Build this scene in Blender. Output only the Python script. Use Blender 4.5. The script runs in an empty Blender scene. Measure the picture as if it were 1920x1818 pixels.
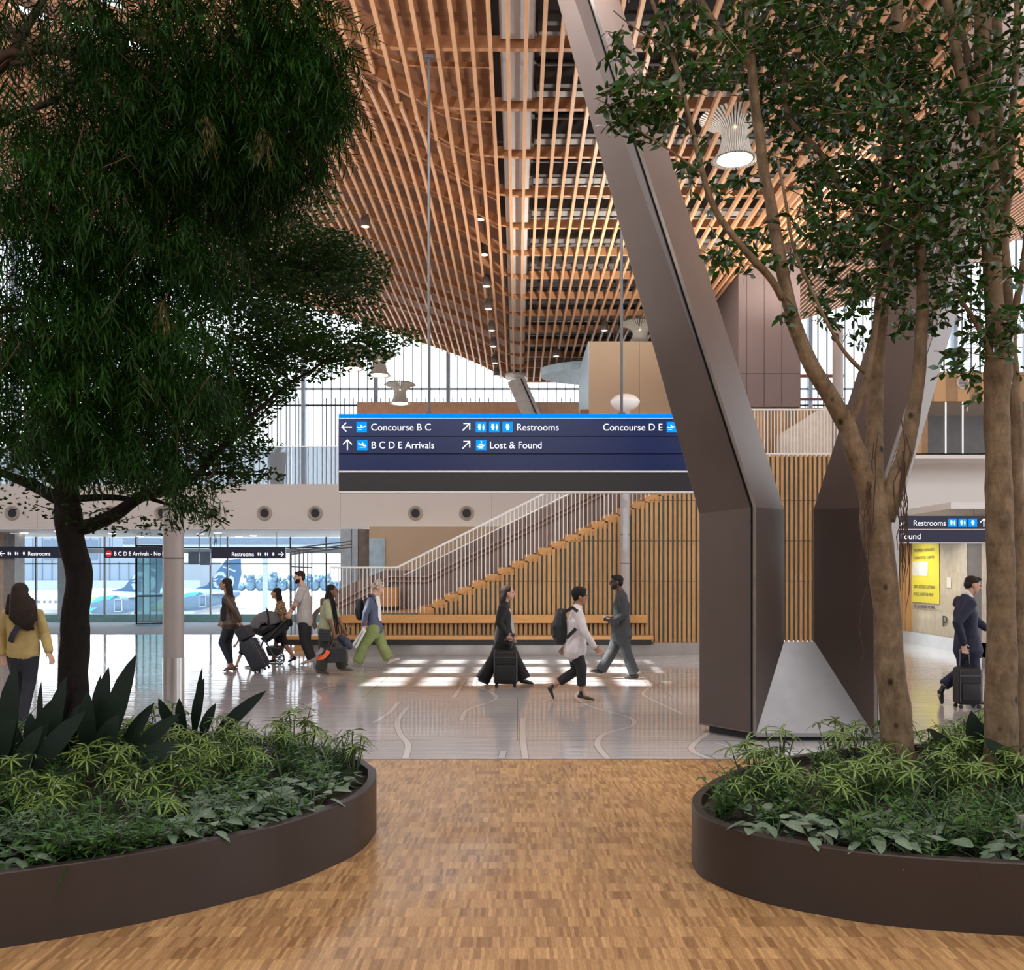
import bpy, math, random
import numpy as np
from mathutils import Vector, Matrix, noise
R = math.radians
rnd = random.Random(7)
nrng = np.random.default_rng(11)
SC = bpy.context.scene
COL = SC.collection

# ---------------------------------------------------------------- camera
EYE = 1.8
FOC = 1800.0
cd = bpy.data.cameras.new('camera')
cam = bpy.data.objects.new('camera', cd)
COL.objects.link(cam)
cam.location = (0, 0, EYE)
cam.rotation_euler = (R(90), 0, 0)
cd.sensor_width = 36.0
cd.lens = FOC / 1920 * 36.0
cd.shift_x = -10 / 1920
cd.shift_y = 161 / 1920
cd.clip_end = 2000
cd.clip_start = 0.05
SC.camera = cam

# ---------------------------------------------------------------- world, sun, exposure
W = bpy.data.worlds.new('sky')
SC.world = W
W.use_nodes = True
wn = W.node_tree
wn.nodes.clear()
bg = wn.nodes.new('ShaderNodeBackground')
tc = wn.nodes.new('ShaderNodeTexCoord')
sp = wn.nodes.new('ShaderNodeSeparateXYZ')
rp = wn.nodes.new('ShaderNodeValToRGB')
wo = wn.nodes.new('ShaderNodeOutputWorld')
wn.links.new(tc.outputs['Generated'], sp.inputs[0])
wn.links.new(sp.outputs['Z'], rp.inputs[0])
wn.links.new(rp.outputs[0], bg.inputs[0])
wn.links.new(bg.outputs[0], wo.inputs[0])
rp.color_ramp.elements[0].color = (0.97, 0.98, 1.0, 1)
rp.color_ramp.elements[1].color = (0.80, 0.90, 1.0, 1)
rp.color_ramp.elements[1].position = 0.7
bg.inputs[1].default_value = 2.0

sl = bpy.data.lights.new('sun', 'SUN')
sun = bpy.data.objects.new('sun', sl)
COL.objects.link(sun)
sl.energy = 14.0
sl.angle = R(0.6)
sl.color = (1.0, 0.97, 0.92)
sun.rotation_euler = Vector((9.7, 0.0, -12.6)).to_track_quat('-Z', 'Y').to_euler()

vs = SC.view_settings
SC.display_settings.display_device = 'sRGB'
vs.view_transform = 'Standard'
vs.look = 'None'
vs.exposure = 0.55
vs.gamma = 1.0
vs.use_curve_mapping = False
SC.cycles.max_bounces = 8
SC.cycles.diffuse_bounces = 4
SC.cycles.glossy_bounces = 4
SC.cycles.transparent_max_bounces = 16
SC.cycles.caustics_reflective = False
SC.cycles.caustics_refractive = False
SC.cycles.sample_clamp_indirect = 6.0

def area_light(name, loc, sx, sy, energy, col=(1, 1, 1), down=(0, 0, -1)):
    l = bpy.data.lights.new(name, 'AREA')
    l.shape = 'RECTANGLE'; l.size = sx; l.size_y = sy; l.energy = energy; l.color = col
    o = bpy.data.objects.new(name, l); COL.objects.link(o)
    o.location = loc
    o.rotation_euler = Vector(down).to_track_quat('-Z', 'Y').to_euler()
    return o

# unseen fill lights added over the foreground and the near end of the concourse
area_light('fill_front', (0.5, -1.0, 8.4), 9, 5, 600, (1.0, .94, .86))
area_light('fill_concourse', (0.5, 10.2, 8.62), 12, 1.6, 520, (1.0, .98, .97), (0, .62, -1))
def uplight(name, loc, energy, col=(1.0, .90, .78), ang=165):
    l = bpy.data.lights.new(name, 'SPOT'); l.energy = energy*.62; l.color = col; l.spot_size = R(ang); l.spot_blend = .5; l.shadow_soft_size = .15
    o = bpy.data.objects.new(name, l); COL.objects.link(o); o.location = loc; o.rotation_euler = (R(180), 0, 0); return o

# ---------------------------------------------------------------- helpers
def at(px, py, Y):
    """point at depth Y that the photograph shows at (px, py)"""
    return Vector(((px - 970) / FOC * Y, Y, EYE + (1070 - py) / FOC * Y))

def V(*a): return Vector(a)

class MB:
    def __init__(s):
        s.v = []; s.f = []; s.m = []
    def add(s, vs, fs, mi=0):
        b = len(s.v)
        s.v += [tuple(p) for p in vs]
        s.f += [tuple(i + b for i in f) for f in fs]
        s.m += [mi] * len(fs)
    def box(s, x0, x1, y0, y1, z0, z1, mi=0):
        s.add([(x0,y0,z0),(x1,y0,z0),(x1,y1,z0),(x0,y1,z0),(x0,y0,z1),(x1,y0,z1),(x1,y1,z1),(x0,y1,z1)],
              [(0,3,2,1),(4,5,6,7),(0,1,5,4),(1,2,6,5),(2,3,7,6),(3,0,4,7)], mi)
    def hexa(s, p, mi=0):
        s.add(p, [(0,3,2,1),(4,5,6,7),(0,1,5,4),(1,2,6,5),(2,3,7,6),(3,0,4,7)], mi)
    def bar(s, p, q, w, h=None, up=(0,0,1), mi=0):
        p = Vector(p); q = Vector(q); h = h or w
        t = (q - p).normalized(); u = t.cross(Vector(up))
        if u.length < 1e-4: u = t.cross(Vector((0,1,0)))
        u.normalize(); v = u.cross(t).normalized()
        pts = []
        for c in (p, q):
            for a, b in ((-1,-1),(1,-1),(1,1),(-1,1)):
                pts.append(c + u * (a * w / 2) + v * (b * h / 2))
        s.hexa(pts, mi)
    def sweep(s, pts, w, h, up=(0,0,1), mi=0):
        """rectangular section along a polyline; points are the middle of the underside"""
        ring = []
        n = len(pts); up = Vector(up)
        for i, p in enumerate(pts):
            t = (Vector(pts[min(i+1, n-1)]) - Vector(pts[max(i-1, 0)])).normalized()
            u = t.cross(up).normalized(); v = u.cross(t).normalized(); p = Vector(p)
            ring += [p - u*w/2, p + u*w/2, p + u*w/2 + v*h, p - u*w/2 + v*h]
        fs = [(0,1,2,3), tuple((n-1)*4 + k for k in (3,2,1,0))]
        for i in range(n-1):
            for k in range(4):
                a = i*4 + k; b = i*4 + (k+1) % 4
                fs.append((a, a+4, b+4, b))
        s.add(ring, fs, mi)
    def tube(s, pts, rad, n=8, mi=0, caps=True):
        pts = [Vector(p) for p in pts]
        if not hasattr(rad, '__len__'): rad = [rad] * len(pts)
        t0 = (pts[1] - pts[0]).normalized()
        u = t0.orthogonal().normalized()
        vs = []
        for i, p in enumerate(pts):
            t = (pts[min(i+1, len(pts)-1)] - pts[max(i-1, 0)]).normalized()
            u = (u - t * u.dot(t)).normalized(); v = t.cross(u)
            for k in range(n):
                a = 2*math.pi*k/n
                vs.append(p + (u*math.cos(a) + v*math.sin(a)) * rad[i])
        fs = []
        for i in range(len(pts)-1):
            for k in range(n):
                a = i*n + k; b = i*n + (k+1) % n
                fs.append((a, b, b+n, a+n))
        if caps:
            fs.append(tuple(range(n-1, -1, -1)))
            fs.append(tuple((len(pts)-1)*n + k for k in range(n)))
        s.add(vs, fs, mi)
    def etube(s, pts, ra, rb, lat=(0,1,0), n=16, mi=0, dome=True):
        """tube of elliptical section: ra along lat, rb across; rounded ends"""
        pts = [Vector(p) for p in pts]; lat = Vector(lat)
        if not hasattr(ra, '__len__'): ra = [ra]*len(pts)
        if not hasattr(rb, '__len__'): rb = [rb]*len(pts)
        ra = list(ra); rb = list(rb)
        if dome:
            t = (pts[0]-pts[1]).normalized(); r = min(ra[0], rb[0])
            pts = [pts[0]+t*r*0.85, pts[0]+t*r*0.5] + pts; ra = [ra[0]*.45, ra[0]*.85]+ra; rb = [rb[0]*.45, rb[0]*.85]+rb
            t = (pts[-1]-pts[-2]).normalized(); r = min(ra[-1], rb[-1])*(.12 if dome == 'start' else 1)
            pts = pts + [pts[-1]+t*r*0.5, pts[-1]+t*r*0.85]; ra = ra+([ra[-1]*.97, ra[-1]*.8] if dome == 'start' else [ra[-1]*.85, ra[-1]*.45]); rb = rb+([rb[-1]*.97, rb[-1]*.8] if dome == 'start' else [rb[-1]*.85, rb[-1]*.45])
        vs = []; N = len(pts)
        for i, p in enumerate(pts):
            t = (pts[min(i+1,N-1)] - pts[max(i-1,0)]).normalized()
            u = lat - t*lat.dot(t)
            if u.length < 1e-3: u = t.orthogonal()
            u.normalize(); v = t.cross(u)
            for k in range(n):
                a = 2*math.pi*k/n
                vs.append(p + u*math.cos(a)*ra[i] + v*math.sin(a)*rb[i])
        fs = []
        for i in range(N-1):
            for k in range(n):
                a = i*n+k; b = i*n+(k+1) % n
                fs.append((a, b, b+n, a+n))
        fs.append(tuple(range(n-1,-1,-1))); fs.append(tuple((N-1)*n+k for k in range(n)))
        s.add(vs, fs, mi)
    def ell(s, c, ax, n=14, m=9, mi=0):
        """ellipsoid; ax = three vectors"""
        c = Vector(c); a, b, d = [Vector(x) for x in ax]
        if a.cross(b).dot(d) < 0: a = -a
        vs = [c - d]; fs = []
        for i in range(1, m):
            ph = -math.pi/2 + math.pi*i/m
            for k in range(n):
                th = 2*math.pi*k/n
                vs.append(c + (a*math.cos(th) + b*math.sin(th))*math.cos(ph) + d*math.sin(ph))
        vs.append(c + d)
        for k in range(n): fs.append((0, 1+(k+1) % n, 1+k))
        for i in range(m-2):
            for k in range(n):
                p = 1+i*n+k; q = 1+i*n+(k+1) % n
                fs.append((p, q, q+n, p+n))
        L = len(vs)-1; b0 = 1+(m-2)*n
        for k in range(n): fs.append((L, b0+k, b0+(k+1) % n))
        s.add(vs, fs, mi)
    def lathe(s, prof, c=(0,0,0), n=24, mi=0):
        """profile [(r,z)...] from bottom to top round the vertical through c"""
        c = Vector(c); vs = []; fs = []
        for r, z in prof:
            for k in range(n):
                a = 2*math.pi*k/n
                vs.append((c.x+r*math.cos(a), c.y+r*math.sin(a), c.z+z))
        for i in range(len(prof)-1):
            for k in range(n):
                a = i*n+k; b = i*n+(k+1) % n
                fs.append((a, b, b+n, a+n))
        fs.append(tuple(range(n-1,-1,-1))); fs.append(tuple((len(prof)-1)*n+k for k in range(n)))
        s.add(vs, fs, mi)
    def prism(s, poly, ext, mi=0):
        """flat polygon of 3-D points pushed along the vector ext"""
        poly = [Vector(p) for p in poly]; e = Vector(ext); n = len(poly)
        nrm = Vector((0,0,0))
        for i in range(n): nrm += poly[i].cross(poly[(i+1) % n])
        if nrm.dot(e) > 0: poly = poly[::-1]
        vs = poly + [p+e for p in poly]
        fs = [tuple(range(n)), tuple(range(2*n-1, n-1, -1))]
        for i in range(n):
            j = (i+1) % n
            fs.append((i, i+n, j+n, j))
        s.add(vs, fs, mi)
    def quad(s, a, b, c, d, mi=0): s.add([a,b,c,d], [(0,1,2,3)], mi)
    def build(s, name, mat, parent=None, smooth=False, origin=None, auto=None):
        me = bpy.data.meshes.new(name)
        o = bpy.data.objects.new(name, me); COL.objects.link(o)
        if parent is not None:
            org = root_origin(parent); o.parent = parent
        else:
            if origin is None:
                a = np.array(s.v); lo = a.min(0); hi = a.max(0)
                origin = ((lo[0]+hi[0])/2, (lo[1]+hi[1])/2, lo[2])
            org = Vector(origin); o.location = org
        vv = [(p[0]-org[0], p[1]-org[1], p[2]-org[2]) for p in s.v]
        me.from_pydata(vv, [], s.f)
        for m in (mat if isinstance(mat, (list, tuple)) else [mat]): me.materials.append(m)
        me.polygons.foreach_set('material_index', s.m)
        if smooth: me.polygons.foreach_set('use_smooth', [True]*len(s.f))
        if auto:
            try: me.set_sharp_from_angle(angle=R(auto))
            except Exception: pass
        me.update()
        return o

def root_origin(o):
    v = Vector((0,0,0))
    while o is not None:
        v += o.location; o = o.parent
    return v

def tag(o, label=None, cat=None, group=None, kind=None):
    if label: o['label'] = label
    if cat: o['category'] = cat
    if group: o['group'] = group
    if kind: o['kind'] = kind
    return o

def empty(name, loc, label=None, cat=None, group=None, kind=None):
    o = bpy.data.objects.new(name, None); COL.objects.link(o)
    o.location = loc; o.empty_display_size = .1
    return tag(o, label, cat, group, kind)

def part_copy(src, parent, dloc=(0,0,0)):
    c = src.copy(); COL.objects.link(c); c.parent = parent; c.location = src.location + Vector(dloc)
    return c

def copy_tree(o, loc=None, rz=None, sc=None, parent=None):
    c = o.copy(); COL.objects.link(c)
    if parent is not None: c.parent = parent
    if loc is not None: c.location = loc
    if rz is not None: c.rotation_euler = (0,0,rz)
    if sc is not None: c.scale = (sc,sc,sc) if not hasattr(sc,'__len__') else sc
    for ch in o.children: copy_tree(ch, parent=c)
    return c

def remesh(o, vox, sm=2, fac=0.5):
    m = o.modifiers.new('remesh', 'REMESH'); m.mode = 'VOXEL'; m.voxel_size = vox; m.use_smooth_shade = True
    if sm:
        k = o.modifiers.new('smooth', 'SMOOTH'); k.factor = fac; k.iterations = sm
    return o

def bevel(o, w=.01, seg=2):
    m = o.modifiers.new('bevel', 'BEVEL'); m.width = w; m.segments = seg; m.limit_method = 'ANGLE'
    return o

# ---------------------------------------------------------------- materials
_M = {}
class NT:
    def __init__(s, name):
        s.m = bpy.data.materials.new(name); s.m.use_nodes = True; s.t = s.m.node_tree; s.t.nodes.clear()
        s.out = s.n('ShaderNodeOutputMaterial'); s.b = s.n('ShaderNodeBsdfPrincipled')
        s.l(s.b.outputs[0], s.out.inputs[0])
    def n(s, k, **kw):
        x = s.t.nodes.new(k)
        for a, b in kw.items(): setattr(x, a, b)
        return x
    def l(s, a, b): s.t.links.new(a, b)
    def coord(s, kind='Object', scale=(1,1,1), rot=(0,0,0), loc=(0,0,0)):
        t = s.n('ShaderNodeTexCoord'); m = s.n('ShaderNodeMapping')
        m.inputs['Scale'].default_value = scale; m.inputs['Rotation'].default_value = rot; m.inputs['Location'].default_value = loc
        s.l(t.outputs[kind], m.inputs[0]); return m.outputs[0]
    def noise(s, vec, scale=5, detail=3, rough=.5, dist=0):
        x = s.n('ShaderNodeTexNoise'); x.inputs['Scale'].default_value = scale; x.inputs['Detail'].default_value = detail
        x.inputs['Roughness'].default_value = rough; x.inputs['Distortion'].default_value = dist
        if vec is not None: s.l(vec, x.inputs['Vector'])
        return x.outputs['Fac']
    def ramp(s, fac, stops, interp='LINEAR'):
        x = s.n('ShaderNodeValToRGB'); cr = x.color_ramp; cr.interpolation = interp
        while len(cr.elements) < len(stops): cr.elements.new(.5)
        for e, (p, c) in zip(cr.elements, stops):
            e.position = p; e.color = (*c, 1) if len(c) == 3 else c
        s.l(fac, x.inputs[0]); return x.outputs[0]
    def mix(s, fac, a, b, mode='MIX'):
        x = s.n('ShaderNodeMix', data_type='RGBA', blend_type=mode)
        for sock, val in ((x.inputs[0], fac), (x.inputs[6], a), (x.inputs[7], b)):
            if hasattr(val, 'is_output'): s.l(val, sock)
            elif isinstance(val, (int, float)): sock.default_value = val
            else: sock.default_value = (*val, 1)
        return x.outputs[2]
    def bump(s, h, strength=.3, dist=.01):
        x = s.n('ShaderNodeBump'); x.inputs['Strength'].default_value = strength; x.inputs['Distance'].default_value = dist
        s.l(h, x.inputs['Height']); s.l(x.outputs[0], s.b.inputs['Normal'])
    def set(s, color=None, rough=.5, metal=0, spec=None):
        if color is not None:
            if hasattr(color, 'is_output'): s.l(color, s.b.inputs['Base Color'])
            else: s.b.inputs['Base Color'].default_value = (*color, 1)
        if hasattr(rough, 'is_output'): s.l(rough, s.b.inputs['Roughness'])
        else: s.b.inputs['Roughness'].default_value = rough
        s.b.inputs['Metallic'].default_value = metal
        if spec is not None: s.b.inputs['Specular IOR Level'].default_value = spec
        return s.m

def plain(name, col, rough=.5, metal=0, var=.12, scale=6, bump=0, spec=None, bscale=None):
    """one colour with a slight mottle"""
    if name in _M: return _M[name]
    t = NT(name); c = t.coord()
    f = t.noise(c, scale, 4)
    lo = tuple(x*(1-var) for x in col); hi = tuple(min(1, x*(1+var)) for x in col)
    t.set(t.ramp(f, [(.3, lo), (.7, hi)]), rough, metal, spec)
    if bump: t.bump(t.noise(c, bscale or scale*6, 3), bump, .01)
    _M[name] = t.m
    return t.m

def emit(name, col, strength):
    if name in _M: return _M[name]
    m = bpy.data.materials.new(name); m.use_nodes = True; t = m.node_tree; t.nodes.clear()
    e = t.nodes.new('ShaderNodeEmission'); o = t.nodes.new('ShaderNodeOutputMaterial')
    e.inputs[0].default_value = (*col, 1); e.inputs[1].default_value = strength
    t.links.new(e.outputs[0], o.inputs[0]); _M[name] = m
    return m

def glass(name, tint=(.95,.98,1.0), refl=.08, rough=.02, haze=0.0, hazecol=(.8,.85,.9)):
    if name in _M: return _M[name]
    m = bpy.data.materials.new(name); m.use_nodes = True; t = m.node_tree; t.nodes.clear()
    tr = t.nodes.new('ShaderNodeBsdfTransparent'); tr.inputs[0].default_value = (*tint, 1)
    gl = t.nodes.new('ShaderNodeBsdfGlossy'); gl.inputs['Roughness'].default_value = rough
    mx = t.nodes.new('ShaderNodeMixShader'); fr = t.nodes.new('ShaderNodeFresnel'); fr.inputs[0].default_value = 1.35 if refl < 1 else refl
    o = t.nodes.new('ShaderNodeOutputMaterial')
    ge = t.nodes.new('ShaderNodeNewGeometry'); mu = t.nodes.new('ShaderNodeMath'); mu.operation = 'MULTIPLY'; iv = t.nodes.new('ShaderNodeMath'); iv.operation = 'SUBTRACT'
    iv.inputs[0].default_value = 1.0; t.links.new(ge.outputs['Backfacing'], iv.inputs[1]); t.links.new(fr.outputs[0], mu.inputs[0]); t.links.new(iv.outputs[0], mu.inputs[1])
    t.links.new(mu.outputs[0], mx.inputs[0]); t.links.new(tr.outputs[0], mx.inputs[1]); t.links.new(gl.outputs[0], mx.inputs[2])
    last = mx.outputs[0]
    if haze:
        df = t.nodes.new('ShaderNodeBsdfDiffuse'); df.inputs[0].default_value = (*hazecol, 1)
        m2 = t.nodes.new('ShaderNodeMixShader'); m2.inputs[0].default_value = haze
        t.links.new(last, m2.inputs[1]); t.links.new(df.outputs[0], m2.inputs[2]); last = m2.outputs[0]
    t.links.new(last, o.inputs[0]); _M[name] = m
    return m

def wood(name, a, b, scale=(1,1,1), rough=.45, grain=14, knots=False):
    if name in _M: return _M[name]
    t = NT(name); c = t.coord('Object', scale)
    n1 = t.noise(c, grain, 4, .6, .6)
    n2 = t.noise(t.coord('Object'), .9, 2)
    col = t.mix(.35, t.ramp(n1, [(.3, a), (.72, b)]), t.ramp(n2, [(.3, a), (.7, b)]))
    t.set(col, rough)
    _M[name] = t.m
    return t.m

def leafmat(name, dark, light, rough=.4, scale=1.5, trans=.25, spec=.5):
    if name in _M: return _M[name]
    t = NT(name); c = t.coord('Object')
    col = t.mix(.6, t.ramp(t.noise(c, scale, 2), [(.35, dark), (.65, light)]), t.ramp(t.noise(c, scale*25, 1), [(.3, dark), (.75, light)]))
    t.set(col, rough, 0, spec)
    if trans:
        tl = t.n('ShaderNodeBsdfTranslucent'); t.l(col, tl.inputs[0])
        mx = t.n('ShaderNodeMixShader'); mx.inputs[0].default_value = trans
        t.l(t.b.outputs[0], mx.inputs[1]); t.l(tl.outputs[0], mx.inputs[2]); t.l(mx.outputs[0], t.out.inputs[0])
    _M[name] = t.m
    return t.m

def planks(name, a, b, pw, rough=.5, along='X'):
    """boards of width pw, each with its own tone and grain"""
    t = NT(name)
    rot = (0,0,0) if along == 'X' else (0,0,R(90))
    c = t.coord('Object', (1,1,1), rot)
    br = t.n('ShaderNodeTexBrick'); t.l(c, br.inputs['Vector'])
    br.inputs['Scale'].default_value = 1; br.inputs['Brick Width'].default_value = 3.1; br.inputs['Row Height'].default_value = pw
    br.inputs['Mortar Size'].default_value = .004; br.inputs['Color1'].default_value = (*a,1); br.inputs['Color2'].default_value = (*b,1)
    br.inputs['Mortar'].default_value = (a[0]*.4,a[1]*.4,a[2]*.4,1)
    g = t.noise(t.coord('Object', (.6,9,1), rot), 6, 4, .6, .4)
    col = t.mix(.45, br.outputs['Color'], t.ramp(g, [(.3, a), (.7, b)]))
    t.set(col, rough)
    return t.m
# ================================================================ MATERIALS OF THE BUILDING
def parquet_mat():
    t = NT('oak_parquet'); c = t.coord('Object')
    def brick(w, h, a, b, off=.5):
        x = t.n('ShaderNodeTexBrick'); t.l(c, x.inputs['Vector']); x.offset = off
        x.inputs['Scale'].default_value = 1; x.inputs['Brick Width'].default_value = w; x.inputs['Row Height'].default_value = h
        x.inputs['Mortar Size'].default_value = .0004; x.inputs['Color1'].default_value = (*a,1); x.inputs['Color2'].default_value = (*b,1)
        x.inputs['Mortar'].default_value = (.12,.06,.03,1); x.inputs['Bias'].default_value = 0
        return x.outputs['Color']
    b1 = brick(.019, .135, (.21,.106,.044), (.70,.435,.205), .37)
    b2 = brick(.152, .135, (.29,.152,.063), (.57,.340,.152), .43)
    g = t.ramp(t.noise(t.coord('Object', (60,6,1)), 3, 4, .6), [(.3,(.72,.72,.72)),(.7,(1.12,1.12,1.12))])
    m = t.mix(.45, b1, b2)
    big = t.ramp(t.noise(c, .35, 3), [(.3,(.88,.86,.84)),(.7,(1.08,1.06,1.04))])
    col = t.mix(1.0, t.mix(1.0, m, g, 'MULTIPLY'), big, 'MULTIPLY')
    t.set(col, t.ramp(t.noise(c, 1.4, 4), [(.3,(.22,.22,.22)),(.7,(.36,.36,.36))]), 0, .42)
    t.bump(b1, .05, .002)
    return t.m

def terrazzo_mat():
    t = NT('terrazzo'); c = t.coord('Object')
    zone = t.ramp(t.noise(c, .22, 1, .4, .8), [(.40,(.49,.48,.49)),(.46,(.535,.525,.53)),(.60,(.44,.435,.45))], 'LINEAR')
    band = t.ramp(t.noise(t.coord('Object',(.5,9,1)), 2.2, 4, .6), [(.3,(.86,.86,.87)),(.7,(1.06,1.05,1.05))])
    chip = t.ramp(t.noise(c, 90, 2), [(.35,(.88,.87,.86)),(.65,(1.05,1.05,1.05))])
    br = t.n('ShaderNodeTexBrick'); t.l(c, br.inputs['Vector']); br.offset = .5
    br.inputs['Scale'].default_value = 1; br.inputs['Brick Width'].default_value = 4.4; br.inputs['Row Height'].default_value = 3.4
    br.inputs['Mortar Size'].default_value = .006; br.inputs['Color1'].default_value = (1,1,1,1); br.inputs['Color2'].default_value = (.94,.94,.95,1)
    br.inputs['Mortar'].default_value = (.45,.43,.42,1)
    col = t.mix(1, t.mix(1, t.mix(1, zone, band, 'MULTIPLY'), chip, 'MULTIPLY'), br.outputs['Color'], 'MULTIPLY')
    t.set(col, t.ramp(t.noise(c, .7, 3), [(.3,(.045,.045,.045)),(.7,(.10,.10,.10))]), 0, .5)
    t.bump(t.noise(t.coord('Object',(.5,3.2,1)), 2.4, 2), .10, .05)
    return t.m

MAT_SLAT = wood('fir_slat', (.56,.30,.16), (.74,.45,.27), (9,.35,9), .42, 6)
MAT_BEAM = wood('fir_beam', (.42,.20,.095), (.60,.34,.18), (.35,9,9), .5, 6)
MAT_DECK = planks('fir_deck', (.22,.095,.040), (.36,.165,.075), .14, .5, 'X')
MAT_METALDECK = plain('dark_metal_deck', (.085,.083,.085), .6, 0, .2, 2)
MAT_PANELGREY = plain('grey_deck_panel', (.30,.30,.31), .5, 0, .06)
MAT_DUCT = plain('duct_grey', (.55,.56,.58), .45, .0, .04)
MAT_PIPE = plain('galvanised', (.20,.205,.215), .42, .5, .08)
MAT_BRONZE = plain('bronze_cladding', (.112,.084,.074), .42, .35, .07, 1.5)
MAT_BRONZE_SEAM = plain('dark_seam', (.03,.028,.027), .6)
MAT_WHITE = plain('warm_white_panel', (.77,.735,.705), .5, 0, .02, 1)
MAT_SOFFIT = plain('white_soffit', (.80,.79,.78), .6, 0, .02)
MAT_BEIGE = plain('beige_wall', (.55,.42,.29), .55, 0, .04, 1)
MAT_MAUVE = plain('mauve_panel', (.21,.165,.165), .5, 0, .04, 1)
MAT_TANWOOD = planks('tan_boards', (.50,.30,.13), (.62,.39,.19), .28, .5, 'Z')
MAT_SLATWOOD = wood('oak_slat', (.36,.185,.068), (.58,.345,.145), (9,9,.5), .45, 5)
MAT_GREENBACK = plain('green_backing', (.15,.20,.185), .7)
MAT_OAK = wood('oak_plank', (.47,.235,.075), (.66,.365,.14), (.5,9,9), .38, 5)
MAT_STEEL = plain('brushed_steel', (.62,.61,.60), .30, .9, .05, 3)
MAT_BLACK = plain('matt_black', (.018,.018,.02), .55)
MAT_WHITEBAR = plain('white_painted_bar', (.80,.82,.81), .4, 0, .03)
MAT_MULLION = plain('dark_mullion', (.028,.032,.036), .4, .2)
MAT_POST = plain('bluish_post', (.30,.37,.46), .45, .3)
MAT_BROWNRIB = None
GLASS = glass('clear_glass')
GLASS_RAIL = glass('frosted_rail_glass', (.70,.76,.82), haze=.42, hazecol=(.42,.45,.49))

def rib_mat():
    t = NT('brown_ribbed_panel'); c = t.coord('Object')
    w = t.n('ShaderNodeTexWave'); w.bands_direction = 'X'; w.inputs['Scale'].default_value = 1.55; t.l(c, w.inputs['Vector'])
    col = t.ramp(w.outputs['Fac'], [(.04,(.10,.075,.065)),(.12,(.245,.185,.160)),(.9,(.27,.205,.178))])
    t.set(col, .5); return t.m
MAT_BROWNRIB = rib_mat()

# ================================================================ FLOORS
FRONT = 9.18
fl = MB(); fl.box(-34, 30, FRONT, 36.2, -.25, 0)
floor = tag(fl.build('floor', terrazzo_mat(), origin=(0,0,0)), 'pale polished terrazzo concourse floor with curved inlays', 'floor', kind='structure')
fw = MB(); fw.box(-34, 30, -8, FRONT-.02, -.25, 0)
floor_wood = tag(fw.build('floor_wood', parquet_mat(), origin=(0,0,0)), 'oak mosaic parquet floor between the two planters', 'floor', kind='structure')
tr = MB(); tr.box(-34, 30, FRONT-.02, FRONT, -.25, .001)
tag(tr.build('trim_1', plain('threshold_metal', (.12,.11,.11), .4, .6), origin=(0,FRONT,0)), 'thin metal strip where terrazzo meets parquet', 'trim', kind='structure')

# wavy terrazzo inlays, flush strips let into the floor
MAT_INLAY = plain('pale_inlay', (.60,.585,.59), .10, 0, .05, 20)
MAT_INLAY_D = plain('dark_inlay_line', (.27,.255,.25), .2)
def smooth_path(ps, n=10):
    out = []
    P = [Vector(p) for p in ps]
    for i in range(len(P)-1):
        a = P[max(i-1,0)]; b = P[i]; c = P[i+1]; d = P[min(i+2, len(P)-1)]
        for k in range(n):
            t = k/n
            out.append(.5*((2*b)+(c-a)*t+(2*a-5*b+4*c-d)*t*t+(3*b-a-3*c+d)*t**3))
    out.append(P[-1]); return out
def ground(px, py):
    y = 1.8*FOC/(py-1070); return Vector(((px-970)/FOC*y, y, 0))
inl = [[(1140,1422),(1120,1395),(1135,1375),(1185,1360),(1180,1345),(1110,1325),(1080,1305),(1095,1292),(1120,1285)],
       [(985,1422),(982,1400),(980,1375),(981,1345)],
       [(865,1350),(878,1330),(930,1310),(915,1295),(890,1285),(893,1270)],
       [(760,1422),(765,1395),(750,1375),(746,1350),(765,1325)],
       [(1280,1338),(1230,1315),(1205,1300),(1220,1285),(1205,1270)],
       [(700,1355),(730,1335),(748,1315)], [(850,1308),(862,1290),(870,1275)],
       [(1420,1415),(1370,1400),(1340,1392)], [(1330,1422),(1300,1408),(1300,1395),(1330,1372)],
       [(560,1330),(600,1310),(590,1295),(640,1282)], [(1110,1262),(1160,1255),(1150,1248)], [(940,1422),(944,1408)]]
ml, md = MB(), MB()
for path in inl:
    pts = smooth_path([ground(*p) for p in path], 8)
    for off, w, mb, z in ((0,.062,ml,.0012),(.036,.007,md,.0014),(-.036,.007,md,.0014)):
        L = []
        for i, p in enumerate(pts):
            t = (pts[min(i+1,len(pts)-1)]-pts[max(i-1,0)]).normalized(); u = Vector((t.y,-t.x,0))
            L.append((p+u*(off-w/2)+V(0,0,z), p+u*(off+w/2)+V(0,0,z)))
        for a, b in zip(L, L[1:]): mb.quad(a[0], a[1], b[1], b[0])
ml.build('inlay', MAT_INLAY, floor); md.build('inlay_edge', MAT_INLAY_D, floor)

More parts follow.
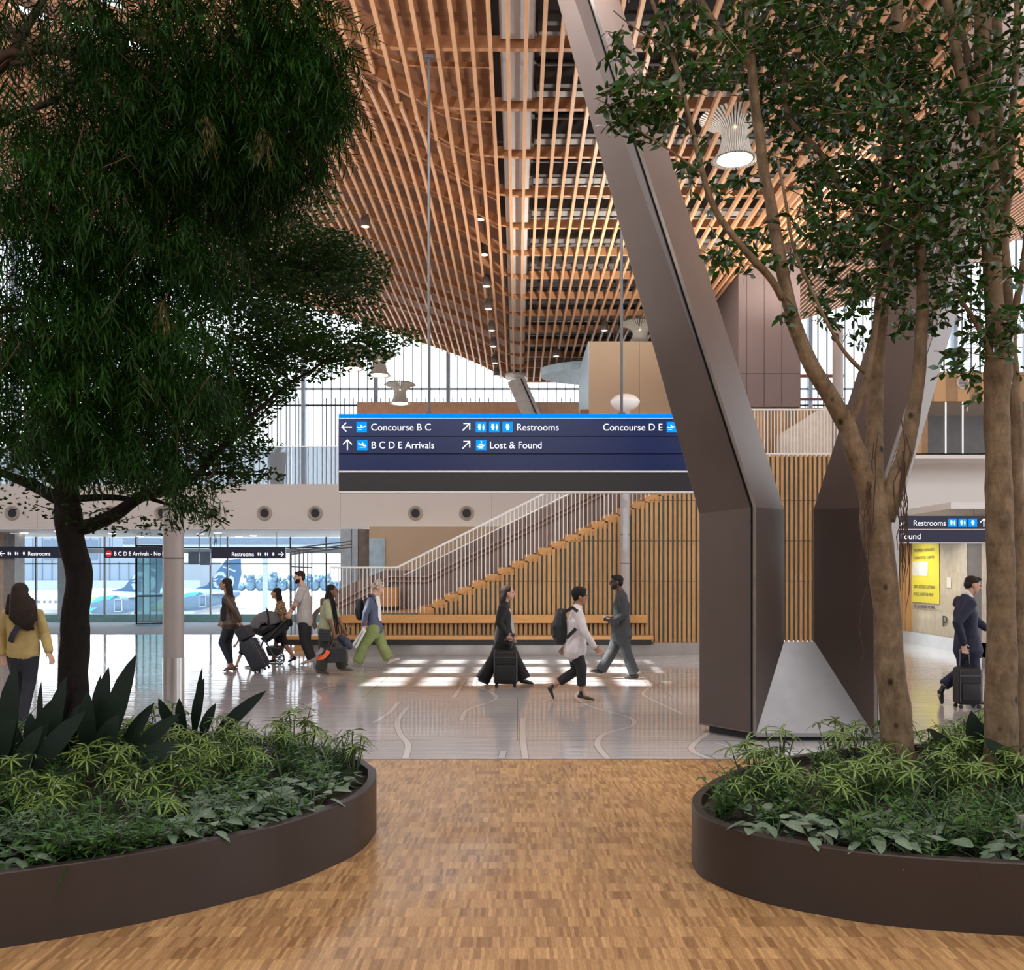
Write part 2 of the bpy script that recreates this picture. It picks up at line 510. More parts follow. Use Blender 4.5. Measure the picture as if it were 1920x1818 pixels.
# ================================================================ CEILING: slats, beams, deck
def interp(x, tab):
    if x <= tab[0][0]: return tab[0][1]
    for (a, b), (c, d) in zip(tab, tab[1:]):
        if x <= c: return b+(d-b)*(x-a)/(c-a)
    return tab[-1][1]
X0L = [(6,6.0),(9,4.6),(11.3,3.1),(13.04,2.15),(14.74,1.4),(16.4,.86),(18.1,.58),(20,.40),(25,.30),(40,.30)]
X0R = [(6,6.2),(14,5.6),(18,5.2),(22,5.0),(40,4.6)]
def rise(X, Y):
    t = (-X - interp(Y, X0L)) if X < 0 else (X - interp(Y, X0R))
    t = .5*(t+math.sqrt(t*t+.05)); t = min(t, 13)
    return .32*t+.46*(1-math.exp(-t)) - .03
ZS = 8.80
ceiling = empty('ceiling', (0,20,ZS), 'curved timber lattice roof over the concourse with slats, cross beams and boarded deck', 'ceiling', kind='structure')
YEND = 35.3
BEAMS = [9.64+1.7*i for i in range(-9, 16)]
slats = []
SP = .2385
for k in range(-62, 72):
    X = .115+SP*k
    far = abs(X) > 10.5
    ys = [BEAMS[0]-.4]+[y+.85 for y in BEAMS[:-1]]+[YEND+.05*(k % 3)]
    if X < -.4:
        X0 = -X
        pts = [(X,y,ZS) for y in np.arange(-6.2, YEND+.01, .42) if X0-interp(y, X0L) < .27]
        cur = [(X,y,ZS-.15+rise(X,y)) for y in np.arange(-6.2, YEND+.3, .6) if X0-interp(y, X0L) > .17]
        segs = [pts, cur]
    else:
        segs = [[(X,y,ZS+rise(X,y)) for y in np.arange(-6.2, YEND+.3, .85)]]
    for sgm in segs:
        # leave the skylight bay clear
        runs = []; cur_run = []
        for p in sgm:
            if -13.2 < p[0] < -6.2 and 14.9 < p[1] < 19.8:
                if len(cur_run) > 1: runs.append(cur_run)
                cur_run = []
            else: cur_run.append(p)
        if len(cur_run) > 1: runs.append(cur_run)
        for r in runs: slats.append((abs(X), r))
slats.sort(key=lambda s: s[0])
rest = MB()
for i, (ax, pts) in enumerate(slats):
    if i < 98:
        m = MB(); m.sweep(pts, .054, .10); m.build('slat', MAT_SLAT, ceiling)
    else: rest.sweep(pts, .054, .10)
o = rest.build('slat_field', MAT_SLAT, ceiling); o['kind'] = 'stuff'
xs = [x*.4 for x in range(-38, 42)]
for by in BEAMS:
    m = MB(); m.sweep([(x, by, ZS+.10+rise(x, by)) for x in xs], .085, .17, mi=0)
    m.build('beam', MAT_BEAM, ceiling)
    if by < 34:                             # secondary thin cross pieces on the boarded side
        m = MB(); yy = by+.85
        m.sweep([(x, yy, ZS+.30+rise(x, yy)) for x in xs if x < -.3], .045, .07)
        m.build('purlin', MAT_BEAM, ceiling)
m = MB(); m.sweep([(x, 35.42, ZS-.02+rise(x, 35.42)) for x in xs], .06, 1.08); m.build('end_board', MAT_BEAM, ceiling)
for i in range(6):
    x = -12.3+1.05*i; m = MB(); m.box(x-.09, x+.09, 14.9, 19.7, ZS+.75+rise(x-.09,17), ZS+.92+rise(x-.09,17)); m.build('skylight_bar', MAT_BEAM, ceiling)
def deck(name, X0, X1, mat, dz, holes=()):
    m = MB(); nx = max(2, int((X1-X0)/.5)); ysv = [-6.5+.6*i for i in range(71)]
    xv = [X0+(X1-X0)*i/nx for i in range(nx+1)]
    cuts = set(ysv)
    for h in holes: cuts |= {h[2], h[3]}
    ysv = sorted(y for y in cuts if y < 36.0)
    xc = set(xv)
    for h in holes: xc |= {h[0], h[1]}
    xv = sorted(x for x in xc if X0 <= x <= X1)
    for i in range(len(xv)-1):
        for j in range(len(ysv)-1):
            cx = (xv[i]+xv[i+1])/2; cy = (ysv[j]+ysv[j+1])/2
            if any(h[0] < cx < h[1] and h[2] < cy < h[3] for h in holes): continue
            a, b, c, d = xv[i], xv[i+1], ysv[j], ysv[j+1]
            z = lambda x, y: ZS+dz+rise(x, y)
            P = [(a,c,z(a,c)),(b,c,z(b,c)),(b,d,z(b,d)),(a,d,z(a,d))]
            m.hexa(P+[(p[0],p[1],p[2]+.12) for p in P])
    return m.build(name, mat, ceiling)
SKY_L = [(-13.0,-6.4,15.05,16.25),(-13.0,-6.4,16.9,18.0),(-13.0,-6.4,18.65,19.45)]
SKY_FRONT = [(5.5,11.5,2.2,6.8)]  # unseen roof opening, added to let daylight onto the foreground
deck('timber_deck', -34, -.42, MAT_DECK, .62, SKY_L)
deck('metal_deck', -.42, 5.3, MAT_METALDECK, .95)
deck('timber_deck', 5.3, 30, MAT_DECK, .62, SKY_FRONT)
# edge boards that close the step between the two decks
m = MB(); m.box(-.44, -.40, -6.5, 35.9, ZS+.6, ZS+1.0); m.box(5.27, 5.33, -6.5, 35.9, ZS+.5, ZS+1.6); m.build('deck_edge', MAT_BEAM, ceiling)
# services in the flat bay
for i, by in enumerate(BEAMS[:-1]):
    if by < 6: continue
    y0, y1 = by+.1, by+1.6
    m = MB(); m.box(-.235, .235, y0, y1, ZS+.16, ZS+.5); o = m.build('duct_panel', MAT_DUCT, ceiling); bevel(o, .015, 1)
    m = MB(); m.box(.30, 5.2, y0+.50, y0+1.05, ZS+.66, ZS+.93); m.build('grey_panel', MAT_PANELGREY, ceiling)
    m = MB(); m.box(.30, 5.2, y0+.05, y0+.16, ZS+.55, ZS+.9); m.build('steel_joist', MAT_METALDECK, ceiling)
    m = MB(); m.tube([(.3,y0+.42,ZS+.50),(5.2,y0+.42,ZS+.50)], .028, 8); m.tube([(.3,y0+1.2,ZS+.56),(5.2,y0+1.2,ZS+.56)], .02, 8)
    for x in (.9, 2.2, 3.6): m.tube([(x,y0+.42,ZS+.5),(x,y0+.42,ZS+.9)], .012, 6)
    for x in (1.35,1.5,1.65): m.tube([(x,y0,ZS+.66),(x,y1,ZS+.66)], .010, 6)
    m.build('service_pipe', MAT_PIPE, ceiling)
    m = MB(); m.box(.27,.34, y0+.1, y0+.28, ZS+.2, ZS+.34); m.build('bracket', MAT_BLACK, ceiling)

# ================================================================ BACK WALL GLAZING
YB = 35.7
# solid band of the upper floor, seen edge on, is the white fascia with its soffit
def window_wall(name, x0, x1, z0, z1, y, fine, coarse, transoms, label):
    w = empty(name, ((x0+x1)/2, y, z0), label, 'window', kind='structure')
    g = MB(); g.box(x0, x1, y-.006, y+.006, z0, z1); g.build('pane', GLASS, w)
    m = MB(); x = x0
    while x <= x1: m.box(x-.011, x+.011, y-.06, y+.06, z0, z1); x += fine
    for z in transoms: m.box(x0, x1, y-.05, y+.05, z-.03, z+.03)
    m.build('muntin', MAT_MULLION, w)
    m = MB(); x = x0
    while x <= x1: m.box(x-.07, x+.07, y-.25, y+.08, z0, z1); x += coarse
    m.build('mullion', MAT_POST, w)
    return w
w1 = window_wall('window_1', -24.0, 24.0, 4.33, 15.0, YB, .335, 2.68, (7.95, 8.56), 'tall clerestory of thin dark bars above the upper floor')
m = MB(); x = -24
while x < 24: m.box(x+.15, x+.18, YB-.13, YB-.10, 4.33, 8.2); x += .335
m.build('guard_bar', MAT_MULLION, w1)
w2 = empty('window_2', (-14,34,0), 'ground floor window wall facing the apron', 'window', kind='structure')
g = MB(); g.box(-24, -5.9, 33.994, 34.006, .12, 3.0); g.build('pane', GLASS, w2)
m = MB()
for px in (-330,-190,-60,68,197,256,395,427,545,612,658): X = at(px,1070,34).x; m.box(X-.02, X+.02, 33.93, 34.05, .1, 3.0)
for z in (.22, 2.05, 2.62): m.box(-24, -5.9, 33.94, 34.05, z-.02, z+.02)
m.build('muntin', MAT_MULLION, w2)
m = MB(); m.box(-24,-5.9,33.9,34.08,2.42,2.58); m.build('header', plain('grey_header',(.55,.62,.66),.5), w2)
for px in (122,-140):
    m = MB(); X = at(px,1070,34).x; m.box(X-.17,X+.17,33.8,34.1,.1,3.0); m.build('mullion', plain('grey_column',(.36,.41,.43),.5), w2)
m = MB(); m.box(-24, -5.9, 33.86, 34.1, 0, .27)
tag(m.build('baseboard_back', plain('teal_kerb', (.23,.42,.41), .35), origin=(-14,34,0)), 'low teal kerb under the ground floor windows', 'baseboard', kind='structure')

m = MB(); m.box(-24, -4.6, 27.2, 33.86, 0, .004)
tag(m.build('floor_mat', plain('blue_grey_matting', (.33,.37,.43), .7, 0, .08, 3), origin=(-14,30,0)), 'matt blue grey floor strip along the window wall', 'floor', kind='structure')

# ================================================================ UPPER FLOOR FASCIA AND SOFFIT (left)
YF = 28.0
wf = MB(); wf.box(-26, 5.9, YF, YF+.35, 3.06, 4.33)
wall_back = tag(wf.build('wall_back', MAT_WHITE, origin=(-10,YF,3.06)), 'warm white fascia of the upper floor with round air nozzles', 'wall', kind='structure')
jm = MB()
for px in (70,345,638,922): X = at(px,948,YF).x; jm.box(X-.006,X+.006,YF-.004,YF,3.06,4.33)
jm.build('panel_joint', plain('joint_grey',(.45,.42,.40),.6), wall_back)
sf = MB(); sf.box(-26, -4.55, YF+.35, 34.4, 3.0, 3.10)
sf.box(-26, -4.55, YF-.02, YF+.33, 3.01, 3.055)
tag(sf.build('ceiling_soffit', MAT_SOFFIT, origin=(-15,31,3.0)), 'white soffit under the upper floor', 'ceiling', kind='structure')
fs = MB(); fs.box(-26, 24, YF+.35, 36, 4.15, 4.33); tag(fs.build('floor_upper', MAT_SOFFIT, origin=(0,32,4.15)), 'upper floor slab', 'floor', kind='structure')
for i,(px,py) in enumerate([(45,999),(110,996),(210,1000),(263,1005),(376,994),(408,999),(448,1006),(475,1010)]):
    Y = 1.19*FOC/(1070-py); X = (px-970)/FOC*Y
    if not 28.6 < Y < 33.8: Y = 29+i*.5; X = (px-970)/FOC*Y
    m = MB(); m.lathe([(.11,0),(.12,.012),(.12,.02)], (X,Y,2.978), 16)
    o = m.build('downlight', emit('downlight_glow',(1,.86,.72),3.0))
    tag(o, 'small recessed downlight in the white soffit', 'light', 'downlights in the soffit')
# air nozzles on the fascia
MAT_NOZ = plain('nozzle_ring', (.45,.40,.36), .4, .1)
noz0 = None
for i, px in enumerate((-72, 23, 112, 207, 304, 401, 496, 591, 779, 875)):
    c = at(px, 962, YF)
    if noz0 is None:
        noz0 = empty('air_nozzle', (c.x, YF, c.z), None, 'air nozzle', 'round air nozzles along the white fascia')
        m = MB(); 
        prof = [(.215,0),(.215,.03),(.19,.07),(.15,.045),(.125,.0),(.12,.0)]
        vs = []; n = 28
        for r, d in prof:
            for k in range(n):
                a = 2*math.pi*k/n; vs.append((c.x+r*math.cos(a), YF-d, c.z+r*math.sin(a)))
        fsx = [(q*n+k, q*n+(k+1)%n, (q+1)*n+(k+1)%n, (q+1)*n+k) for q in range(len(prof)-1) for k in range(n)]
        m.add(vs, fsx); m.build('ring', MAT_NOZ, noz0, smooth=True)
        m = MB(); m.lathe([(.118,0),(.118,.006)], (0,0,0), 24)
        m.v = [(c.x+p[0], YF-.004-p[2], c.z+p[1]) for p in m.v]
        m.build('bore', MAT_BLACK, noz0); nz = noz0
    else: nz = copy_tree(noz0, (c.x, YF, c.z))
    nz['label'] = ['round air nozzle beyond the left edge of the fascia','round air nozzle at the left end of the fascia, left of the dark trunk','round air nozzle just behind the dark tree trunk','round air nozzle behind the low branch right of the dark trunk',
      'round air nozzle half hidden by the tall grey pole','round air nozzle next right of the tall grey pole','second round air nozzle right of the tall grey pole','third round air nozzle right of the grey pole, beside the blue sign',
      'left one of the two round air nozzles under the big blue sign','right one of the two round air nozzles under the big blue sign'][i]

# glass guard on the upper floor, and things up there
gr = empty('glass_guard', (-12,YF+.1,4.33), 'grey frosted glass guard along the upper floor edge', 'railing')
for a, b in ((-20,-17.6),(-17.6,-15.2),(-15.2,-12.6),(-12.6,-10.2),(-10.2,-8.12),(-8.12,-6.62),(-6.62,-4.9),(-4.9,-2.5)):
    m = MB(); m.box(a+.012, b-.012, YF+.08, YF+.10, 4.33, 5.42); m.build('glass_panel', GLASS_RAIL, gr)
m = MB(); m.box(-20,-2.5,YF+.07,YF+.11,5.42,5.45); m.build('top_rail', MAT_STEEL, gr)

# beige wall and ducts right of the window wall, below the fascia
m = MB(); m.box(-4.2, 5.9, 27.2, 27.5, 0, 3.05)
tag(m.build('wall_beige', MAT_BEIGE, origin=(0,27.2,0)), 'beige wall behind the staircase', 'wall', kind='structure')
m = MB(); m.box(-5.05,-4.75,27.4,27.7,0,3.0); m.box(-4.72,-4.56,27.42,27.7,0,3.0)
tag(m.build('wall_pier', plain('blue_grey_pier',(.42,.50,.58),.5), origin=(-4.8,27.5,0)), 'blue grey pier beside the beige wall', 'wall', kind='structure')
m = MB(); m.box(-4.54,-4.2,27.45,27.7,0,3.0)
tag(m.build('wall_concrete', plain('concrete',(.20,.165,.14),.7,0,.25,5), origin=(-4.4,27.5,0)), 'raw concrete pier next to the beige wall', 'wall', kind='structure')
m = MB(); m.box(-4.19,-3.74,27.14,27.19,.9,2.72)
tag(m.build('pale_blue_panel', plain('pale_blue_panel',(.42,.60,.72),.4,0,.2,3), origin=(-4,27.15,.9)), 'pale blue wall panel beside the concrete pier', 'panel', kind='structure')

# parapet, beige block, blue oval on the upper floor
m = MB(); m.box(-5.85, 2.35, 35.0, 35.3, 6.9, 7.95)
tag(m.build('wall_parapet', plain('tan_parapet',(.50,.30,.20),.5), origin=(-1.8,35,6.9)), 'tan timber parapet in front of the clerestory', 'wall', kind='structure')
m = MB(); m.box(-5.85, 2.35, 35.02, 35.28, 4.33, 6.9)
tag(m.build('wall_parapet_base', plain('tan_parapet',(.50,.30,.20),.5), origin=(-1.8,35,4.33)), 'tan timber wall under the parapet', 'wall', kind='structure')
bx = MB(); bx.box(1.95, 5.95, 26.2, 30.2, 4.33, 8.06)
blk = tag(bx.build('wall_block', MAT_BEIGE, origin=(4,27,4.33)), 'tall beige panelled block on the upper floor', 'wall', kind='structure')
m = MB()
for px in (1199,1290): X = at(px,700,26.2).x; m.box(X-.006,X+.006,26.194,26.2,4.33,8.06)
m.build('panel_joint', plain('joint_brown',(.28,.20,.14),.6), blk)
m = MB(); m.box(1.93,1.95,26.2,30.2,6.2,8.06)
m.build('lit_side_face', plain('painted_side_light',(.50,.68,.82),.5), blk)  # lit side face of the block, its bluish light painted as colour
m = MB(); m.box(1.72,1.95,26.15,26.5,4.33,6.2); m.build('timber_base', plain('red_brown',(.28,.10,.05),.5), blk)
m = MB(); P = []
for k in range(40):
    a = 2*math.pi*k/40; P.append((3.1+2.3*math.cos(a), 32.5+1.5*math.sin(a), 8.36))
m.prism(P, (0,0,.26))
tag(m.build('oval_canopy', plain('pale_blue_oval',(.55,.74,.86),.5)), 'pale blue oval canopy under the roof beside the beige block', 'canopy', kind='structure')
mv = MB(); mv.box(5.53, 7.07, 24.0, 28.0, 5.9, 10.2)
mauve = tag(mv.build('wall_mauve', MAT_MAUVE, origin=(6.3,24,5.9)), 'mauve grey panelled volume under the roof slope', 'wall', kind='structure')
m = MB()
for px in (1400,1433,1466): X = at(px,700,24).x; m.box(X-.006,X+.006,23.994,24,5.9,10.2)
z = at(1400,700,24).z; m.box(5.53,7.07,23.994,24,z-.006,z+.006)
m.build('panel_joint', plain('joint_dark',(.07,.055,.055),.6), mauve)
m = MB(); m.box(4.4, 9.6, 24.2, 24.5, 4.33, 5.92)
tag(m.build('wall_timber', MAT_TANWOOD, origin=(6.5,24.2,4.33)), 'timber boarded wall behind the gallery railing', 'wall', kind='structure')
m = MB(); m.box(7.1, 9.2, 27.0, 27.2, 5.9, 6.35); m.box(7.1,9.2,27.0,27.1,7.25,7.33); m.box(7.1,9.2,27.0,27.1,6.6,6.66)
tag(m.build('trim_2', plain('red_brown_rail',(.27,.09,.06),.5), origin=(8,27,5.9)), 'red brown rails in front of the far glazing', 'trim', kind='structure')
m = MB(); m.prism([at(1465,812,23),at(1545,762,23),at(1560,762,23),at(1560,872,23),at(1465,872,23)], (0,.5,0))
tag(m.build('sloped_counter', plain('cream_counter',(.66,.60,.50),.5)), 'cream sloped counter behind the gallery railing', 'counter')
# upper right: timber box, shop front, white fascia
fr = MB(); fr.box(8.6, 16, 22.0, 22.4, 3.14, 4.49)
tag(fr.build('wall_right', MAT_WHITE, origin=(11,22,3.14)), 'warm white fascia on the right of the hall', 'wall', kind='structure')
m = MB(); m.box(4.5, 16, 20.9, 24.2, 4.25, 4.33); m.box(8.6,16,22.0,29,4.25,4.49)
tag(m.build('floor_gallery', MAT_SOFFIT, origin=(9,22,4.2)), 'gallery floor slab on the right', 'floor', kind='structure')
bxx = MB(); bxx.box(9.55, 16, 22.5, 26, 5.77, 6.46)
wb = tag(bxx.build('wall_timber_box', MAT_TANWOOD, origin=(12,22.5,5.77)), 'tan timber boarded box above the glass shopfront', 'wall', kind='structure')
m = MB(); m.box(9.3, 9.62, 22.5, 26, 4.49, 6.3); m.build('corner_post', MAT_TANWOOD, wb)
c = at(1805,717,22.5); m = MB(); m.lathe([(.15,0),(.15,.02),(.12,.04),(.11,.02)], (0,0,0), 24)
m.v = [(c.x+p[0], c.y-p[2], c.z+p[1]) for p in m.v]
vent = tag(m.build('round_vent', plain('vent_white',(.75,.72,.68),.4), origin=c), 'round white louvred vent on the tan timber box', 'vent')
m = MB()
for k in range(-3,4): m.box(c.x-.10, c.x+.10, c.y-.035, c.y-.02, c.z+k*.03-.008, c.z+k*.03+.008)
m.build('louvre', plain('vent_dark',(.12,.11,.10),.5), vent)
sg = empty('window_3', (11,22.6,4.49), 'glass shopfront with reflections on the upper floor', 'window', kind='structure')
m = MB(); m.box(9.62,16,22.55,22.57,4.49,5.77); m.build('pane', GLASS, sg)
m = MB(); m.box(9.62,16,24.6,24.7,4.49,5.77); m.build('shop_back', plain('dark_shop',(.14,.11,.095),.6), sg)
m = MB(); 
for X in (10.05,10.45,11.4,12.6): m.box(X-.02,X+.02,22.52,22.6,4.49,5.77)
m.build('mullion', MAT_STEEL, sg)
# ground floor right: shop wall running away from the viewer
XW = 9.75
m = MB(); m.box(XW,XW+.3,18.9,26,0,3.14); m.box(8.6,16,26,26.3,0,4.2)
wr = tag(m.build('wall_shop', plain('shop_cream',(.66,.58,.46),.45), origin=(XW,22,0)), 'cream shop wall with timber slats and posters', 'wall', kind='structure')
m = MB(); m.box(XW-.03,XW,18.9,26,0,.30); m.build('kick_plate', MAT_STEEL, wr)
m = MB(); y = 23.75
while y < 26: m.box(XW-.09, XW-.0, y, y+.10, .30, 3.0); y += .2
m.build('timber_slats', MAT_SLATWOOD, wr)
m = MB(); m.box(XW-.011,XW-.005,21.08,23.7,.31,2.9); m.build('pane', glass('shop_glass', (.97,.97,.96), refl=1.16), wr)
for ly in (20.6, 22.8):
    l = bpy.data.lights.new('shop_downlight','SPOT'); l.energy = 150; l.color = (1,.90,.72); l.spot_size = R(140); l.spot_blend = .7; l.shadow_soft_size = .1
    o = bpy.data.objects.new('shop_downlight', l); COL.objects.link(o); o.location = (8.75, ly, 2.97)
m = MB(); m.box(XW-.02,XW,20.1,20.75,.0,2.9); m.build('dark_door', plain('shop_door',(.10,.09,.085),.4), wr)
m = MB(); m.box(XW-.03,XW,21.0,21.06,0,2.9); m.box(XW-.03,XW,20.75,21.0,0,2.9); m.box(XW-.03,XW,19.7,20.1,0,2.9); m.build('frame', plain('shop_frame',(.48,.43,.38),.4,.2), wr)
m = MB(); m.box(8.4,16,18.6,26,3.0,3.13)
tag(m.build('ceiling_shop', MAT_SOFFIT, origin=(11,22,3.0)), 'white soffit over the shops on the right', 'ceiling', kind='structure')
# far left wall edge
m = MB(); m.box(-17.2,-15.95,29.8,30.2,0,3.0)
tag(m.build('wall_left', plain('tan_left_wall',(.50,.38,.28),.5), origin=(-16.5,30,0)), 'tan wall end at the far left', 'wall', kind='structure')
m = MB(); m.box(-15.95,-15.6,29.8,30.4,0,2.95)
tag(m.build('trim_3', plain('grey_post',(.30,.29,.28),.5), origin=(-15.8,30,0)), 'grey post at the far left of the window wall', 'trim', kind='structure')
m = MB(); m.box(-31,-30.7,-8,24,0,9.5)  # unseen wall added to cut light coming in from the left
tag(m.build('wall_side_blocker', plain('side_blocker',(.34,.31,.29),.7), origin=(-31,8,0)), 'added plain wall far to the left that blocks side light', 'wall', kind='structure')
# unseen rear wall, added to cut light from behind the viewer
m = MB(); m.box(-34,30,-8.3,-8.0,0,7.0)
tag(m.build('wall_rear_blocker', plain('rear_blocker',(.30,.27,.25),.7), origin=(0,-8,0)), 'added plain wall behind the viewer that blocks light', 'wall', kind='structure')
# ================================================================ Y COLUMN, bronze clad
def leg_sections(mir):
    MX = 3.17
    f = (lambda x: x) if not mir else (lambda x: 2*MX - x)
    base = [(2.03,10.73),(2.50,10.10),(3.06,11.0),(2.62,11.6)] if not mir else [(2.07,10.73),(2.58,10.10),(2.95,11.0),(2.54,11.6)]
    zt = 10.6
    sl = [.277,.322,.322,.30]
    lo = [V(f(x),y,.09) for x,y in base]; mid = [V(f(x),y,2.47) for x,y in base]
    mid[2].z = 2.50; mid[0].z = 2.44
    top = [V(f(x-s*(zt-2.47)),y,zt) for (x,y),s in zip(base, sl)]
    return lo, mid, top
col = empty('y_column', (3.17,10.8,0), 'bronze clad steel column of two leaning legs meeting at a notched base', 'column')
for mir in (False, True):
    lo, mid, top = leg_sections(mir)
    m = MB(); n = 4
    vs = lo+mid+top; fs = [(0,1,2,3),(11,10,9,8)]
    for r in (0,4):
        for k in range(4): fs.append((r+k, r+(k+1)%4, r+4+(k+1)%4, r+4+k))
    if not mir: fs = [f[::-1] for f in fs]
    m.add(vs, fs); o = m.build('leg', MAT_BRONZE, col); bevel(o, .012, 2)
    # dark seam with a metal lip that runs up the front edge
    m = MB(); sgn = 1 if mir else -1
    for a, b in ((lo[1],mid[1]),(mid[1],top[1])):
        e = V(-.024*(-1 if mir else 1), .02, 0)
        m.bar(a+V(sgn*.030,.030,0), b+V(sgn*.030,.030,0), .030, .012, up=(-sgn*.6,-.8,0))
    m.build('edge_joint', MAT_BRONZE_SEAM, col)
    m = MB()
    for a, b in ((lo[1],mid[1]),(mid[1],top[1])):
        m.bar(a+V(sgn*.006,-.004,0), b+V(sgn*.006,-.004,0), .030, .03, up=(0,1,0))
    m.build('edge_lip', plain('bronze_lip',(.26,.23,.215),.35,.5), col)
m = MB()
B = V(2.52,10.13,.09); E = V(3.75,10.13,.09); C = V(3.05,10.98,.99); D = V(3.40,10.98,.99)
m.add([B,E,D,C,V(2.52,10.13,.05),V(3.75,10.13,.05),V(3.40,11.0,.05),V(3.05,11.0,.05)],
      [(0,1,2,3),(4,7,6,5),(0,4,5,1),(1,5,6,2),(2,6,7,3),(3,7,4,0)])
m.build('sloped_panel', plain('steel_grey_panel',(.30,.305,.32),.42,.35,.05), col)
m = MB(); m.prism([V(2.15,10.75,0),V(2.55,10.22,0),V(3.79,10.22,0),V(4.19,10.75,0),V(3.7,11.5,0),V(2.64,11.5,0)], (0,0,.10))
m.build('plinth', plain('plinth_dark',(.03,.03,.03),.6), col)
# second column far off at the end of the duct
fc = empty('leaning_strut', (.2,34.6,4.33), 'slim grey leaning strut with a round capital under the duct end', 'column')
m = MB(); m.bar(at(967,712,34.6), at(1006,800,34.6), .62, .4, up=(0,-1,0)); m.build('shaft', plain('strut_grey',(.55,.53,.52),.5), fc)
m = MB(); a = at(977,712,34.6); d = at(1015,800,34.6); m.bar(a+V(0,-.22,0), d+V(0,-.22,0), .05, .03, up=(0,-1,0)); m.build('groove', MAT_BLACK, fc)
m = MB(); c = at(969,708,34.6); m.lathe([(.05,-.02),(.40,0),(.42,.05),(.42,.12)], c, 28); m.build('capital', plain('capital_white',(.70,.67,.65),.5), fc, smooth=True, auto=40)

# ================================================================ POLES
def pole(name, px, Y, ztop, rad, label, base_h=.0, caps=True):
    X = (px-970)/FOC*Y
    p = empty(name, (X,Y,base_h), label, 'pole')
    m = MB(); m.lathe([(rad,base_h+ (0.72 if base_h == 0 else 0)),(rad,ztop)], (X,Y,0), 28); m.build('shaft', plain('pole_paint',(.36,.325,.31),.4,.1,.03), p, smooth=True, auto=40)
    if base_h == 0:
        m = MB(); m.lathe([(rad*1.03,0),(rad*1.03,.72)], (X,Y,0), 28); m.build('base_sleeve', MAT_STEEL, p, smooth=True, auto=40)
    m = MB()
    for z in ([base_h+1.95, 2.55] if base_h == 0 else [base_h+1.4]):
        m = MB(); m.lathe([(rad*1.012,z),(rad*1.012,z+.012)], (X,Y,0), 28); m.build('joint_ring', MAT_BRONZE_SEAM, p)
    return p, X
p, X = pole('light_pole', 325, 12.0, 3.0, .127, 'tall taupe round pole with a steel foot behind the left planter')
m = MB(); Yf = 12.0-.124
m.prism([V(X-.075,Yf,2.60),V(X+.075,Yf,2.60),V(X+.085,Yf,2.64),V(X+.085,Yf,2.95),V(X-.085,Yf,2.95),V(X-.085,Yf,2.64)], (0,-.012,0)); m.build('access_cover', plain('pole_paint2',(.47,.43,.41),.4,.1,.03), p)
m = MB(); m.lathe([(.10,0),(.16,.05),(.16,.12),(.12,.14)], (X,12,3.0), 24); m.build('lamp_head', MAT_STEEL, p)
uplight('pole_uplight', (X,12,3.2), 1100)
p, X = pole('light_pole', 1172, 20.1, 5.25, .105, 'pale round pole with a white bowl lamp in front of the staircase')
m = MB(); z0 = at(0,770,20.1).z
m.lathe([(.03,-.02),(.10,0),(.19,.035),(.27,.10),(.312,.175),(.312,.20),(.28,.25),(.21,.31),(.10,.345),(.0,.35)], (X,20.1,z0), 32)
uplight('bowl_uplight', (X,20.1,z0+.45), 1300)
m.build('bowl_shade', plain('opal_white',(.88,.88,.88),.25,0,.01), p, smooth=True)
m = MB(); m.lathe([(.042,z0-.25),(.042,z0+.02)], (X,20.1,0), 16); m.build('neck', MAT_STEEL, p)
m = MB()
for za, zb in ((at(0,1037,20.1).z, at(0,950,20.1).z),(at(0,940,20.1).z, at(0,905,20.1).z)):
    m.prism([V(X-.055,20.0,za+.06),V(X,19.995,za),V(X+.055,20.0,za+.06),V(X+.055,20.0,zb-.06),V(X,19.995,zb),V(X-.055,20.0,zb-.06)], (0,-.012,0))
m.build('access_cover', plain('cover_grey',(.40,.41,.44),.4,.2), p)
p, X = pole('camera_pole', 1571, 21.6, 7.3, .12, 'taupe pole with a black camera on the gallery at right', base_h=4.33)
m = MB(); c = at(1566,632,21.45); m.ell(c, ((.09,0,0),(0,.09,0),(0,0,.09))); m.build('camera_dome', MAT_BLACK, p, smooth=True)
m = MB(); m.lathe([(.12,7.3),(.125,7.32),(.06,7.34)], (X,21.6,0), 24); uplight('camera_pole_uplight', (X,21.6,7.45), 700)
m.build('cap', plain('pole_cap',(.5,.42,.36),.4), p)

# ================================================================ STAIRCASE
YS = 20.5
stair = empty('staircase', (0,YS,0), 'timber staircase climbing right with a slatted side and white railing', 'staircase')
def ntread(k): return (-1.82+.285*k, 1.17+.141*k)       # left end and top of step k
nose = lambda x: 1.12+(x+1.82)*.4947
ks = range(-1, 22)
for k in ks:
    x, z = ntread(k)
    m = MB(); m.box(x-.01, x+.33, YS+.02, YS+2.3, z-.165, z); m.build('step', MAT_OAK, stair)
m = MB(); m.box(-3.55, -2.05, YS+.10, YS+2.3, .74, .90); m.box(-3.55,-2.0,YS+.1,YS+2.3,.3,.74); m.build('landing', MAT_OAK, stair)
m = MB(); m.box(-3.35,-2.75,YS+1.5,YS+2.1,.98,1.42)
tag(m.build('timber_bench_block', MAT_OAK), 'timber box seat on the stair landing', 'box')
m = MB(); m.prism([V(-3.35,YS+1.45,.905),V(-2.75,YS+1.45,.905),V(-2.75,YS+2.1,.905),V(-3.35,YS+2.1,.905)],(0,0,.075))
tag(m.build('recessed_plinth', MAT_BLACK), 'dark recessed plinth under the timber box seat on the landing', 'plinth')
for k in range(6):
    m = MB(); x = -3.55-.29*(k+1); z = .90-.15*(k+1)
    m.box(x, x+.31, YS+1.0, YS+2.3, max(0,z-.15), z); m.build('step', MAT_OAK, stair)
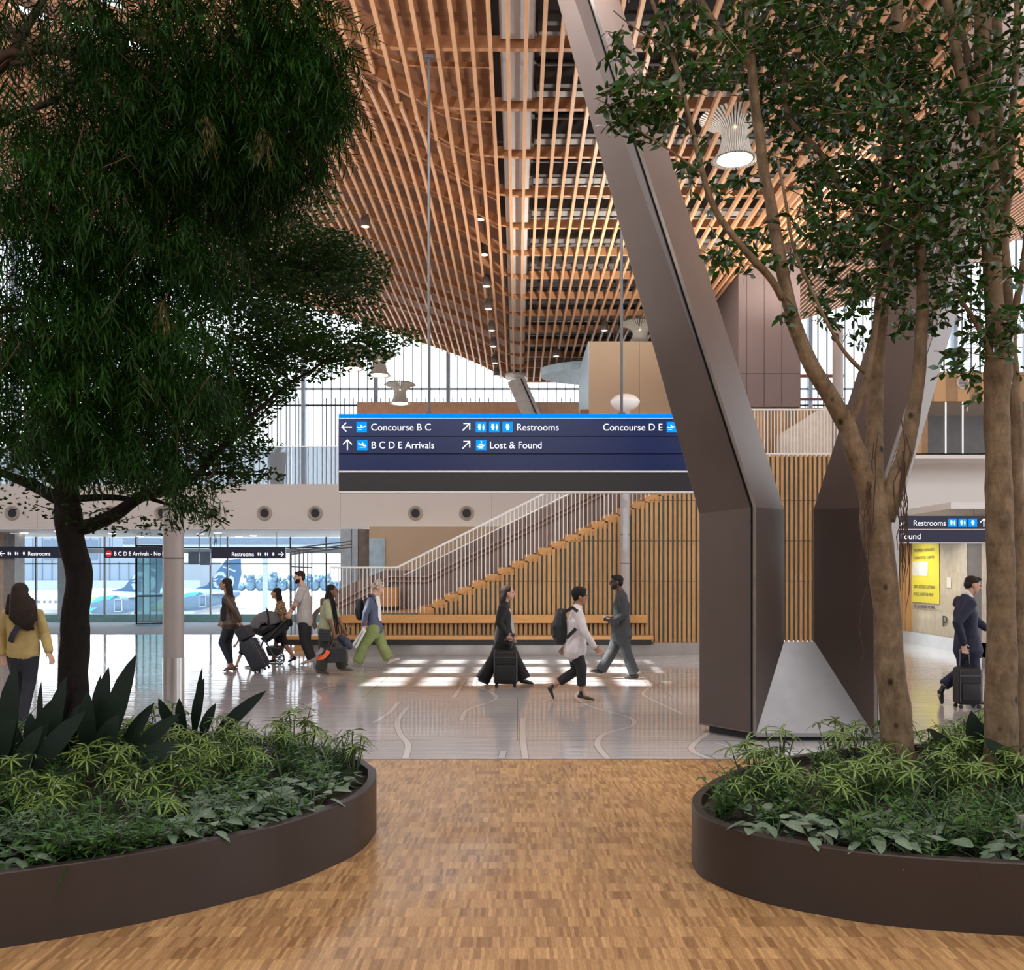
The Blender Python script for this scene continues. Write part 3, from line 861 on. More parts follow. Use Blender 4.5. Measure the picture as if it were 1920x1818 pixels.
# ribbed far side wall of the stair, with its twin handrails
YP = YS+2.35
m = MB()
prof_top = [at(600,1123,YP), at(656,1095,YP), at(720,1069,YP), at(776,1069,YP), at(1076,924,YP), at(1290,820,YP)]
bot = [at(1290,1000,YP), at(1010,1060,YP), at(800,1160,YP), at(640,1170,YP), at(600,1180,YP)]
m.prism(prof_top+bot, (0,.08,0)); m.build('ribbed_side', MAT_BROWNRIB, stair)
m = MB()
for dy in (12, 20):
    pts = [at(612,1128+dy,YP-.08), at(656,1105+dy,YP-.08), at(722,1073+dy*.9,YP-.08)] if dy == 12 else [at(612,1128+dy,YP-.08), at(730,1075+dy,YP-.08)]
    m.tube(pts, .02, 8)
for dy in (0, 9):
    m.tube([at(725,1081+dy,YP-.08), at(800,1081+dy,YP-.08), at(1090,938+dy,YP-.08), at(1290,838+dy,YP-.08)], .02, 8)
m.build('handrail', plain('rosy_rail',(.42,.31,.27),.35,.5), stair)
m = MB(); m.tube([at(758,1150,YP-.3), at(758,1078,YP-.3), at(1060,929,YP-.3), at(1290,814,YP-.3)], .018, 8)
m.tube([at(758,1148,YP-.3), at(783,1148,YP-.3)], .018, 8); m.build('inner_rail', MAT_STEEL, stair)
# white front rail with its balusters
rt = lambda x: 1.87 if x < -2.57 else 1.87+(x+2.57)*.5018
m = MB(); m.tube([V(-3.99,YS-.02,1.87),V(-2.57,YS-.02,1.87),V(4.55,YS-.02,rt(4.55))], .022, 8); m.build('top_rail', MAT_WHITEBAR, stair)
bal = None; x = -3.99; i = 0
while x < 4.5 and i < 99:
    zb = .90 if x < -1.95 else nose(x)-.02
    if x < -3.55: zb = .60
    m = MB(); m.tube([V(x,YS-.02,zb),V(x,YS-.02,rt(x))], .010, 6); m.build('baluster', MAT_WHITEBAR, stair)
    x += .0872; i += 1
# slatted side with green backing
m = MB(); m.prism([V(-4.0,YS+.05,.42),V(6.9,YS+.05,.30),V(6.9,YS+.05,4.25),V(4.5,YS+.05,4.25),V(-1.62,YS+.05,1.08),V(-1.85,YS+.05,.9),V(-4.0,YS+.05,.9)], (0,.06,0)); m.build('green_backing', MAT_GREENBACK, stair)
m = MB(); x = -4.0; r2 = random.Random(3)
while x < 6.9:
    z0 = .42 if x < 2.76 else .27
    z1 = .88 if x < -1.75 else min(4.28, nose(x)-.13+.0)
    if x > 4.5: z1 = 4.28
    w = r2.choice((.048,.056,.064)); cuts = [z0]+[z for z in (1.58, 2.44, 3.3) if z < z1]+[z1]
    for a, b in zip(cuts, cuts[1:]): m.box(x-w/2, x+w/2, YS-.03, YS+.05, a+.006, b-.006)
    x += .0995
m.build('timber_slats', MAT_SLATWOOD, stair)
m = MB(); m.box(-4.3, 2.9, YS-.30, YS+.5, 0, .25); m.box(2.9, 6.9, YS-.02, YS+.5, 0, .27); m.prism([at(560,1238,20.4),at(640,1238,20.4),at(640,1200,20.4)], (0,.5,0)); m.build('steel_base', MAT_STEEL, stair)
m = MB(); m.box(-4.0, 2.9, YS+.0, YS+.45, .25, .42); m.build('painted_gap_shade', MAT_BLACK, stair)  # black box painted as the shade in the recess under the bench
# bench
bench = empty('long_bench', (0,YS-.2,0), 'long oak bench with a plank back in front of the slatted stair side', 'bench')
m = MB(); m.box(-4.95, 2.84, YS-.5, YS-.06, .36, .44)
o = m.build('seat', MAT_OAK, bench); bevel(o,.008)
m = MB(); m.box(-4.9, 2.80, YS-.46, YS-.07, .25, .36); m.build('seat_frame', MAT_BLACK, bench)
m = MB(); m.box(-3.75, 2.76, YS-.13, YS-.06, .69, .87); o = m.build('backrest', MAT_OAK, bench); bevel(o,.008)
# hoop sculpture / armrest seen behind the man with the pram
m = MB(); c = at(611,1163,20.9); n = 18; pts = []
for k in range(n+1):
    a = R(100+k*6.6); pts.append(c+V(math.cos(a)*.27, 0, math.sin(a)*.27))
m.sweep(pts, .10, .035, up=(0,1,0))
tag(m.build('hoop', plain('hoop_wood',(.13,.09,.065),.4)), 'curved timber hoop standing at the left end of the bench', 'hoop')
# gallery railing
gal = empty('gallery_railing', (6,20.95,4.33), 'white barred railing along the gallery above the slatted wall', 'railing')
m = MB(); m.box(4.4,7.4,20.93,20.97,5.30,5.335); m.box(4.4,7.4,20.93,20.97,4.34,4.37); m.build('top_rail', MAT_WHITEBAR, gal)
x = 4.45
while x < 7.4:
    m = MB(); m.tube([V(x,20.95,4.36),V(x,20.95,5.31)], .011, 6); m.build('baluster', MAT_WHITEBAR, gal); x += .0725
# tall loop frames near the window: dark bar trellis
tre = empty('bar_screen', at(580,1150,24), 'tall screen of thin dark bars in front of the window wall', 'screen')
tre.location.z = 0
m = MB(); Yt = 24.0
for px in (546,553,561,569,577,584.5):
    a = at(px,1028 if px < 584 else 1034,Yt); b = at(px,1155,Yt); b.z = 0; m.tube([a,b], .018, 6)
for py in (1028,1062,1128): m.tube([at(546,py,Yt), at(585,py+ (6 if py==1028 else 2),Yt)], .018, 6)
for dy in (0,6,11): m.tube([at(546,1028+dy,Yt), at(660,1014+dy,Yt)], .018, 6)
m.build('bars', plain('screen_metal',(.17,.19,.21),.4,.5), tre)

# ================================================================ SIGNS
MAT_NAVY = plain('navy_sign', (.010,.022,.100), .35, 0, .04)
MAT_NAVY_D = plain('navy_dark_sign', (.013,.016,.055), .4, 0, .04)
MAT_SIGNGREY = plain('charcoal_sign', (.026,.025,.030), .45, 0, .03)
MAT_BRIGHTBLUE = emit('lit_blue_strip', (.0,.20,.95), 1.0)
MAT_ICON = emit('lit_icon_blue', (.004,.27,.86), .95)
MAT_LETTER = emit('lit_letter', (.90,.91,.95), .95)
def text(parent, s, x0, zc, y, w, h, mat=None, name='lettering', align='L'):
    """line of lettering facing -Y: left end x0, middle height zc, width w, capital height h"""
    c = bpy.data.curves.new(name, 'FONT'); c.body = s; c.extrude = .0015
    tmp = bpy.data.objects.new(name, c); COL.objects.link(tmp)
    bpy.context.view_layer.update()
    dg = bpy.context.evaluated_depsgraph_get()
    me = bpy.data.meshes.new_from_object(tmp.evaluated_get(dg))
    bpy.data.objects.remove(tmp)
    a = np.array([v.co for v in me.vertices]); lo = a.min(0); hi = a.max(0)
    sx = w/(hi[0]-lo[0]); sz = h/.70
    org = root_origin(parent)
    for v in me.vertices:
        X, Z, D = (v.co.x-lo[0])*sx, (v.co.y-.35)*sz, v.co.z
        v.co = Vector((x0+X, y-.003-D, zc+Z)) - org
    me.materials.clear(); me.materials.append(mat or MAT_LETTER)
    o = bpy.data.objects.new(name, me); COL.objects.link(o); o.parent = parent
    return o
def arrow(parent, c, s, ang, y, mat=None):
    m = MB(); d = V(math.cos(ang),0,math.sin(ang)); c = Vector((c.x,y-.004,c.z)); w = s*.11
    tip = c+d*s/2; m.bar(c-d*s/2, tip, w, .004, up=(0,-1,0))
    for da in (R(135), -R(135)):
        e = V(math.cos(ang+da),0,math.sin(ang+da)); m.bar(tip-e*w*.35, tip+e*s*.62, w, .004, up=(0,-1,0))
    return m.build('arrow', mat or MAT_LETTER, parent)
def tile_icon(parent, x, z, s, y, kind, tile=True):
    """square pictogram tile with lower left corner x,z"""
    host = parent
    if tile:
        m = MB(); m.box(x,x+s,y-.006,y,z,z+s); host = m.build('icon_tile', MAT_ICON, parent)
    yy = y-.007; m = MB()
    def P(pts): m.prism([V(x+a*s,yy,z+b*s) for a, b in pts], (0,-.003,0))
    def circ(cx, cz, r, n=10): P([(cx+r*math.cos(2*math.pi*k/n), cz+r*math.sin(2*math.pi*k/n)) for k in range(n)])
    def person(cx, skirt):
        circ(cx,.74,.055); P([(cx-.07,.66),(cx+.07,.66),(cx+.10,.42),(cx+(.09 if skirt else .05),.40),(cx+.04,.18),(cx-.04,.18),(cx-(.09 if skirt else .05),.40),(cx-.10,.42)])
    def bowl(cx, k):
        P([(cx-.13*k,.80),(cx+.13*k,.80),(cx+.13*k,.60),(cx-.13*k,.60)]); P([(cx-.20*k,.57),(cx+.20*k,.57),(cx+.12*k,.40),(cx-.12*k,.40)]); P([(cx-.08*k,.38),(cx+.08*k,.38),(cx+.11*k,.22),(cx-.11*k,.22)])
    if kind == 'plane_up':
        P([(.08,.42),(.22,.38),(.62,.46),(.90,.56),(.94,.62),(.84,.62),(.60,.56),(.40,.74),(.33,.74),(.44,.54),(.22,.50),(.14,.56),(.09,.56)]); P([(.14,.24),(.52,.24),(.52,.28),(.14,.28)])
    elif kind == 'plane_down':
        P([(.92,.42),(.80,.36),(.40,.46),(.14,.60),(.12,.72),(.18,.72),(.26,.63),(.48,.58),(.50,.76),(.56,.76),(.68,.54),(.88,.49)]); P([(.25,.26),(.85,.26),(.85,.30),(.25,.30)])
    elif kind == 'wc_w': bowl(.36,.95); person(.74, True)
    elif kind == 'wc_m': bowl(.36,.95); person(.74, False)
    elif kind == 'wc': bowl(.5,1.15)
    elif kind == 'lost':
        P([(.44,.88),(.58,.88),(.58,.76),(.52,.70),(.52,.64),(.47,.64),(.47,.72),(.53,.78),(.53,.83),(.44,.83)]); P([(.25,.52),(.70,.52),(.70,.60),(.25,.60)])
        P([(.12,.40),(.60,.42),(.88,.56),(.90,.50),(.66,.32),(.12,.30)]); P([(.25,.18),(.70,.18),(.70,.25),(.25,.25)])
    m.build('pictogram', MAT_LETTER, host)

# big hanging sign
YG = 13.0; px2 = YG/FOC
sx0 = at(635,0,YG).x; sx1 = 2.62
zt = lambda py: EYE+(1070-py)*px2
big = empty('hanging_sign', ((sx0+sx1)/2, YG, zt(922)), 'big navy hanging sign for Concourse B C, restrooms and Lost & Found', 'sign')
def panel(a, b, mat, name, d=.0, par=None): 
    m = MB(); m.box(sx0, sx1, YG-d, YG+.20, zt(b), zt(a)); return m.build(name, mat, par or big)
panel(776,784, MAT_BRIGHTBLUE, 'light_strip')
for a, b in ((785,817),(818.5,850),(851.5,882)): panel(a, b, MAT_NAVY, 'message_panel')
panel(885.5,920.5, MAT_SIGNGREY, 'blank_panel')
m = MB()
for a, b in ((784,785),(882.3,885.3),(920.7,923)): m.box(sx0-.012, sx1, YG-.006, YG+.206, zt(b), zt(a))
m.box(sx0-.014, sx0, YG-.006, YG+.206, zt(923), zt(784))
m.build('frame', MAT_WHITEBAR, big)
m = MB(); m.box(sx0+.01, sx1-.01, YG+.03, YG+.17, zt(921), zt(777)); m.build('core', MAT_BLACK, big)
for px in (803,1167):
    m = MB(); X = at(px,0,YG).x; m.tube([V(X,YG+.1,zt(776)),V(X,YG+.1,ZS+.02)], .020, 10)
    m.box(X-.045,X+.045,YG+.055,YG+.145,zt(776),zt(776)+.03); m.box(X-.07,X+.07,YG+.04,YG+.16,ZS-.02,ZS+.02); m.build('hanger_rod', plain('rod_dark',(.10,.10,.105),.5,.2), big)
def T(s, pxa, pxb, pyc, h, Yq, par): text(par, s, at(pxa,0,Yq).x, EYE+(1070-pyc)*Yq/FOC, Yq, (pxb-pxa)*Yq/FOC, h*Yq/FOC)
T('Concourse B C', 696, 808, 800.5, 13, YG, big); T('B C D E Arrivals', 697, 814, 834, 13, YG, big)
T('Restrooms', 969.5, 1047.5, 800.5, 13, YG, big); T('Lost & Found', 919, 1015.5, 834, 13, YG, big); T('Concourse D E', 1131, 1242, 800.5, 13, YG, big)
arrow(big, at(650.5,800.5,YG), 19*px2, math.pi, YG); arrow(big, at(651.5,834,YG), 19*px2, math.pi/2, YG)
arrow(big, at(874,800.5,YG), 19*px2, math.pi/4, YG); arrow(big, at(874,834,YG), 19*px2, math.pi/4, YG)
S = 19.5*px2
for px, py, k in ((668.5,810.5,'plane_up'),(669.5,844,'plane_down'),(892,810.5,'wc_w'),(917,810.5,'wc_m'),(942,810.5,'wc'),(892.5,844,'lost'),(1250,810.5,'plane_up')):
    c = at(px,py,YG); tile_icon(big, c.x, c.z, S, YG, k)
# small hanging signs on the left
def small_sign(pxa, pxb, pya, pyb, Yq, label, zc=3.0, rods=(), mat=None):
    a = at(pxa,pyb,Yq); b = at(pxb,pya,Yq)
    s = empty('hanging_sign', ((a.x+b.x)/2, Yq, a.z), label, 'sign')
    m = MB(); m.box(a.x,b.x,Yq,Yq+.12,a.z,b.z); m.build('message_panel', mat or MAT_NAVY_D, s)
    for px in rods:
        X = at(px,0,Yq).x; m = MB(); m.tube([V(X,Yq+.06,b.z),V(X,Yq+.06,zc)], .008, 6); m.build('hanger_wire', MAT_PIPE, s)
    return s
YQ = 29.6; q = YQ/FOC
s = small_sign(-40,138,1024.5,1046,YQ,'navy hanging sign for restrooms at the far left, arrow pointing left',rods=(12,110))
T('Restrooms', 53, 94.5, 1037.5, 7.5, YQ, s); arrow(s, at(4,1037.5,YQ), 10*q, math.pi, YQ)
for px, k in ((12.5,'wc_w'),(26,'wc_m'),(40,'wc')): c = at(px,1042.5,YQ); tile_icon(s, c.x, c.z, 10*q, YQ, k, False)
s = small_sign(195,340,1025,1046,YQ,'navy hanging sign with a red no entry disc for arrivals',rods=(209,320))
T('B C D E Arrivals - No Entry', 214, 325, 1037.5, 7.5, YQ, s)
m = MB(); c = at(204,1037.5,YQ); m.prism([V(c.x+.10*math.cos(2*math.pi*k/20),YQ-.003,c.z+.10*math.sin(2*math.pi*k/20)) for k in range(20)], (0,-.004,0)); o = m.build('no_entry_disc', emit('sign_red',(.62,.03,.05),.8), s)
m = MB(); m.prism([V(c.x+.088*math.cos(2*math.pi*k/20),YQ-.008,c.z+.088*math.sin(2*math.pi*k/20)) for k in range(20)], (0,-.001,0)); m.build('no_entry_face', emit('sign_red2',(.50,.015,.03),.8), o)
m = MB(); m.box(c.x-.065,c.x+.065,YQ-.012,YQ-.009,c.z-.016,c.z+.016); m.build('bar', MAT_LETTER, o)
s = small_sign(396,535,1025,1047,YQ,'dark hanging sign for restrooms with arrow pointing right, left of the bar screen',rods=(412,518), mat=MAT_NAVY_D)
T('Restrooms', 435, 476, 1038.5, 7.5, YQ, s); arrow(s, at(526.5,1038.5,YQ), 10*q, 0, YQ)
for px, k in ((481,'wc_w'),(494.5,'wc_m'),(507.5,'wc')): c = at(px,1043.5,YQ); tile_icon(s, c.x, c.z, 10*q, YQ, k, False)
# sign on the right, near the man in the navy suit
YR = 18.75
s = small_sign(1610,1862,967,1017,YR,'navy hanging sign for restrooms and Found at the right, half behind the trees',zc=3.0,rods=(1655,1829))
m = MB(); a = at(1610,991.5,YR); b = at(1862,993,YR); m.box(a.x,b.x,YR-.004,YR,b.z,a.z); a = at(1610,1016.5,YR); b = at(1862,1018.5,YR); m.box(a.x,b.x,YR-.004,YR+.12,b.z,a.z); m.build('trim_line', MAT_WHITE, s)
T('Elevator', 1651, 1697, 980, 10.5, YR, s); T('Restrooms', 1713, 1773, 980, 10.5, YR, s); T('Lost & Found', 1643, 1726, 1005, 10.5, YR, s)
arrow(s, at(1844.5,980,YR), 15*YR/FOC, math.pi/2, YR)
for px, k in ((1778,'wc_w'),(1797,'wc_m'),(1816,'wc')): c = at(px,987.5,YR); tile_icon(s, c.x, c.z, 15.5*YR/FOC, YR, k)
# grey double board outside the glass
s = empty('board_sign', at(373,1060,33.2), 'pair of grey notice boards hanging behind the left hand restroom signs', 'sign')
for a, b in ((353,372),(375,394)):
    m = MB(); p1 = at(a,1058 if a < 360 else 1059,33.2); p2 = at(b,1034,33.2); m.box(p1.x,p2.x,33.2,33.25,p1.z,p2.z); m.build('board', plain('board_grey',(.25,.29,.36),.5), s)
m = MB(); p1 = at(373.5,1058,33.2); m.tube([p1, V(p1.x,33.2,3.0)], .02, 6); m.build('hanger_rod', MAT_PIPE, s)
def T2(sx, a, b, py, h, Yq, par, mat): text(par, sx, at(a,0,Yq).x, EYE+(1070-py)*Yq/FOC, Yq, (b-a)*Yq/FOC, h*Yq/FOC, mat)

# yellow poster on the shop glass (faces -X)
def text_x(parent, s, y0, zc, x, w, h, mat):
    o = text(parent, s, 0, 0, 0, w, h, mat); org = root_origin(parent)
    for v in o.data.vertices:
        p = v.co+org; v.co = V(x-.004+p.y, y0-p.x, zc+p.z)-org
    return o
po = MB(); po.box(XW-.02, XW-.013, 22.15, 23.66, 1.04, 2.47)
poster = tag(po.build('poster', plain('yellow_poster',(.80,.72,.02),.4,0,.02)), 'bright yellow poster with grey lettering on the shop glass', 'poster')
MAT_PTXT = plain('poster_text',(.20,.19,.10),.5)
for sx, z, w in (('WOMEN OWNED',2.30,1.15),('CURATED GIFTS',2.12,1.15),('GIFTS, BOOKS, CLOTHING',1.42,1.2),('MUSIC, LOOT OR PENS',1.24,1.1)):
    text_x(poster, sx, 23.55, z, XW-.02, w, .075, MAT_PTXT)
m = MB(); m.box(XW-.026,XW-.021,22.75,23.62,1.68,2.02); m.build('pale_window', plain('pale_sheet',(.75,.80,.82),.2), poster)
dec = MB(); dec.box(XW-.02, XW-.013, 22.2, 23.6, .90, .905)
dcl = tag(dec.build('decal', MAT_PTXT), 'dark lettering on the shop glass under the yellow poster', 'decal')
text_x(dcl, 'ART. ALL MADE BY WOMEN.', 23.55, .95, XW-.018, 1.2, .07, MAT_BLACK)
text_x(dcl, 'p', 21.95, .74, XW-.018, .22, .26, MAT_BLACK)
m = MB(); m.box(XW-.02,XW-.013,21.55,21.75,1.42,1.66); tag(m.build('notice', plain('paper_white',(.8,.8,.78),.5)), 'small white paper notice on the shop glass', 'notice')

# shop shelf at the far right edge
sh = empty('display_shelf', (9.7,17.4,0), 'white display shelf with crimson base at the right edge', 'shelf')
m = MB(); m.box(9.1,10.4,17.4,17.8,.05,.55); m.build('base', plain('white_base',(.62,.58,.55),.5), sh)
m = MB(); m.box(9.1,10.4,17.42,17.8,.55,1.02); m.build('crimson_panel', plain('crimson',(.24,.012,.05),.45), sh)
m = MB(); 
for z in (1.02,1.35,1.72): m.box(9.1,10.4,17.4,17.78,z,z+.05)
m.build('shelf_board', plain('white_shelf',(.74,.70,.66),.45), sh)
m = MB(); m.box(9.1,10.4,17.78,17.8,1.02,2.0); m.build('back_panel', plain('crimson_back',(.34,.05,.09),.5), sh)
cols = [(.6,.35,.05),(.15,.1,.05),(.7,.55,.1),(.4,.05,.08),(.65,.6,.5)]
for i in range(5):
    x = 9.18+i*.24; m = MB(); m.box(x,x+.15,17.5,17.62,1.40,1.40+.2+.03*(i%3)); tag(m.build('packet', plain('packet_%d' % i, cols[i], .5)), 'small coloured packet on the upper shelf at the right edge', 'packet', 'packets on the display shelf')
for i in range(4):
    x = 9.2+i*.29; m = MB(); m.lathe([(.06,0),(.06,.14),(.04,.17),(.04,.2)],(x+.06,17.56,1.07),12); tag(m.build('jar', plain('jar_%d' % (i%2), cols[(i+1)%3], .3)), 'small dark jar on the lower shelf at the right edge', 'jar', 'jars on the display shelf')

# ================================================================ LAMPS
MAT_FIN = plain('lamp_fin', (.62,.60,.56), .45, 0, .03)
LAMP_GLOW = emit('lamp_disc', (1,.80,.55), 6.0)
lamp0 = None
def lamp_proto():
    lp = empty('pendant_lamp', (0,0,0), None, 'pendant lamp', 'finned hourglass pendants under the timber roof')
    m = MB(); N = 46
    prof = [(.37,.0),(.33,.03),(.265,.12),(.225,.24),(.205,.36),(.215,.44),(.28,.53),(.40,.60),(.55,.655)]
    for k in range(N):
        a = 2*math.pi*k/N; d = V(math.cos(a), math.sin(a), 0); u = V(-d.y, d.x, 0); th = .013
        vs = []; fs = []
        for i, (r, z) in enumerate(prof):
            ri = r-(.035 if i < 5 else .075)
            for sgn in (-1, 1): th = r*.040; vs += [d*r+u*th*sgn+V(0,0,z), d*ri+u*th*sgn+V(0,0,z+ (.055 if i > 5 else .0))]
        for i in range(len(prof)-1):
            b = i*4; fs += [(b,b+1,b+5,b+4),(b+2,b+6,b+7,b+3),(b,b+4,b+6,b+2),(b+1,b+3,b+7,b+5)]
        m.add(vs, fs)
    m.build('fins', MAT_FIN, lp)
    m = MB(); m.lathe([(.30,.02),(.245,.12),(.205,.24),(.185,.36),(.19,.40)], (0,0,0), 32); m.build('inner_shade', plain('lamp_inner',(.5,.47,.43),.5), lp, smooth=True)
    m = MB(); m.lathe([(.05,.008),(.27,.010),(.27,.02)], (0,0,0), 28); m.build('diffuser', LAMP_GLOW, lp)
    m = MB(); m.lathe([(.17,.43),(.175,.47)], (0,0,0), 20); m.build('upper_glow', emit('lamp_ring',(1,.75,.45),2.5), lp)
    m = MB(); m.lathe([(.19,.38),(.19,.42)], (0,0,0), 24); m.lathe([(.21,.49),(.21,.52)], (0,0,0), 24); m.build('collar', MAT_FIN, lp)
    return lp
LAMPS = [(1378,301,15.0,'finned pendant lamp glowing brightly between the branches of the right trees'),
         (1200,651,27.0,'finned pendant lamp half hidden behind the leaning bronze column'),
         (1156,731,28.0,'finned pendant lamp hanging behind the white bowl lamp'),
         (661,692,30.0,'finned pendant lamp tucked under the leafy twig tips, left of its neighbour'),
         (711,704,30.0,'finned pendant lamp fully seen beside the leafy twig tips'),
         (750,757,33.0,'finned pendant lamp lowest in front of the clerestory, above the blue sign'),
         (452,420,22.0,'finned pendant lamp glinting through the left tree crown')]
for i, (px, py, Y, lab) in enumerate(LAMPS):
    c = at(px, py, Y)
    if i == 0: L = lamp_proto(); L.location = c; lamp0 = L
    else: L = copy_tree(lamp0, c)
    for ch in list(L.children):
        if ch.name.startswith('cable'): bpy.data.objects.remove(ch)
    L['label'] = lab
    zc = ZS+rise(c.x, Y)+.3
    m = MB()
    for k in range(3):
        a = R(30+120*k); m.tube([c+V(.22*math.cos(a),.22*math.sin(a),.5), V(c.x+.04*math.cos(a),Y+.04*math.sin(a),zc)], .006 if i else .008, 5)
    m.build('cable', plain('lamp_cable',(.55,.47,.35),.4,.5), L)
    l = bpy.data.lights.new('lamp_spot', 'SPOT'); l.energy = 260; l.spot_size = R(110); l.spot_blend = .6; l.color = (1,.84,.64); l.shadow_soft_size = .2
    lo = bpy.data.objects.new('lamp_spot', l); COL.objects.link(lo); lo.location = c+V(0,0,-.02)
# track spotlights on the boarded side
sp0 = None
SPOTS = [(900,400,20.2),(908,467,21.8),(912,527,23.5),(916,570,25.2),(922,611,26.8),(925,641,28.5),(928,673,30.2),(931,697,31.9),(685,414,21.8),(684,691-80,30),(537,452,23.5),(1478,468,21.8),(1541,490,23.5),(1406,566,25.2),(1366,604,26.8),(1133,611,26.8),(1043,660,30.2),(1488,545,25.2)]
for i, (px, py, Y) in enumerate(SPOTS):
    c = at(px, py, Y)
    if sp0 is None:
        sp0 = empty('ceiling_spotlight', c, None, 'spotlight', 'can spotlights hung under the roof lattice'); s_ = sp0
        m = MB(); m.lathe([(.10,-.13),(.105,-.12),(.105,.06),(.085,.09),(.085,.14),(.03,.16)], c, 20); m.build('can', plain('can_bronze',(.10,.08,.07),.4,.3), sp0, smooth=True, auto=35)
        m = MB(); m.lathe([(.02,-.128),(.09,-.126),(.09,-.12)], c+V(0,0,-.006), 20); m.build('lens', emit('spot_lens',(1,.86,.68),1.3), sp0)
        m = MB(); m.box(c.x-.012,c.x+.012,Y-.11,Y+.11,c.z+.10,c.z+.12); m.tube([c+V(0,0,.12),c+V(0,0,.62)], .009, 6); m.build('hanger', MAT_PIPE, sp0)
    else: s_ = copy_tree(sp0, c)
    s_['label'] = 'small bronze can spotlight hung below the timber slats'
# ================================================================ LEAF TOOLS
SH_OVAL = [(0,.0),(.22,.62),(.5,1.0),(.78,.62),(1,.0)]
SH_LANCE = [(0,.15),(.3,.9),(.65,.8),(1,.0)]
SH_NEEDLE = [(0,.3),(.45,1.0),(1,.0)]
SH_HEART = [(0,.55),(.12,.95),(.35,1.0),(.7,.62),(1,.0)]
def leaf_arrays(P, D, N, L, Wd, shape, droop=.15, fold=.0):
    """P base points, D directions, N approximate normals, L lengths, Wd widths -> verts, quads"""
    P = np.asarray(P, float); D = np.asarray(D, float); N = np.asarray(N, float)
    D /= np.linalg.norm(D, axis=1, keepdims=True)
    S = np.cross(D, N); S /= np.maximum(np.linalg.norm(S, axis=1, keepdims=True), 1e-6)
    U = np.cross(S, D)
    L = np.asarray(L, float)[:,None]; Wd = np.asarray(Wd, float)[:,None]
    n = len(P); k = len(shape); rows = []
    for u, w in shape:
        c = P + D*L*u - U*L*droop*u*u
        h = Wd*.5*max(w, .02)
        rows.append(c - S*h + U*h*fold); rows.append(c + S*h + U*h*fold)
    vs = np.stack(rows, 1).reshape(-1, 3)
    base = (np.arange(n)*2*k)[:,None,None]
    q = np.array([[2*i,2*i+1,2*i+3,2*i+2] for i in range(k-1)])[None]
    return vs, (base+q).reshape(-1, 4)
def leaf_arrays4(P, D, N, L, Wd, shape, droop=.2, inner=.45, fold=.25):
    """like leaf_arrays, four across: margin, midrib band, margin; returns material index too"""
    P = np.asarray(P, float); D = np.asarray(D, float); N = np.asarray(N, float)
    D /= np.linalg.norm(D, axis=1, keepdims=True)
    S = np.cross(D, N); S /= np.maximum(np.linalg.norm(S, axis=1, keepdims=True), 1e-6)
    U = np.cross(S, D); L = np.asarray(L,float)[:,None]; Wd = np.asarray(Wd,float)[:,None]
    n = len(P); k = len(shape); rows = []
    for u, w in shape:
        c = P + D*L*u - U*L*droop*u*u; h = Wd*.5*max(w,.03)
        rows += [c - S*h + U*h*fold, c - S*h*inner, c + S*h*inner, c + S*h + U*h*fold]
    vs = np.stack(rows,1).reshape(-1,3); base = (np.arange(n)*4*k)[:,None,None]; q = []; mi = []
    for i in range(k-1):
        for j in range(3): q.append([4*i+j,4*i+j+1,4*i+j+5,4*i+j+4]); mi.append(1 if j == 1 else 0)
    return vs, (base+np.array(q)[None]).reshape(-1,4), np.tile(mi, n)
def mesh_np(name, vs, quads, mats, parent=None, mi=None, origin=None, smooth=False):
    me = bpy.data.meshes.new(name); o = bpy.data.objects.new(name, me); COL.objects.link(o)
    if parent is not None: org = root_origin(parent); o.parent = parent
    else:
        org = Vector(origin if origin is not None else tuple(vs.mean(0))); o.location = org
    vs = vs - np.array(org)
    me.vertices.add(len(vs)); me.vertices.foreach_set('co', vs.astype(np.float32).ravel())
    nq = len(quads); me.loops.add(nq*4); me.loops.foreach_set('vertex_index', quads.astype(np.int32).ravel())
    me.polygons.add(nq); me.polygons.foreach_set('loop_start', (np.arange(nq)*4).astype(np.int32))
    try: me.polygons.foreach_set('loop_total', np.full(nq,4,np.int32))
    except Exception: pass
    for m in (mats if isinstance(mats,(list,tuple)) else [mats]): me.materials.append(m)
    if mi is not None: me.polygons.foreach_set('material_index', np.asarray(mi,np.int32))
    if smooth: me.polygons.foreach_set('use_smooth', [True]*nq)
    me.update(calc_edges=True); me.validate()
    return o
def rdir(n, zlo=-1, zhi=1):
    a = nrng.uniform(0, 2*np.pi, n); z = nrng.uniform(zlo, zhi, n); r = np.sqrt(np.maximum(0,1-z*z))
    return np.stack([r*np.cos(a), r*np.sin(a), z], 1)

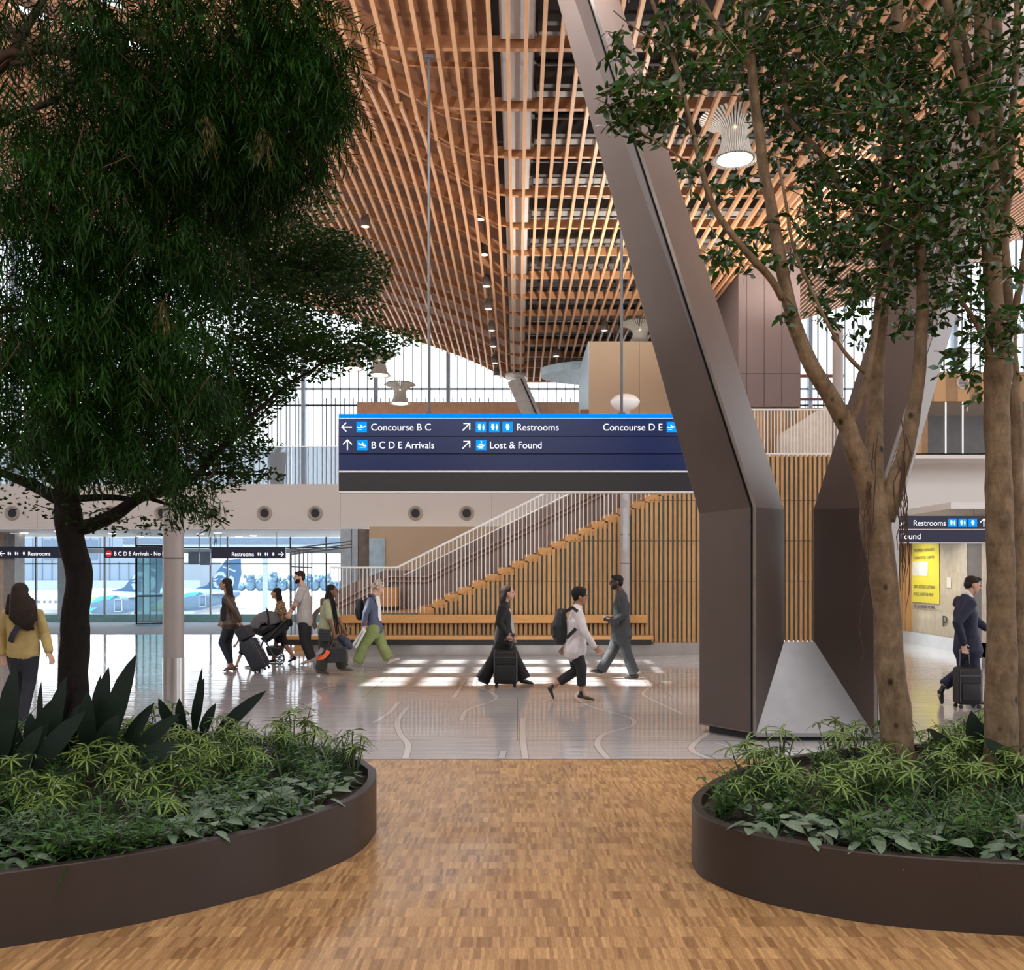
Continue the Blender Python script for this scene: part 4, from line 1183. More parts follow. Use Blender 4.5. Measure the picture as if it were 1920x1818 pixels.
# ================================================================ PLANTERS
def planter(front, back, label, cat='planter', h=.36, wall=.06, soil=.29):
    f = smooth_path([V(x,y,0) for x,y in front], 6)
    poly = f + smooth_path([V(x,y,0) for x,y in back], 4)
    n = len(poly); area = sum(poly[i].x*poly[(i+1)%n].y-poly[(i+1)%n].x*poly[i].y for i in range(n))
    if area < 0: poly = poly[::-1]
    nr = []
    for i in range(n):
        t = (poly[(i+1)%n]-poly[i-1]); t.normalize(); nr.append(V(-t.y, t.x, 0))    # inward
    cx = sum(p.x for p in poly)/n; cy = sum(p.y for p in poly)/n
    pl = empty('planter', (cx,cy,0), label, cat)
    m = MB(); vs = []; fs = []
    for i, p in enumerate(poly):
        q = p+nr[i]*wall
        vs += [p+V(0,0,.0), p+V(0,0,h-.006), p+nr[i]*.006+V(0,0,h), q+V(0,0,h), q+V(0,0,.02)]
    for i in range(n):
        j = (i+1) % n
        for k in range(4): fs.append((i*5+k, j*5+k, j*5+k+1, i*5+k+1))
    m.add(vs, fs); m.build('wall_band', plain('planter_bronze',(.034,.0245,.022),.42,.15,.08,2), pl, smooth=True, auto=40)
    m = MB(); inner = [p+nr[i]*(wall-.005)+V(0,0,soil) for i, p in enumerate(poly)]
    m.add(inner, [tuple(range(n))]); m.build('soil', plain('soil',(.022,.014,.010),.9,0,.5,14,.6), pl)
    return pl, [(p.x,p.y) for p in poly]
PLL, polyL = planter([(-3.7,4.05),(-3.0,4.28),(-2.466,4.576),(-2.085,4.793),(-1.686,5.10),(-1.349,5.455),(-1.137,5.83),(-1.01,6.16),(-.975,6.585),(-1.03,7.0)],
                     [(-1.22,7.45),(-1.65,7.95),(-2.3,8.4),(-3.2,8.7),(-4.6,8.8),(-5.6,7.9),(-5.6,5.2),(-4.6,4.2),(-3.75,4.03)], 'low curved dark bronze planter on the left, full of ground cover')
PLR, polyR = planter([(1.33,6.6),(1.14,6.2),(1.072,5.86),(1.10,5.586),(1.293,5.25),(1.605,5.008),(1.916,4.858),(2.478,4.73),(3.2,4.66),(4.2,4.7)],
                     [(5.4,5.0),(6.1,5.9),(5.8,7.2),(4.6,8.1),(3.2,8.0),(2.3,7.6),(1.7,7.1),(1.36,6.65)], 'low curved dark bronze planter on the right, under the two pale trees')
def inside(poly, x, y, margin=.1):
    c = False; n = len(poly); d = 9
    for i in range(n):
        x1,y1 = poly[i]; x2,y2 = poly[(i+1)%n]
        if (y1 > y) != (y2 > y) and x < (x2-x1)*(y-y1)/(y2-y1)+x1: c = not c
        L2 = (x2-x1)**2+(y2-y1)**2+1e-9; t = max(0,min(1,((x-x1)*(x2-x1)+(y-y1)*(y2-y1))/L2))
        d = min(d, math.hypot(x-x1-t*(x2-x1), y-y1-t*(y2-y1)))
    return c and d > margin
SOIL = .29

# ---------------------------------------------------------------- plant prototypes (variants), copied afterwards
MAT_VARG = leafmat('variegated_margin', (.022,.066,.010), (.05,.125,.022), .35, 3)
MAT_VARP = leafmat('variegated_pale', (.17,.27,.05), (.32,.41,.11), .4, 3)
MAT_GRASS = leafmat('strap_leaf', (.014,.048,.010), (.035,.10,.022), .3, 2)
MAT_SILVER = leafmat('silver_leaf', (.055,.105,.062), (.22,.30,.22), .38, 6, .1)
MAT_FRESH = leafmat('fresh_leaf', (.030,.10,.014), (.08,.20,.035), .35, 4)
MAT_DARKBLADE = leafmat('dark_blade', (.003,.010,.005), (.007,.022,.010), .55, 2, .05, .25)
MAT_STEMG = plain('green_stem', (.05,.08,.03), .5)
def proto_palmate(seed):
    r = np.random.default_rng(seed); e = empty('variegated_plant', (0,0,0))
    P=[];D=[];N=[];L=[];Wd=[]; m = MB()
    for s in range(r.integers(7,10)):
        a = r.uniform(0,6.28); rad = r.uniform(.0,.17); top = np.array([rad*math.cos(a), rad*math.sin(a), r.uniform(.12,.34)])
        m.tube([V(rad*.3*math.cos(a),rad*.3*math.sin(a),0), V(*top)], [.006,.004], 5)
        tilt = np.array([math.cos(a)*.45, math.sin(a)*.45, 1]); tilt /= np.linalg.norm(tilt)
        k = r.integers(7,10); a0 = r.uniform(0,6.28)
        x = np.cross(tilt,[0,0,1.0001]) if abs(tilt[2])<.99 else np.array([1.,0,0]); x/=np.linalg.norm(x); y=np.cross(tilt,x)
        for q in range(k):
            t = a0+6.28*q/k; d = x*math.cos(t)+y*math.sin(t)+tilt*r.uniform(-.15,.35)
            P.append(top); D.append(d); N.append(tilt); L.append(r.uniform(.075,.14)); Wd.append(r.uniform(.014,.022))
    vs,q,mi = leaf_arrays4(P,D,N,L,Wd,[(0,.25),(.3,.95),(.65,.9),(1,0)],.35,.5)
    mesh_np('leaves', vs, q, [MAT_VARG,MAT_VARP], e, mi); m.build('stems', MAT_STEMG, e); return e
def proto_grass(seed):
    r = np.random.default_rng(seed); e = empty('strap_leaf_tuft', (0,0,0)); n = 46
    a = r.uniform(0,6.28,n); el = r.uniform(.35,1.35,n)
    D = np.stack([np.cos(a)*np.cos(el), np.sin(a)*np.cos(el), np.sin(el)],1); P = np.stack([np.cos(a)*.02,np.sin(a)*.02,np.zeros(n)],1)
    vs,q = leaf_arrays(P,D,np.tile([0,0,1.],(n,1))+D*.01,r.uniform(.2,.38,n),r.uniform(.008,.014,n),[(0,.6),(.3,1),(.6,.95),(.85,.6),(1,0)],.55)
    mesh_np('blades', vs, q, MAT_GRASS, e); return e
def proto_silver(seed):
    r = np.random.default_rng(seed); e = empty('silver_creeper', (0,0,0)); n = 24
    a = r.uniform(0,6.28,n); rad = r.uniform(.02,.2,n); P = np.stack([rad*np.cos(a),rad*np.sin(a),r.uniform(.03,.13,n)],1)
    b = a+r.uniform(-.9,.9,n); D = np.stack([np.cos(b),np.sin(b),r.uniform(-.35,.35,n)],1); N = np.stack([r.uniform(-.35,.35,n),r.uniform(-.6,.1,n),np.ones(n)],1)
    vs,q = leaf_arrays(P,D,N,r.uniform(.07,.12,n),r.uniform(.05,.078,n),SH_HEART,.2,.12)
    mesh_np('leaves', vs, q, MAT_SILVER, e); m = MB()
    for i in range(0,n,2): m.tube([V(P[i][0]*.2,P[i][1]*.2,0),V(*(P[i]*.7)),V(*P[i])],.003,4)
    m.build('stems', MAT_STEMG, e); return e
def proto_fresh(seed):
    r = np.random.default_rng(seed); e = empty('leafy_ground_plant', (0,0,0)); P=[];D=[];N=[];L=[];Wd=[]; m = MB()
    for s in range(9):
        a = r.uniform(0,6.28); h = r.uniform(.10,.27); lean = r.uniform(.05,.18); tip = np.array([lean*math.cos(a),lean*math.sin(a),h]); m.tube([V(0,0,0),V(*(tip*[.4,.4,.6])),V(*tip)],.003,4)
        for q in range(9):
            u = .3+.7*q/8; p = tip*[u*u,u*u,u]; b = a+2.4*q; P.append(p); D.append([math.cos(b),math.sin(b),r.uniform(.0,.7)]); N.append([0,0,1]); L.append(r.uniform(.05,.085)); Wd.append(r.uniform(.015,.026))
    vs,q = leaf_arrays(P,D,N,L,Wd,SH_LANCE,.25,.1); mesh_np('leaves', vs, q, MAT_FRESH, e); m.build('stems', MAT_STEMG, e); return e
def proto_aspidistra(blades, name='cast_iron_plant'):
    e = empty(name, (0,0,0)); P=[];D=[];N=[];L=[];Wd=[]; m = MB()
    for (dx,dy,tx,tz,l,w) in blades:
        d = np.array([tx, dy*.6-.05, tz]); d /= np.linalg.norm(d); b = np.array([dx,dy,.0]); s = b+d*.12
        m.tube([V(*b),V(*s)],[.006,.005],5); P.append(s); D.append(d); N.append([ -tz*.25+ .1*dy, -1, .25]); L.append(l); Wd.append(w)
    vs,q = leaf_arrays(P,D,N,L,Wd,[(0,.12),(.15,.5),(.35,.92),(.55,1),(.75,.8),(.9,.42),(1,0)],.14,.28); mesh_np('blades', vs, q, MAT_DARKBLADE, e, smooth=True); m.build('stalks', MAT_STEMG, e); return e
PROTO = {'pal':[proto_palmate(i) for i in (1,2,3)], 'gra':[proto_grass(i) for i in (4,5)], 'sil':[proto_silver(i) for i in (6,7,8)], 'fre':[proto_fresh(i) for i in (9,10)]}
used = set()
INFO = {'pal':('plant','variegated palmate plants'),'gra':('grass tuft','strap leaf tufts'),'sil':('creeper','silver leaved creepers'),'fre':('plant','small leafy ground plants')}
LABS = {'pal':'variegated plant with yellow green finger leaves growing in the %s bronze planter','gra':'dark tuft of narrow arching strap leaves in the %s bronze planter',
        'sil':'silvery heart leaved creeper near the rim of the %s bronze planter','fre':'small bushy green plant among the ground cover of the %s bronze planter'}
def put(kind, x, y, side, sc=1.0):
    i = rnd.randrange(len(PROTO[kind])); p = PROTO[kind][i]; rz = rnd.uniform(0,6.28)
    if p.name not in used:
        used.add(p.name); o = p; o.location = (x,y,SOIL); o.rotation_euler = (0,0,rz); o.scale = (sc,)*3
    else: o = copy_tree(p, (x,y,SOIL), rz, sc)
    o['label'] = LABS[kind] % side; o['category'] = INFO[kind][0]; o['group'] = INFO[kind][1]+' in the %s planter' % side
def scatter(poly, side, n, zone, seed, mind=.13):
    r = random.Random(seed); xs_ = [p[0] for p in poly]; ys_ = [p[1] for p in poly]; done = []; tries = 0
    while len(done) < n and tries < 20000:
        tries += 1; x = r.uniform(min(xs_),max(xs_)); y = r.uniform(min(ys_),max(ys_))
        if not inside(poly,x,y,.13): continue
        if abs(x) > .62*y+.25: continue                       # out of sight
        if any(math.hypot(x-a,y-b) < mind for a,b in done): continue
        px = 970+FOC*x/y; py = 1070+FOC*1.4/y
        k = zone(px,py,r)
        if not k: continue
        if k == 'gra' and not inside(poly,x,y,.27): k = 'fre'
        if k == 'sil' and not inside(poly,x,y,.19): continue
        if k == 'sil' and side == 'right' and x < 1.42: k = 'fre'
        done.append((x,y)); put(k,x,y,side,r.uniform(.8,1.12))
def zoneL(px,py,r):
    if px < 250 and py < 1400: return r.choice(('gra',None,None))
    if px > 330 and py > 1478 and px < 690: return r.choice(('sil','sil','sil','sil','fre'))
    if px > 560 and py > 1450: return r.choice(('sil','sil','gra','fre'))
    if px < 330 and py > 1545: return r.choice(('fre','sil','sil','gra','fre'))
    if px < 480 and 1400 < py <= 1545: return r.choice(('pal','pal','gra','fre','fre'))
    if py < 1400: return r.choice(('gra','fre','gra','pal'))
    return r.choice(('gra','fre','fre','pal','gra'))
def zoneR(px,py,r):
    if py > 1510 and px < 1480: return r.choice(('fre','fre','fre','sil'))
    if py > 1520 and 1460 < px < 1690: return r.choice(('sil','sil','sil','gra'))
    if py > 1540 and px > 1820: return r.choice(('sil','sil','fre'))
    if py > 1500 and px > 1660: return r.choice(('gra','fre','gra'))
    if px < 1650: return r.choice(('fre','pal','fre','pal','gra'))
    return r.choice(('pal','gra','pal','fre'))
scatter(polyL,'left',200,zoneL,21,.115)
def frontL(px,py,r): return r.choice(('fre','sil','sil','gra','fre')) if (py > 1545 and px < 420) or (py > 1500 and px >= 420) else None
def frontR(px,py,r): return r.choice(('fre','sil','fre')) if py > 1500 else None
scatter(polyL,'left',46,frontL,31,.10)
scatter(polyR,'right',34,frontR,32,.10)
scatter(polyR,'right',150,zoneR,22,.115)
for v in PROTO.values():
    for p in v:
        if p.name not in used:
            for c in list(p.children): bpy.data.objects.remove(c)
            bpy.data.objects.remove(p)
def B(*L): return L
asp = [
 (at(20,1420,6.6), [(0,0,-.02,1,.74,.18),(-.08,0,.10,1,.60,.2),(.05,.05,.55,.75,.55,.16),(.1,-.05,.8,.35,.5,.11),(-.05,.0,-.5,.9,.5,.15),(.06,.1,.2,1,.5,.14),(.02,-.1,.3,.55,.42,.13)], 'dark broad bladed plant at the far left edge of the left planter'),
 (at(92,1425,7.2), [(0,0,.12,1,.60,.14),(.04,0,.32,1,.42,.12),(-.05,.05,-.12,1,.55,.06),(-.08,0,-.6,.85,.55,.17),(.05,.05,.06,1,.62,.05),(0,-.1,-.15,.8,.35,.14)], 'dark broad bladed plant just left of the dark tree trunk'),
 (at(190,1425,7.0), [(0,0,.22,1,.80,.18),(-.02,.02,.02,1,.68,.15),(.05,.03,.5,.95,.50,.12),(-.03,-.04,-.12,1,.52,.16),(.06,0,.75,.75,.56,.13),(.03,-.1,1.1,.55,.52,.17),(-.06,.05,-.02,1,.62,.10),(.0,-.12,.25,.7,.40,.18)], 'dark broad bladed plant just right of the dark tree trunk'),
 (at(362,1372,8.0), [(0,0,.10,1,.50,.10),(-.03,0,-.62,1,.40,.11),(.02,.02,.02,1,.58,.06),(.05,0,1.0,1.0,.62,.12),(-.02,-.05,-.2,1,.34,.10),(.04,-.04,.35,1,.32,.10),(-.04,-.04,-.95,.5,.26,.10)], 'dark broad bladed plant in front of the tall grey pole')]
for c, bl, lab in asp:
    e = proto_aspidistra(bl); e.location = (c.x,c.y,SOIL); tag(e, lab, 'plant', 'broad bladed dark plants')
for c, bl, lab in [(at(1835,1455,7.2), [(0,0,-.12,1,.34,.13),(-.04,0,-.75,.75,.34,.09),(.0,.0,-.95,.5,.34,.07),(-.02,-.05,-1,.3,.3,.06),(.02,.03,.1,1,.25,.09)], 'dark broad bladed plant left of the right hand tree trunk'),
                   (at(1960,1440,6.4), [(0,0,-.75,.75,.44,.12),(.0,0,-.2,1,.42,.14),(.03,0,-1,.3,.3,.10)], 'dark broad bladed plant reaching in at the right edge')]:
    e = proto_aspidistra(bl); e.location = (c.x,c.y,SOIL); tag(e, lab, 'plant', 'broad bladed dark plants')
# small potted plant on the upper floor behind the glass
c = at(520,842,29.2); up = empty('potted_plant', (c.x,29.2,4.33), 'small green potted plant standing behind the frosted glass guard', 'potted plant')
m = MB(); m.lathe([(.2,0),(.26,1.02),(.24,1.05)], (c.x,29.2,4.33), 20); m.build('pot', plain('pot_grey',(.3,.31,.33),.5), up)
n = 60; a = nrng.uniform(0,6.28,n); el = nrng.uniform(.2,1.4,n); D = np.stack([np.cos(a)*np.cos(el),np.sin(a)*np.cos(el),np.sin(el)],1)
vs,q = leaf_arrays(np.tile([c.x,29.2,5.36],(n,1)),D,np.tile([.01,0,1],(n,1)),nrng.uniform(.3,.65,n),nrng.uniform(.03,.06,n),SH_LANCE,.5); mesh_np('leaves',vs,q,MAT_FRESH,up)
# irrigation riser at the right edge
m = MB(); c = at(1915,1535,5.2); m.tube([V(c.x,5.2,SOIL),V(c.x,5.2,c.z)],.012,8); m.box(c.x-.03,c.x+.03,5.18,5.22,c.z-.02,c.z+.02)
tag(m.build('standpipe', MAT_STEEL), 'small metal standpipe in the right planter at the picture edge', 'pipe')

# ================================================================ TREES
def barkmat(name, a, b, dark, sc):
    t = NT(name); c = t.coord('Object', (1,1,.5)); n1 = t.noise(c, sc, 5, .65, .3)
    v = t.n('ShaderNodeTexVoronoi'); v.inputs['Scale'].default_value = 5.0; t.l(t.coord('Object',(1,1,.75)), v.inputs['Vector'])
    spots = t.ramp(v.outputs['Distance'], [(.06,(1,1,1)),(.14,(0,0,0))])
    col = t.mix(spots, t.mix(.2, t.ramp(n1, [(.3,a),(.7,b)]), t.ramp(t.noise(t.coord('Object',(1,1,7)), 2.6, 4, .6), [(.35,a),(.65,b)])), dark); t.set(col, .75, 0, .2); t.bump(t.noise(c, sc*3, 4), .5, .02); return t.m
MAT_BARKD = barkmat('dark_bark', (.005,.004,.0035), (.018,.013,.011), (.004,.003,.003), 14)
MAT_BARKR = barkmat('reddish_twig_bark', (.030,.017,.012), (.075,.045,.030), (.02,.012,.01), 9)
MAT_BARKP = barkmat('pale_mottled_bark', (.070,.046,.026), (.235,.165,.105), (.022,.016,.010), 13)
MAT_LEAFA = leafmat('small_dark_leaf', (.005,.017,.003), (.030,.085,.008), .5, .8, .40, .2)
MAT_LEAFB = leafmat('needle_leaf', (.003,.013,.002), (.020,.078,.008), .5, .9, .2, .15)
MAT_LEAFY = leafmat('yellowed_needle', (.030,.035,.006), (.085,.070,.016), .5, .9, .2)
MAT_FICUS = leafmat('ficus_leaf', (.006,.026,.004), (.030,.098,.012), .30, 1.2, .25)
def limb(mb, pts, jitter=.0, n=9, sub=5):
    """pts: (px,py,Y,width px) -> tapered tube"""
    P = [at(p[0],p[1],p[2]) for p in pts]; Rr = [p[3]*.5*p[2]/FOC for p in pts]
    S = smooth_path(P, sub); rr = []
    for i in range(len(Rr)-1):
        for k in range(sub): rr.append(Rr[i]+(Rr[i+1]-Rr[i])*k/sub)
    rr.append(Rr[-1])
    if jitter: S = [s+Vector((noise.noise(s*3),noise.noise(s*3+V(9,0,0)),0))*jitter for s in S]
    rr = [r*(1+.10*noise.noise(S[i]*7+V(3,3,3))) for i, r in enumerate(rr)]
    mb.tube(S, rr, n); return S
def cloud(blobs, ydef, mult=1.0):
    """random points in ellipsoids given in picture terms at a depth: (px,py,rx,ry,count[,Y,ryd])"""
    out = []
    for b in blobs:
        b = list(b); b[4] = max(2, int(b[4]*mult))
        Y = b[5] if len(b) > 5 else ydef; dY = b[6] if len(b) > 6 else .8
        c = np.array(at(b[0],b[1],Y)); k = Y/FOC
        d = rdir(b[4]); r = nrng.uniform(0,1,b[4])**(1/3)
        out.append(c + d*r[:,None]*np.array([b[2]*k, dY, b[3]*k]))
    return np.concatenate(out)
# ---- dark small-leaved tree standing in the left planter
YA = 7.4
ta = empty('tree', (at(137,1400,YA).x, YA, SOIL), 'dark trunked small leaved tree rising from the left planter and spreading right', 'tree')
m = MB()
limb(m, [(140,1435,YA,66),(139,1330,YA,58),(137,1260,YA,54),(141,1180,YA,52),(146,1090,YA,48),(138,1030,YA,47),(128,970,YA,50),(124,920,YA,42),(126,850,YA,36),(130,760,YA,30),(140,640,YA+.1,24),(150,500,YA+.2,16),(160,380,YA+.2,10)], .02, 12)
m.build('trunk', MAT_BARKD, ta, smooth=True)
A_L = [[(140,992,YA,30),(175,983,YA,27),(220,962,YA,24),(268,930,YA-.1,22),(320,915,YA-.2,19),(365,893,YA-.3,15),(405,850,YA-.3,12),(445,805,YA-.3,9),(500,755,YA-.3,7),(548,715,YA-.3,6),(590,690,YA-.3,5),(640,650,YA-.3,4),(700,622,YA-.3,3)],
       [(140,935,YA,14),(200,932,YA,12),(250,936,YA,10)], [(124,940,YA,30),(90,925,YA,24),(50,905,YA+.1,18),(0,885,YA+.2,15),(-60,872,YA+.3,12)],
       [(120,925,YA,18),(92,892,YA,16),(78,865,YA,12),(70,830,YA,10)], [(130,820,YA,20),(200,740,YA+.3,16),(300,640,YA+.5,12),(400,570,YA+.6,9),(520,520,YA+.6,6),(640,500,YA+.6,4)],
       [(140,700,YA,18),(240,560,YA+.3,14),(360,440,YA+.5,10),(460,390,YA+.6,6),(600,350,YA+.6,3)], [(365,893,YA-.3,8),(420,885,YA-.4,5),(470,890,YA-.4,3),(520,884,YA-.4,2)],
       [(268,930,YA,8),(330,950,YA,5),(390,965,YA,3),(430,985,YA,2)], [(445,805,YA-.3,6),(470,770,YA-.3,5),(480,700,YA-.2,4),(470,640,YA-.2,3)], [(405,850,YA-.3,7),(470,800,YA-.3,5),(520,745,YA-.2,3)]]
for L in A_L:
    m = MB(); limb(m, L, .012, 8); m.build('branch', MAT_BARKD, ta, smooth=True)
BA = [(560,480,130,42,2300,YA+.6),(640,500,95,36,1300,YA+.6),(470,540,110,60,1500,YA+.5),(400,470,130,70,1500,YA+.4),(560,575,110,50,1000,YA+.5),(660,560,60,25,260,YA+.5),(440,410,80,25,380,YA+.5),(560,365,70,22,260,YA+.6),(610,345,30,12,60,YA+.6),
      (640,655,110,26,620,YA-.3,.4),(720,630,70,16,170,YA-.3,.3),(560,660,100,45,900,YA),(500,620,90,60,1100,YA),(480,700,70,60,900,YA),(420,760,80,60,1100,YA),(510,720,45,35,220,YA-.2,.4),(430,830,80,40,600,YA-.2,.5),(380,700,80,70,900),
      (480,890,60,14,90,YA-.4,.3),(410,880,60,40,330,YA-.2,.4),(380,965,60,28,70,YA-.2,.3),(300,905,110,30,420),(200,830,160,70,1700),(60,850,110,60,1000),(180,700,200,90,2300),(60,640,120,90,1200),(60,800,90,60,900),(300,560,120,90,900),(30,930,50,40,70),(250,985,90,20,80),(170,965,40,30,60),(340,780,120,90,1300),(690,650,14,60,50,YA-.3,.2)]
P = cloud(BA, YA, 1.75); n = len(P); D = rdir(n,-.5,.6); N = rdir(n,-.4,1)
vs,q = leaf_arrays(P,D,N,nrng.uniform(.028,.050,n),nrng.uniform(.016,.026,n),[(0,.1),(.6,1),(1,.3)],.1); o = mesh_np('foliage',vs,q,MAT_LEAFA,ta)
m = MB(); idx = nrng.choice(n, 420, False)
for i in idx:
    a = Vector(P[i]); d = Vector(rdir(1,-.4,.5)[0])*.16; m.tube([a-d,a,a+d*1.2+V(0,0,.02)],[.004,.003,.0015],4,caps=False)
m.build('twigs', MAT_BARKD, ta)['kind'] = 'stuff'
# ---- feathery tree, trunk beyond the left edge
YBt = 5.7
tb = empty('tree', (at(-150,1400,YBt).x, YBt, SOIL), 'feathery needle leaved tree whose dark boughs hang into the upper left', 'tree')
m = MB(); limb(m, [(-170,1480,YBt,90),(-160,1100,YBt,80),(-150,700,YBt,72),(-130,400,YBt,60),(-120,150,YBt,46),(-110,-100,YBt,34)], .03, 12); m.build('trunk', MAT_BARKR, tb, smooth=True)
B_L = [[(-130,260,YBt,26),(-20,150,YBt,20),(30,90,YBt,17),(58,40,YBt,15),(95,-20,YBt,12)], [(-130,300,YBt,24),(-10,120,YBt-.1,18),(50,102,YBt-.1,15),(90,97,YBt-.1,13),(140,112,YBt-.1,11),(230,142,YBt-.1,8),(300,165,YBt-.1,6),(345,168,YBt-.1,4)],
       [(-140,320,YBt,22),(10,228,YBt,14),(60,205,YBt,13),(105,185,YBt,11),(140,152,YBt,9),(190,110,YBt,8),(250,65,YBt,6),(305,5,YBt,5)], [(-140,520,YBt,24),(0,405,YBt,14),(45,392,YBt,12),(80,378,YBt,10),(120,358,YBt,8),(160,338,YBt,6)],
       [(120,112,YBt,6),(210,98,YBt,5),(300,92,YBt,4),(350,72,YBt,3),(402,48,YBt,2)], [(150,325,YBt,7),(170,355,YBt,6),(200,390,YBt,5),(240,410,YBt,4),(320,418,YBt,2)], [(60,385,YBt,5),(110,410,YBt,4),(200,440,YBt,3)],
       [(-140,600,YBt,16),(60,580,YBt,9),(90,625,YBt,7),(150,650,YBt,6),(210,690,YBt,5),(260,745,YBt,3),(310,800,YBt-.1,3)], [(210,690,YBt,4),(300,770,YBt,4),(330,820,YBt,3),(400,820,YBt,2)], [(10,40,YBt,10),(60,110,YBt,8),(20,120,YBt,12)], [(140,150,YBt,4),(280,100,YBt,4),(430,130,YBt,3),(560,80,YBt,2)], [(260,130,YBt,4),(420,200,YBt,4),(560,230,YBt,2)]]
for L in B_L:
    m = MB(); limb(m, L, .015, 8); m.build('bough', MAT_BARKR, tb, smooth=True)
BB = [(330,60,340,90,190,YBt,1.0),(340,170,230,110,190,YBt,.9),(545,80,95,95,120,YBt,.7),(590,160,70,80,75,YBt,.6),(500,240,130,80,110,YBt,.7),(360,290,190,90,150,YBt,.8),(200,390,190,90,160,YBt,.9),(100,480,150,100,110,YBt,.9),(250,500,180,90,120,YBt,.8),(430,330,110,60,55,YBt,.7),(140,600,170,80,120,YBt,.8),(300,640,130,80,85,YBt,.7),(90,710,130,70,80,YBt,.7),(260,740,150,70,90,YBt,.7),(390,730,60,60,26,YBt-.1,.5),(160,820,160,45,60,YBt,.6),(280,850,80,40,28,YBt-.1,.5),(350,915,40,25,10,YBt-.1,.3),(130,860,30,25,8,YBt-.2,.2),(60,300,110,60,36,YBt,.8),(50,200,60,60,16,YBt,.8),(30,30,60,40,16,YBt,.8),(390,480,70,60,30,YBt,.6),(180,250,160,70,70,YBt,.8)]
S = cloud(BB, YBt, 2.1); P=[];D=[];N=[]; Y_=[]; tw = MB()
for s in S:
    a = nrng.uniform(0,6.28); d = np.array([math.cos(a)*.8+.15, math.sin(a)*.8, nrng.uniform(-1.1,-.1)]); d /= np.linalg.norm(d); Ls = nrng.uniform(.09,.22); k = int(Ls*130)
    side = np.cross(d,[0,0,1.]); side /= np.linalg.norm(side); up = np.cross(side,d)
    for i in range(k):
        u = i/k; t = 2.4*i; rad = side*math.cos(t)+up*math.sin(t)
        P.append(s+d*Ls*u-np.array([0,0,.06*u*u])); D.append(rad*.95+d*nrng.uniform(.6,1.1)+np.array([0,0,-.10])); N.append(up+rad*.2)
    if nrng.uniform() < .08: tw.tube([V(*(s-d*.15+np.array([0,0,.03]))),V(*s),V(*(s+d*Ls*.8-np.array([0,0,.03])))],[.004,.003,.0015],4,caps=False)
n = len(P); vs,q = leaf_arrays(P,D,N,nrng.uniform(.065,.125,n),nrng.uniform(.0070,.0125,n),SH_NEEDLE,.2); mesh_np('foliage',vs,q,MAT_LEAFB,tb); tw.build('twigs', MAT_BARKR, tb)['kind'] = 'stuff'
P=[];D=[];N=[]
for (px,py,h) in ((385,215,70),(490,235,75),(270,30,40),(300,560,60)):
    for i in range(70):
        u = i/70; p = np.array(at(px+nrng.uniform(-14,14)*(.3+u)+10*math.sin(u*3), py+h*u*nrng.uniform(.7,1.1), YBt-.75)); P.append(p); a = nrng.uniform(0,6.28); D.append([math.cos(a)*.7,math.sin(a)*.7,-.8+nrng.uniform(-.4,.5)]); N.append([math.cos(a),math.sin(a),.3])
n=len(P); vs,q = leaf_arrays(P,D,N,nrng.uniform(.05,.09,n),nrng.uniform(.006,.009,n),SH_NEEDLE,.2); mesh_np('yellowed_sprays',vs,q,MAT_LEAFY,tb)

# ---- two pale barked trees on the right
YC = 6.9
def ficus(root, label, limbs, blobs, ydef, seed):
    t = empty('tree', root, label, 'tree', 'pale barked trees in the right planter')
    for nm, L in limbs:
        m = MB(); limb(m, L, .012, 12 if nm == 'trunk' else 9); m.build(nm, MAT_BARKP, t, smooth=True)
    P = cloud(blobs, ydef, 1.28); n = len(P); D = rdir(n,-.8,.45); N = rdir(n,.15,1)
    # leaves sit in small sprays along twigs
    k = 7; S = np.repeat(P, k, 0); a = np.tile(np.arange(k)/k, n)[:,None]; T = np.repeat(D, k, 0); off = rdir(n*k,-.6,.6)
    Pl = S + T*(a-.5)*.22; Dl = T*.55+off*.75+np.array([0,0,-.15]); Nn = np.repeat(N,k,0)+rdir(n*k)*.5
    vs,q = leaf_arrays(Pl,Dl,Nn,nrng.uniform(.056,.100,n*k),nrng.uniform(.026,.045,n*k),SH_OVAL,.18,.18); mesh_np('foliage',vs,q,MAT_FICUS,t)
    m = MB()
    for i in range(n):
        p = V(*P[i]); d = V(*D[i]); m.tube([p-d*.14,p,p+d*.12],[.0035,.003,.0015],4,caps=False)
    m.build('twigs', MAT_BARKP, t)['kind'] = 'stuff'; return t
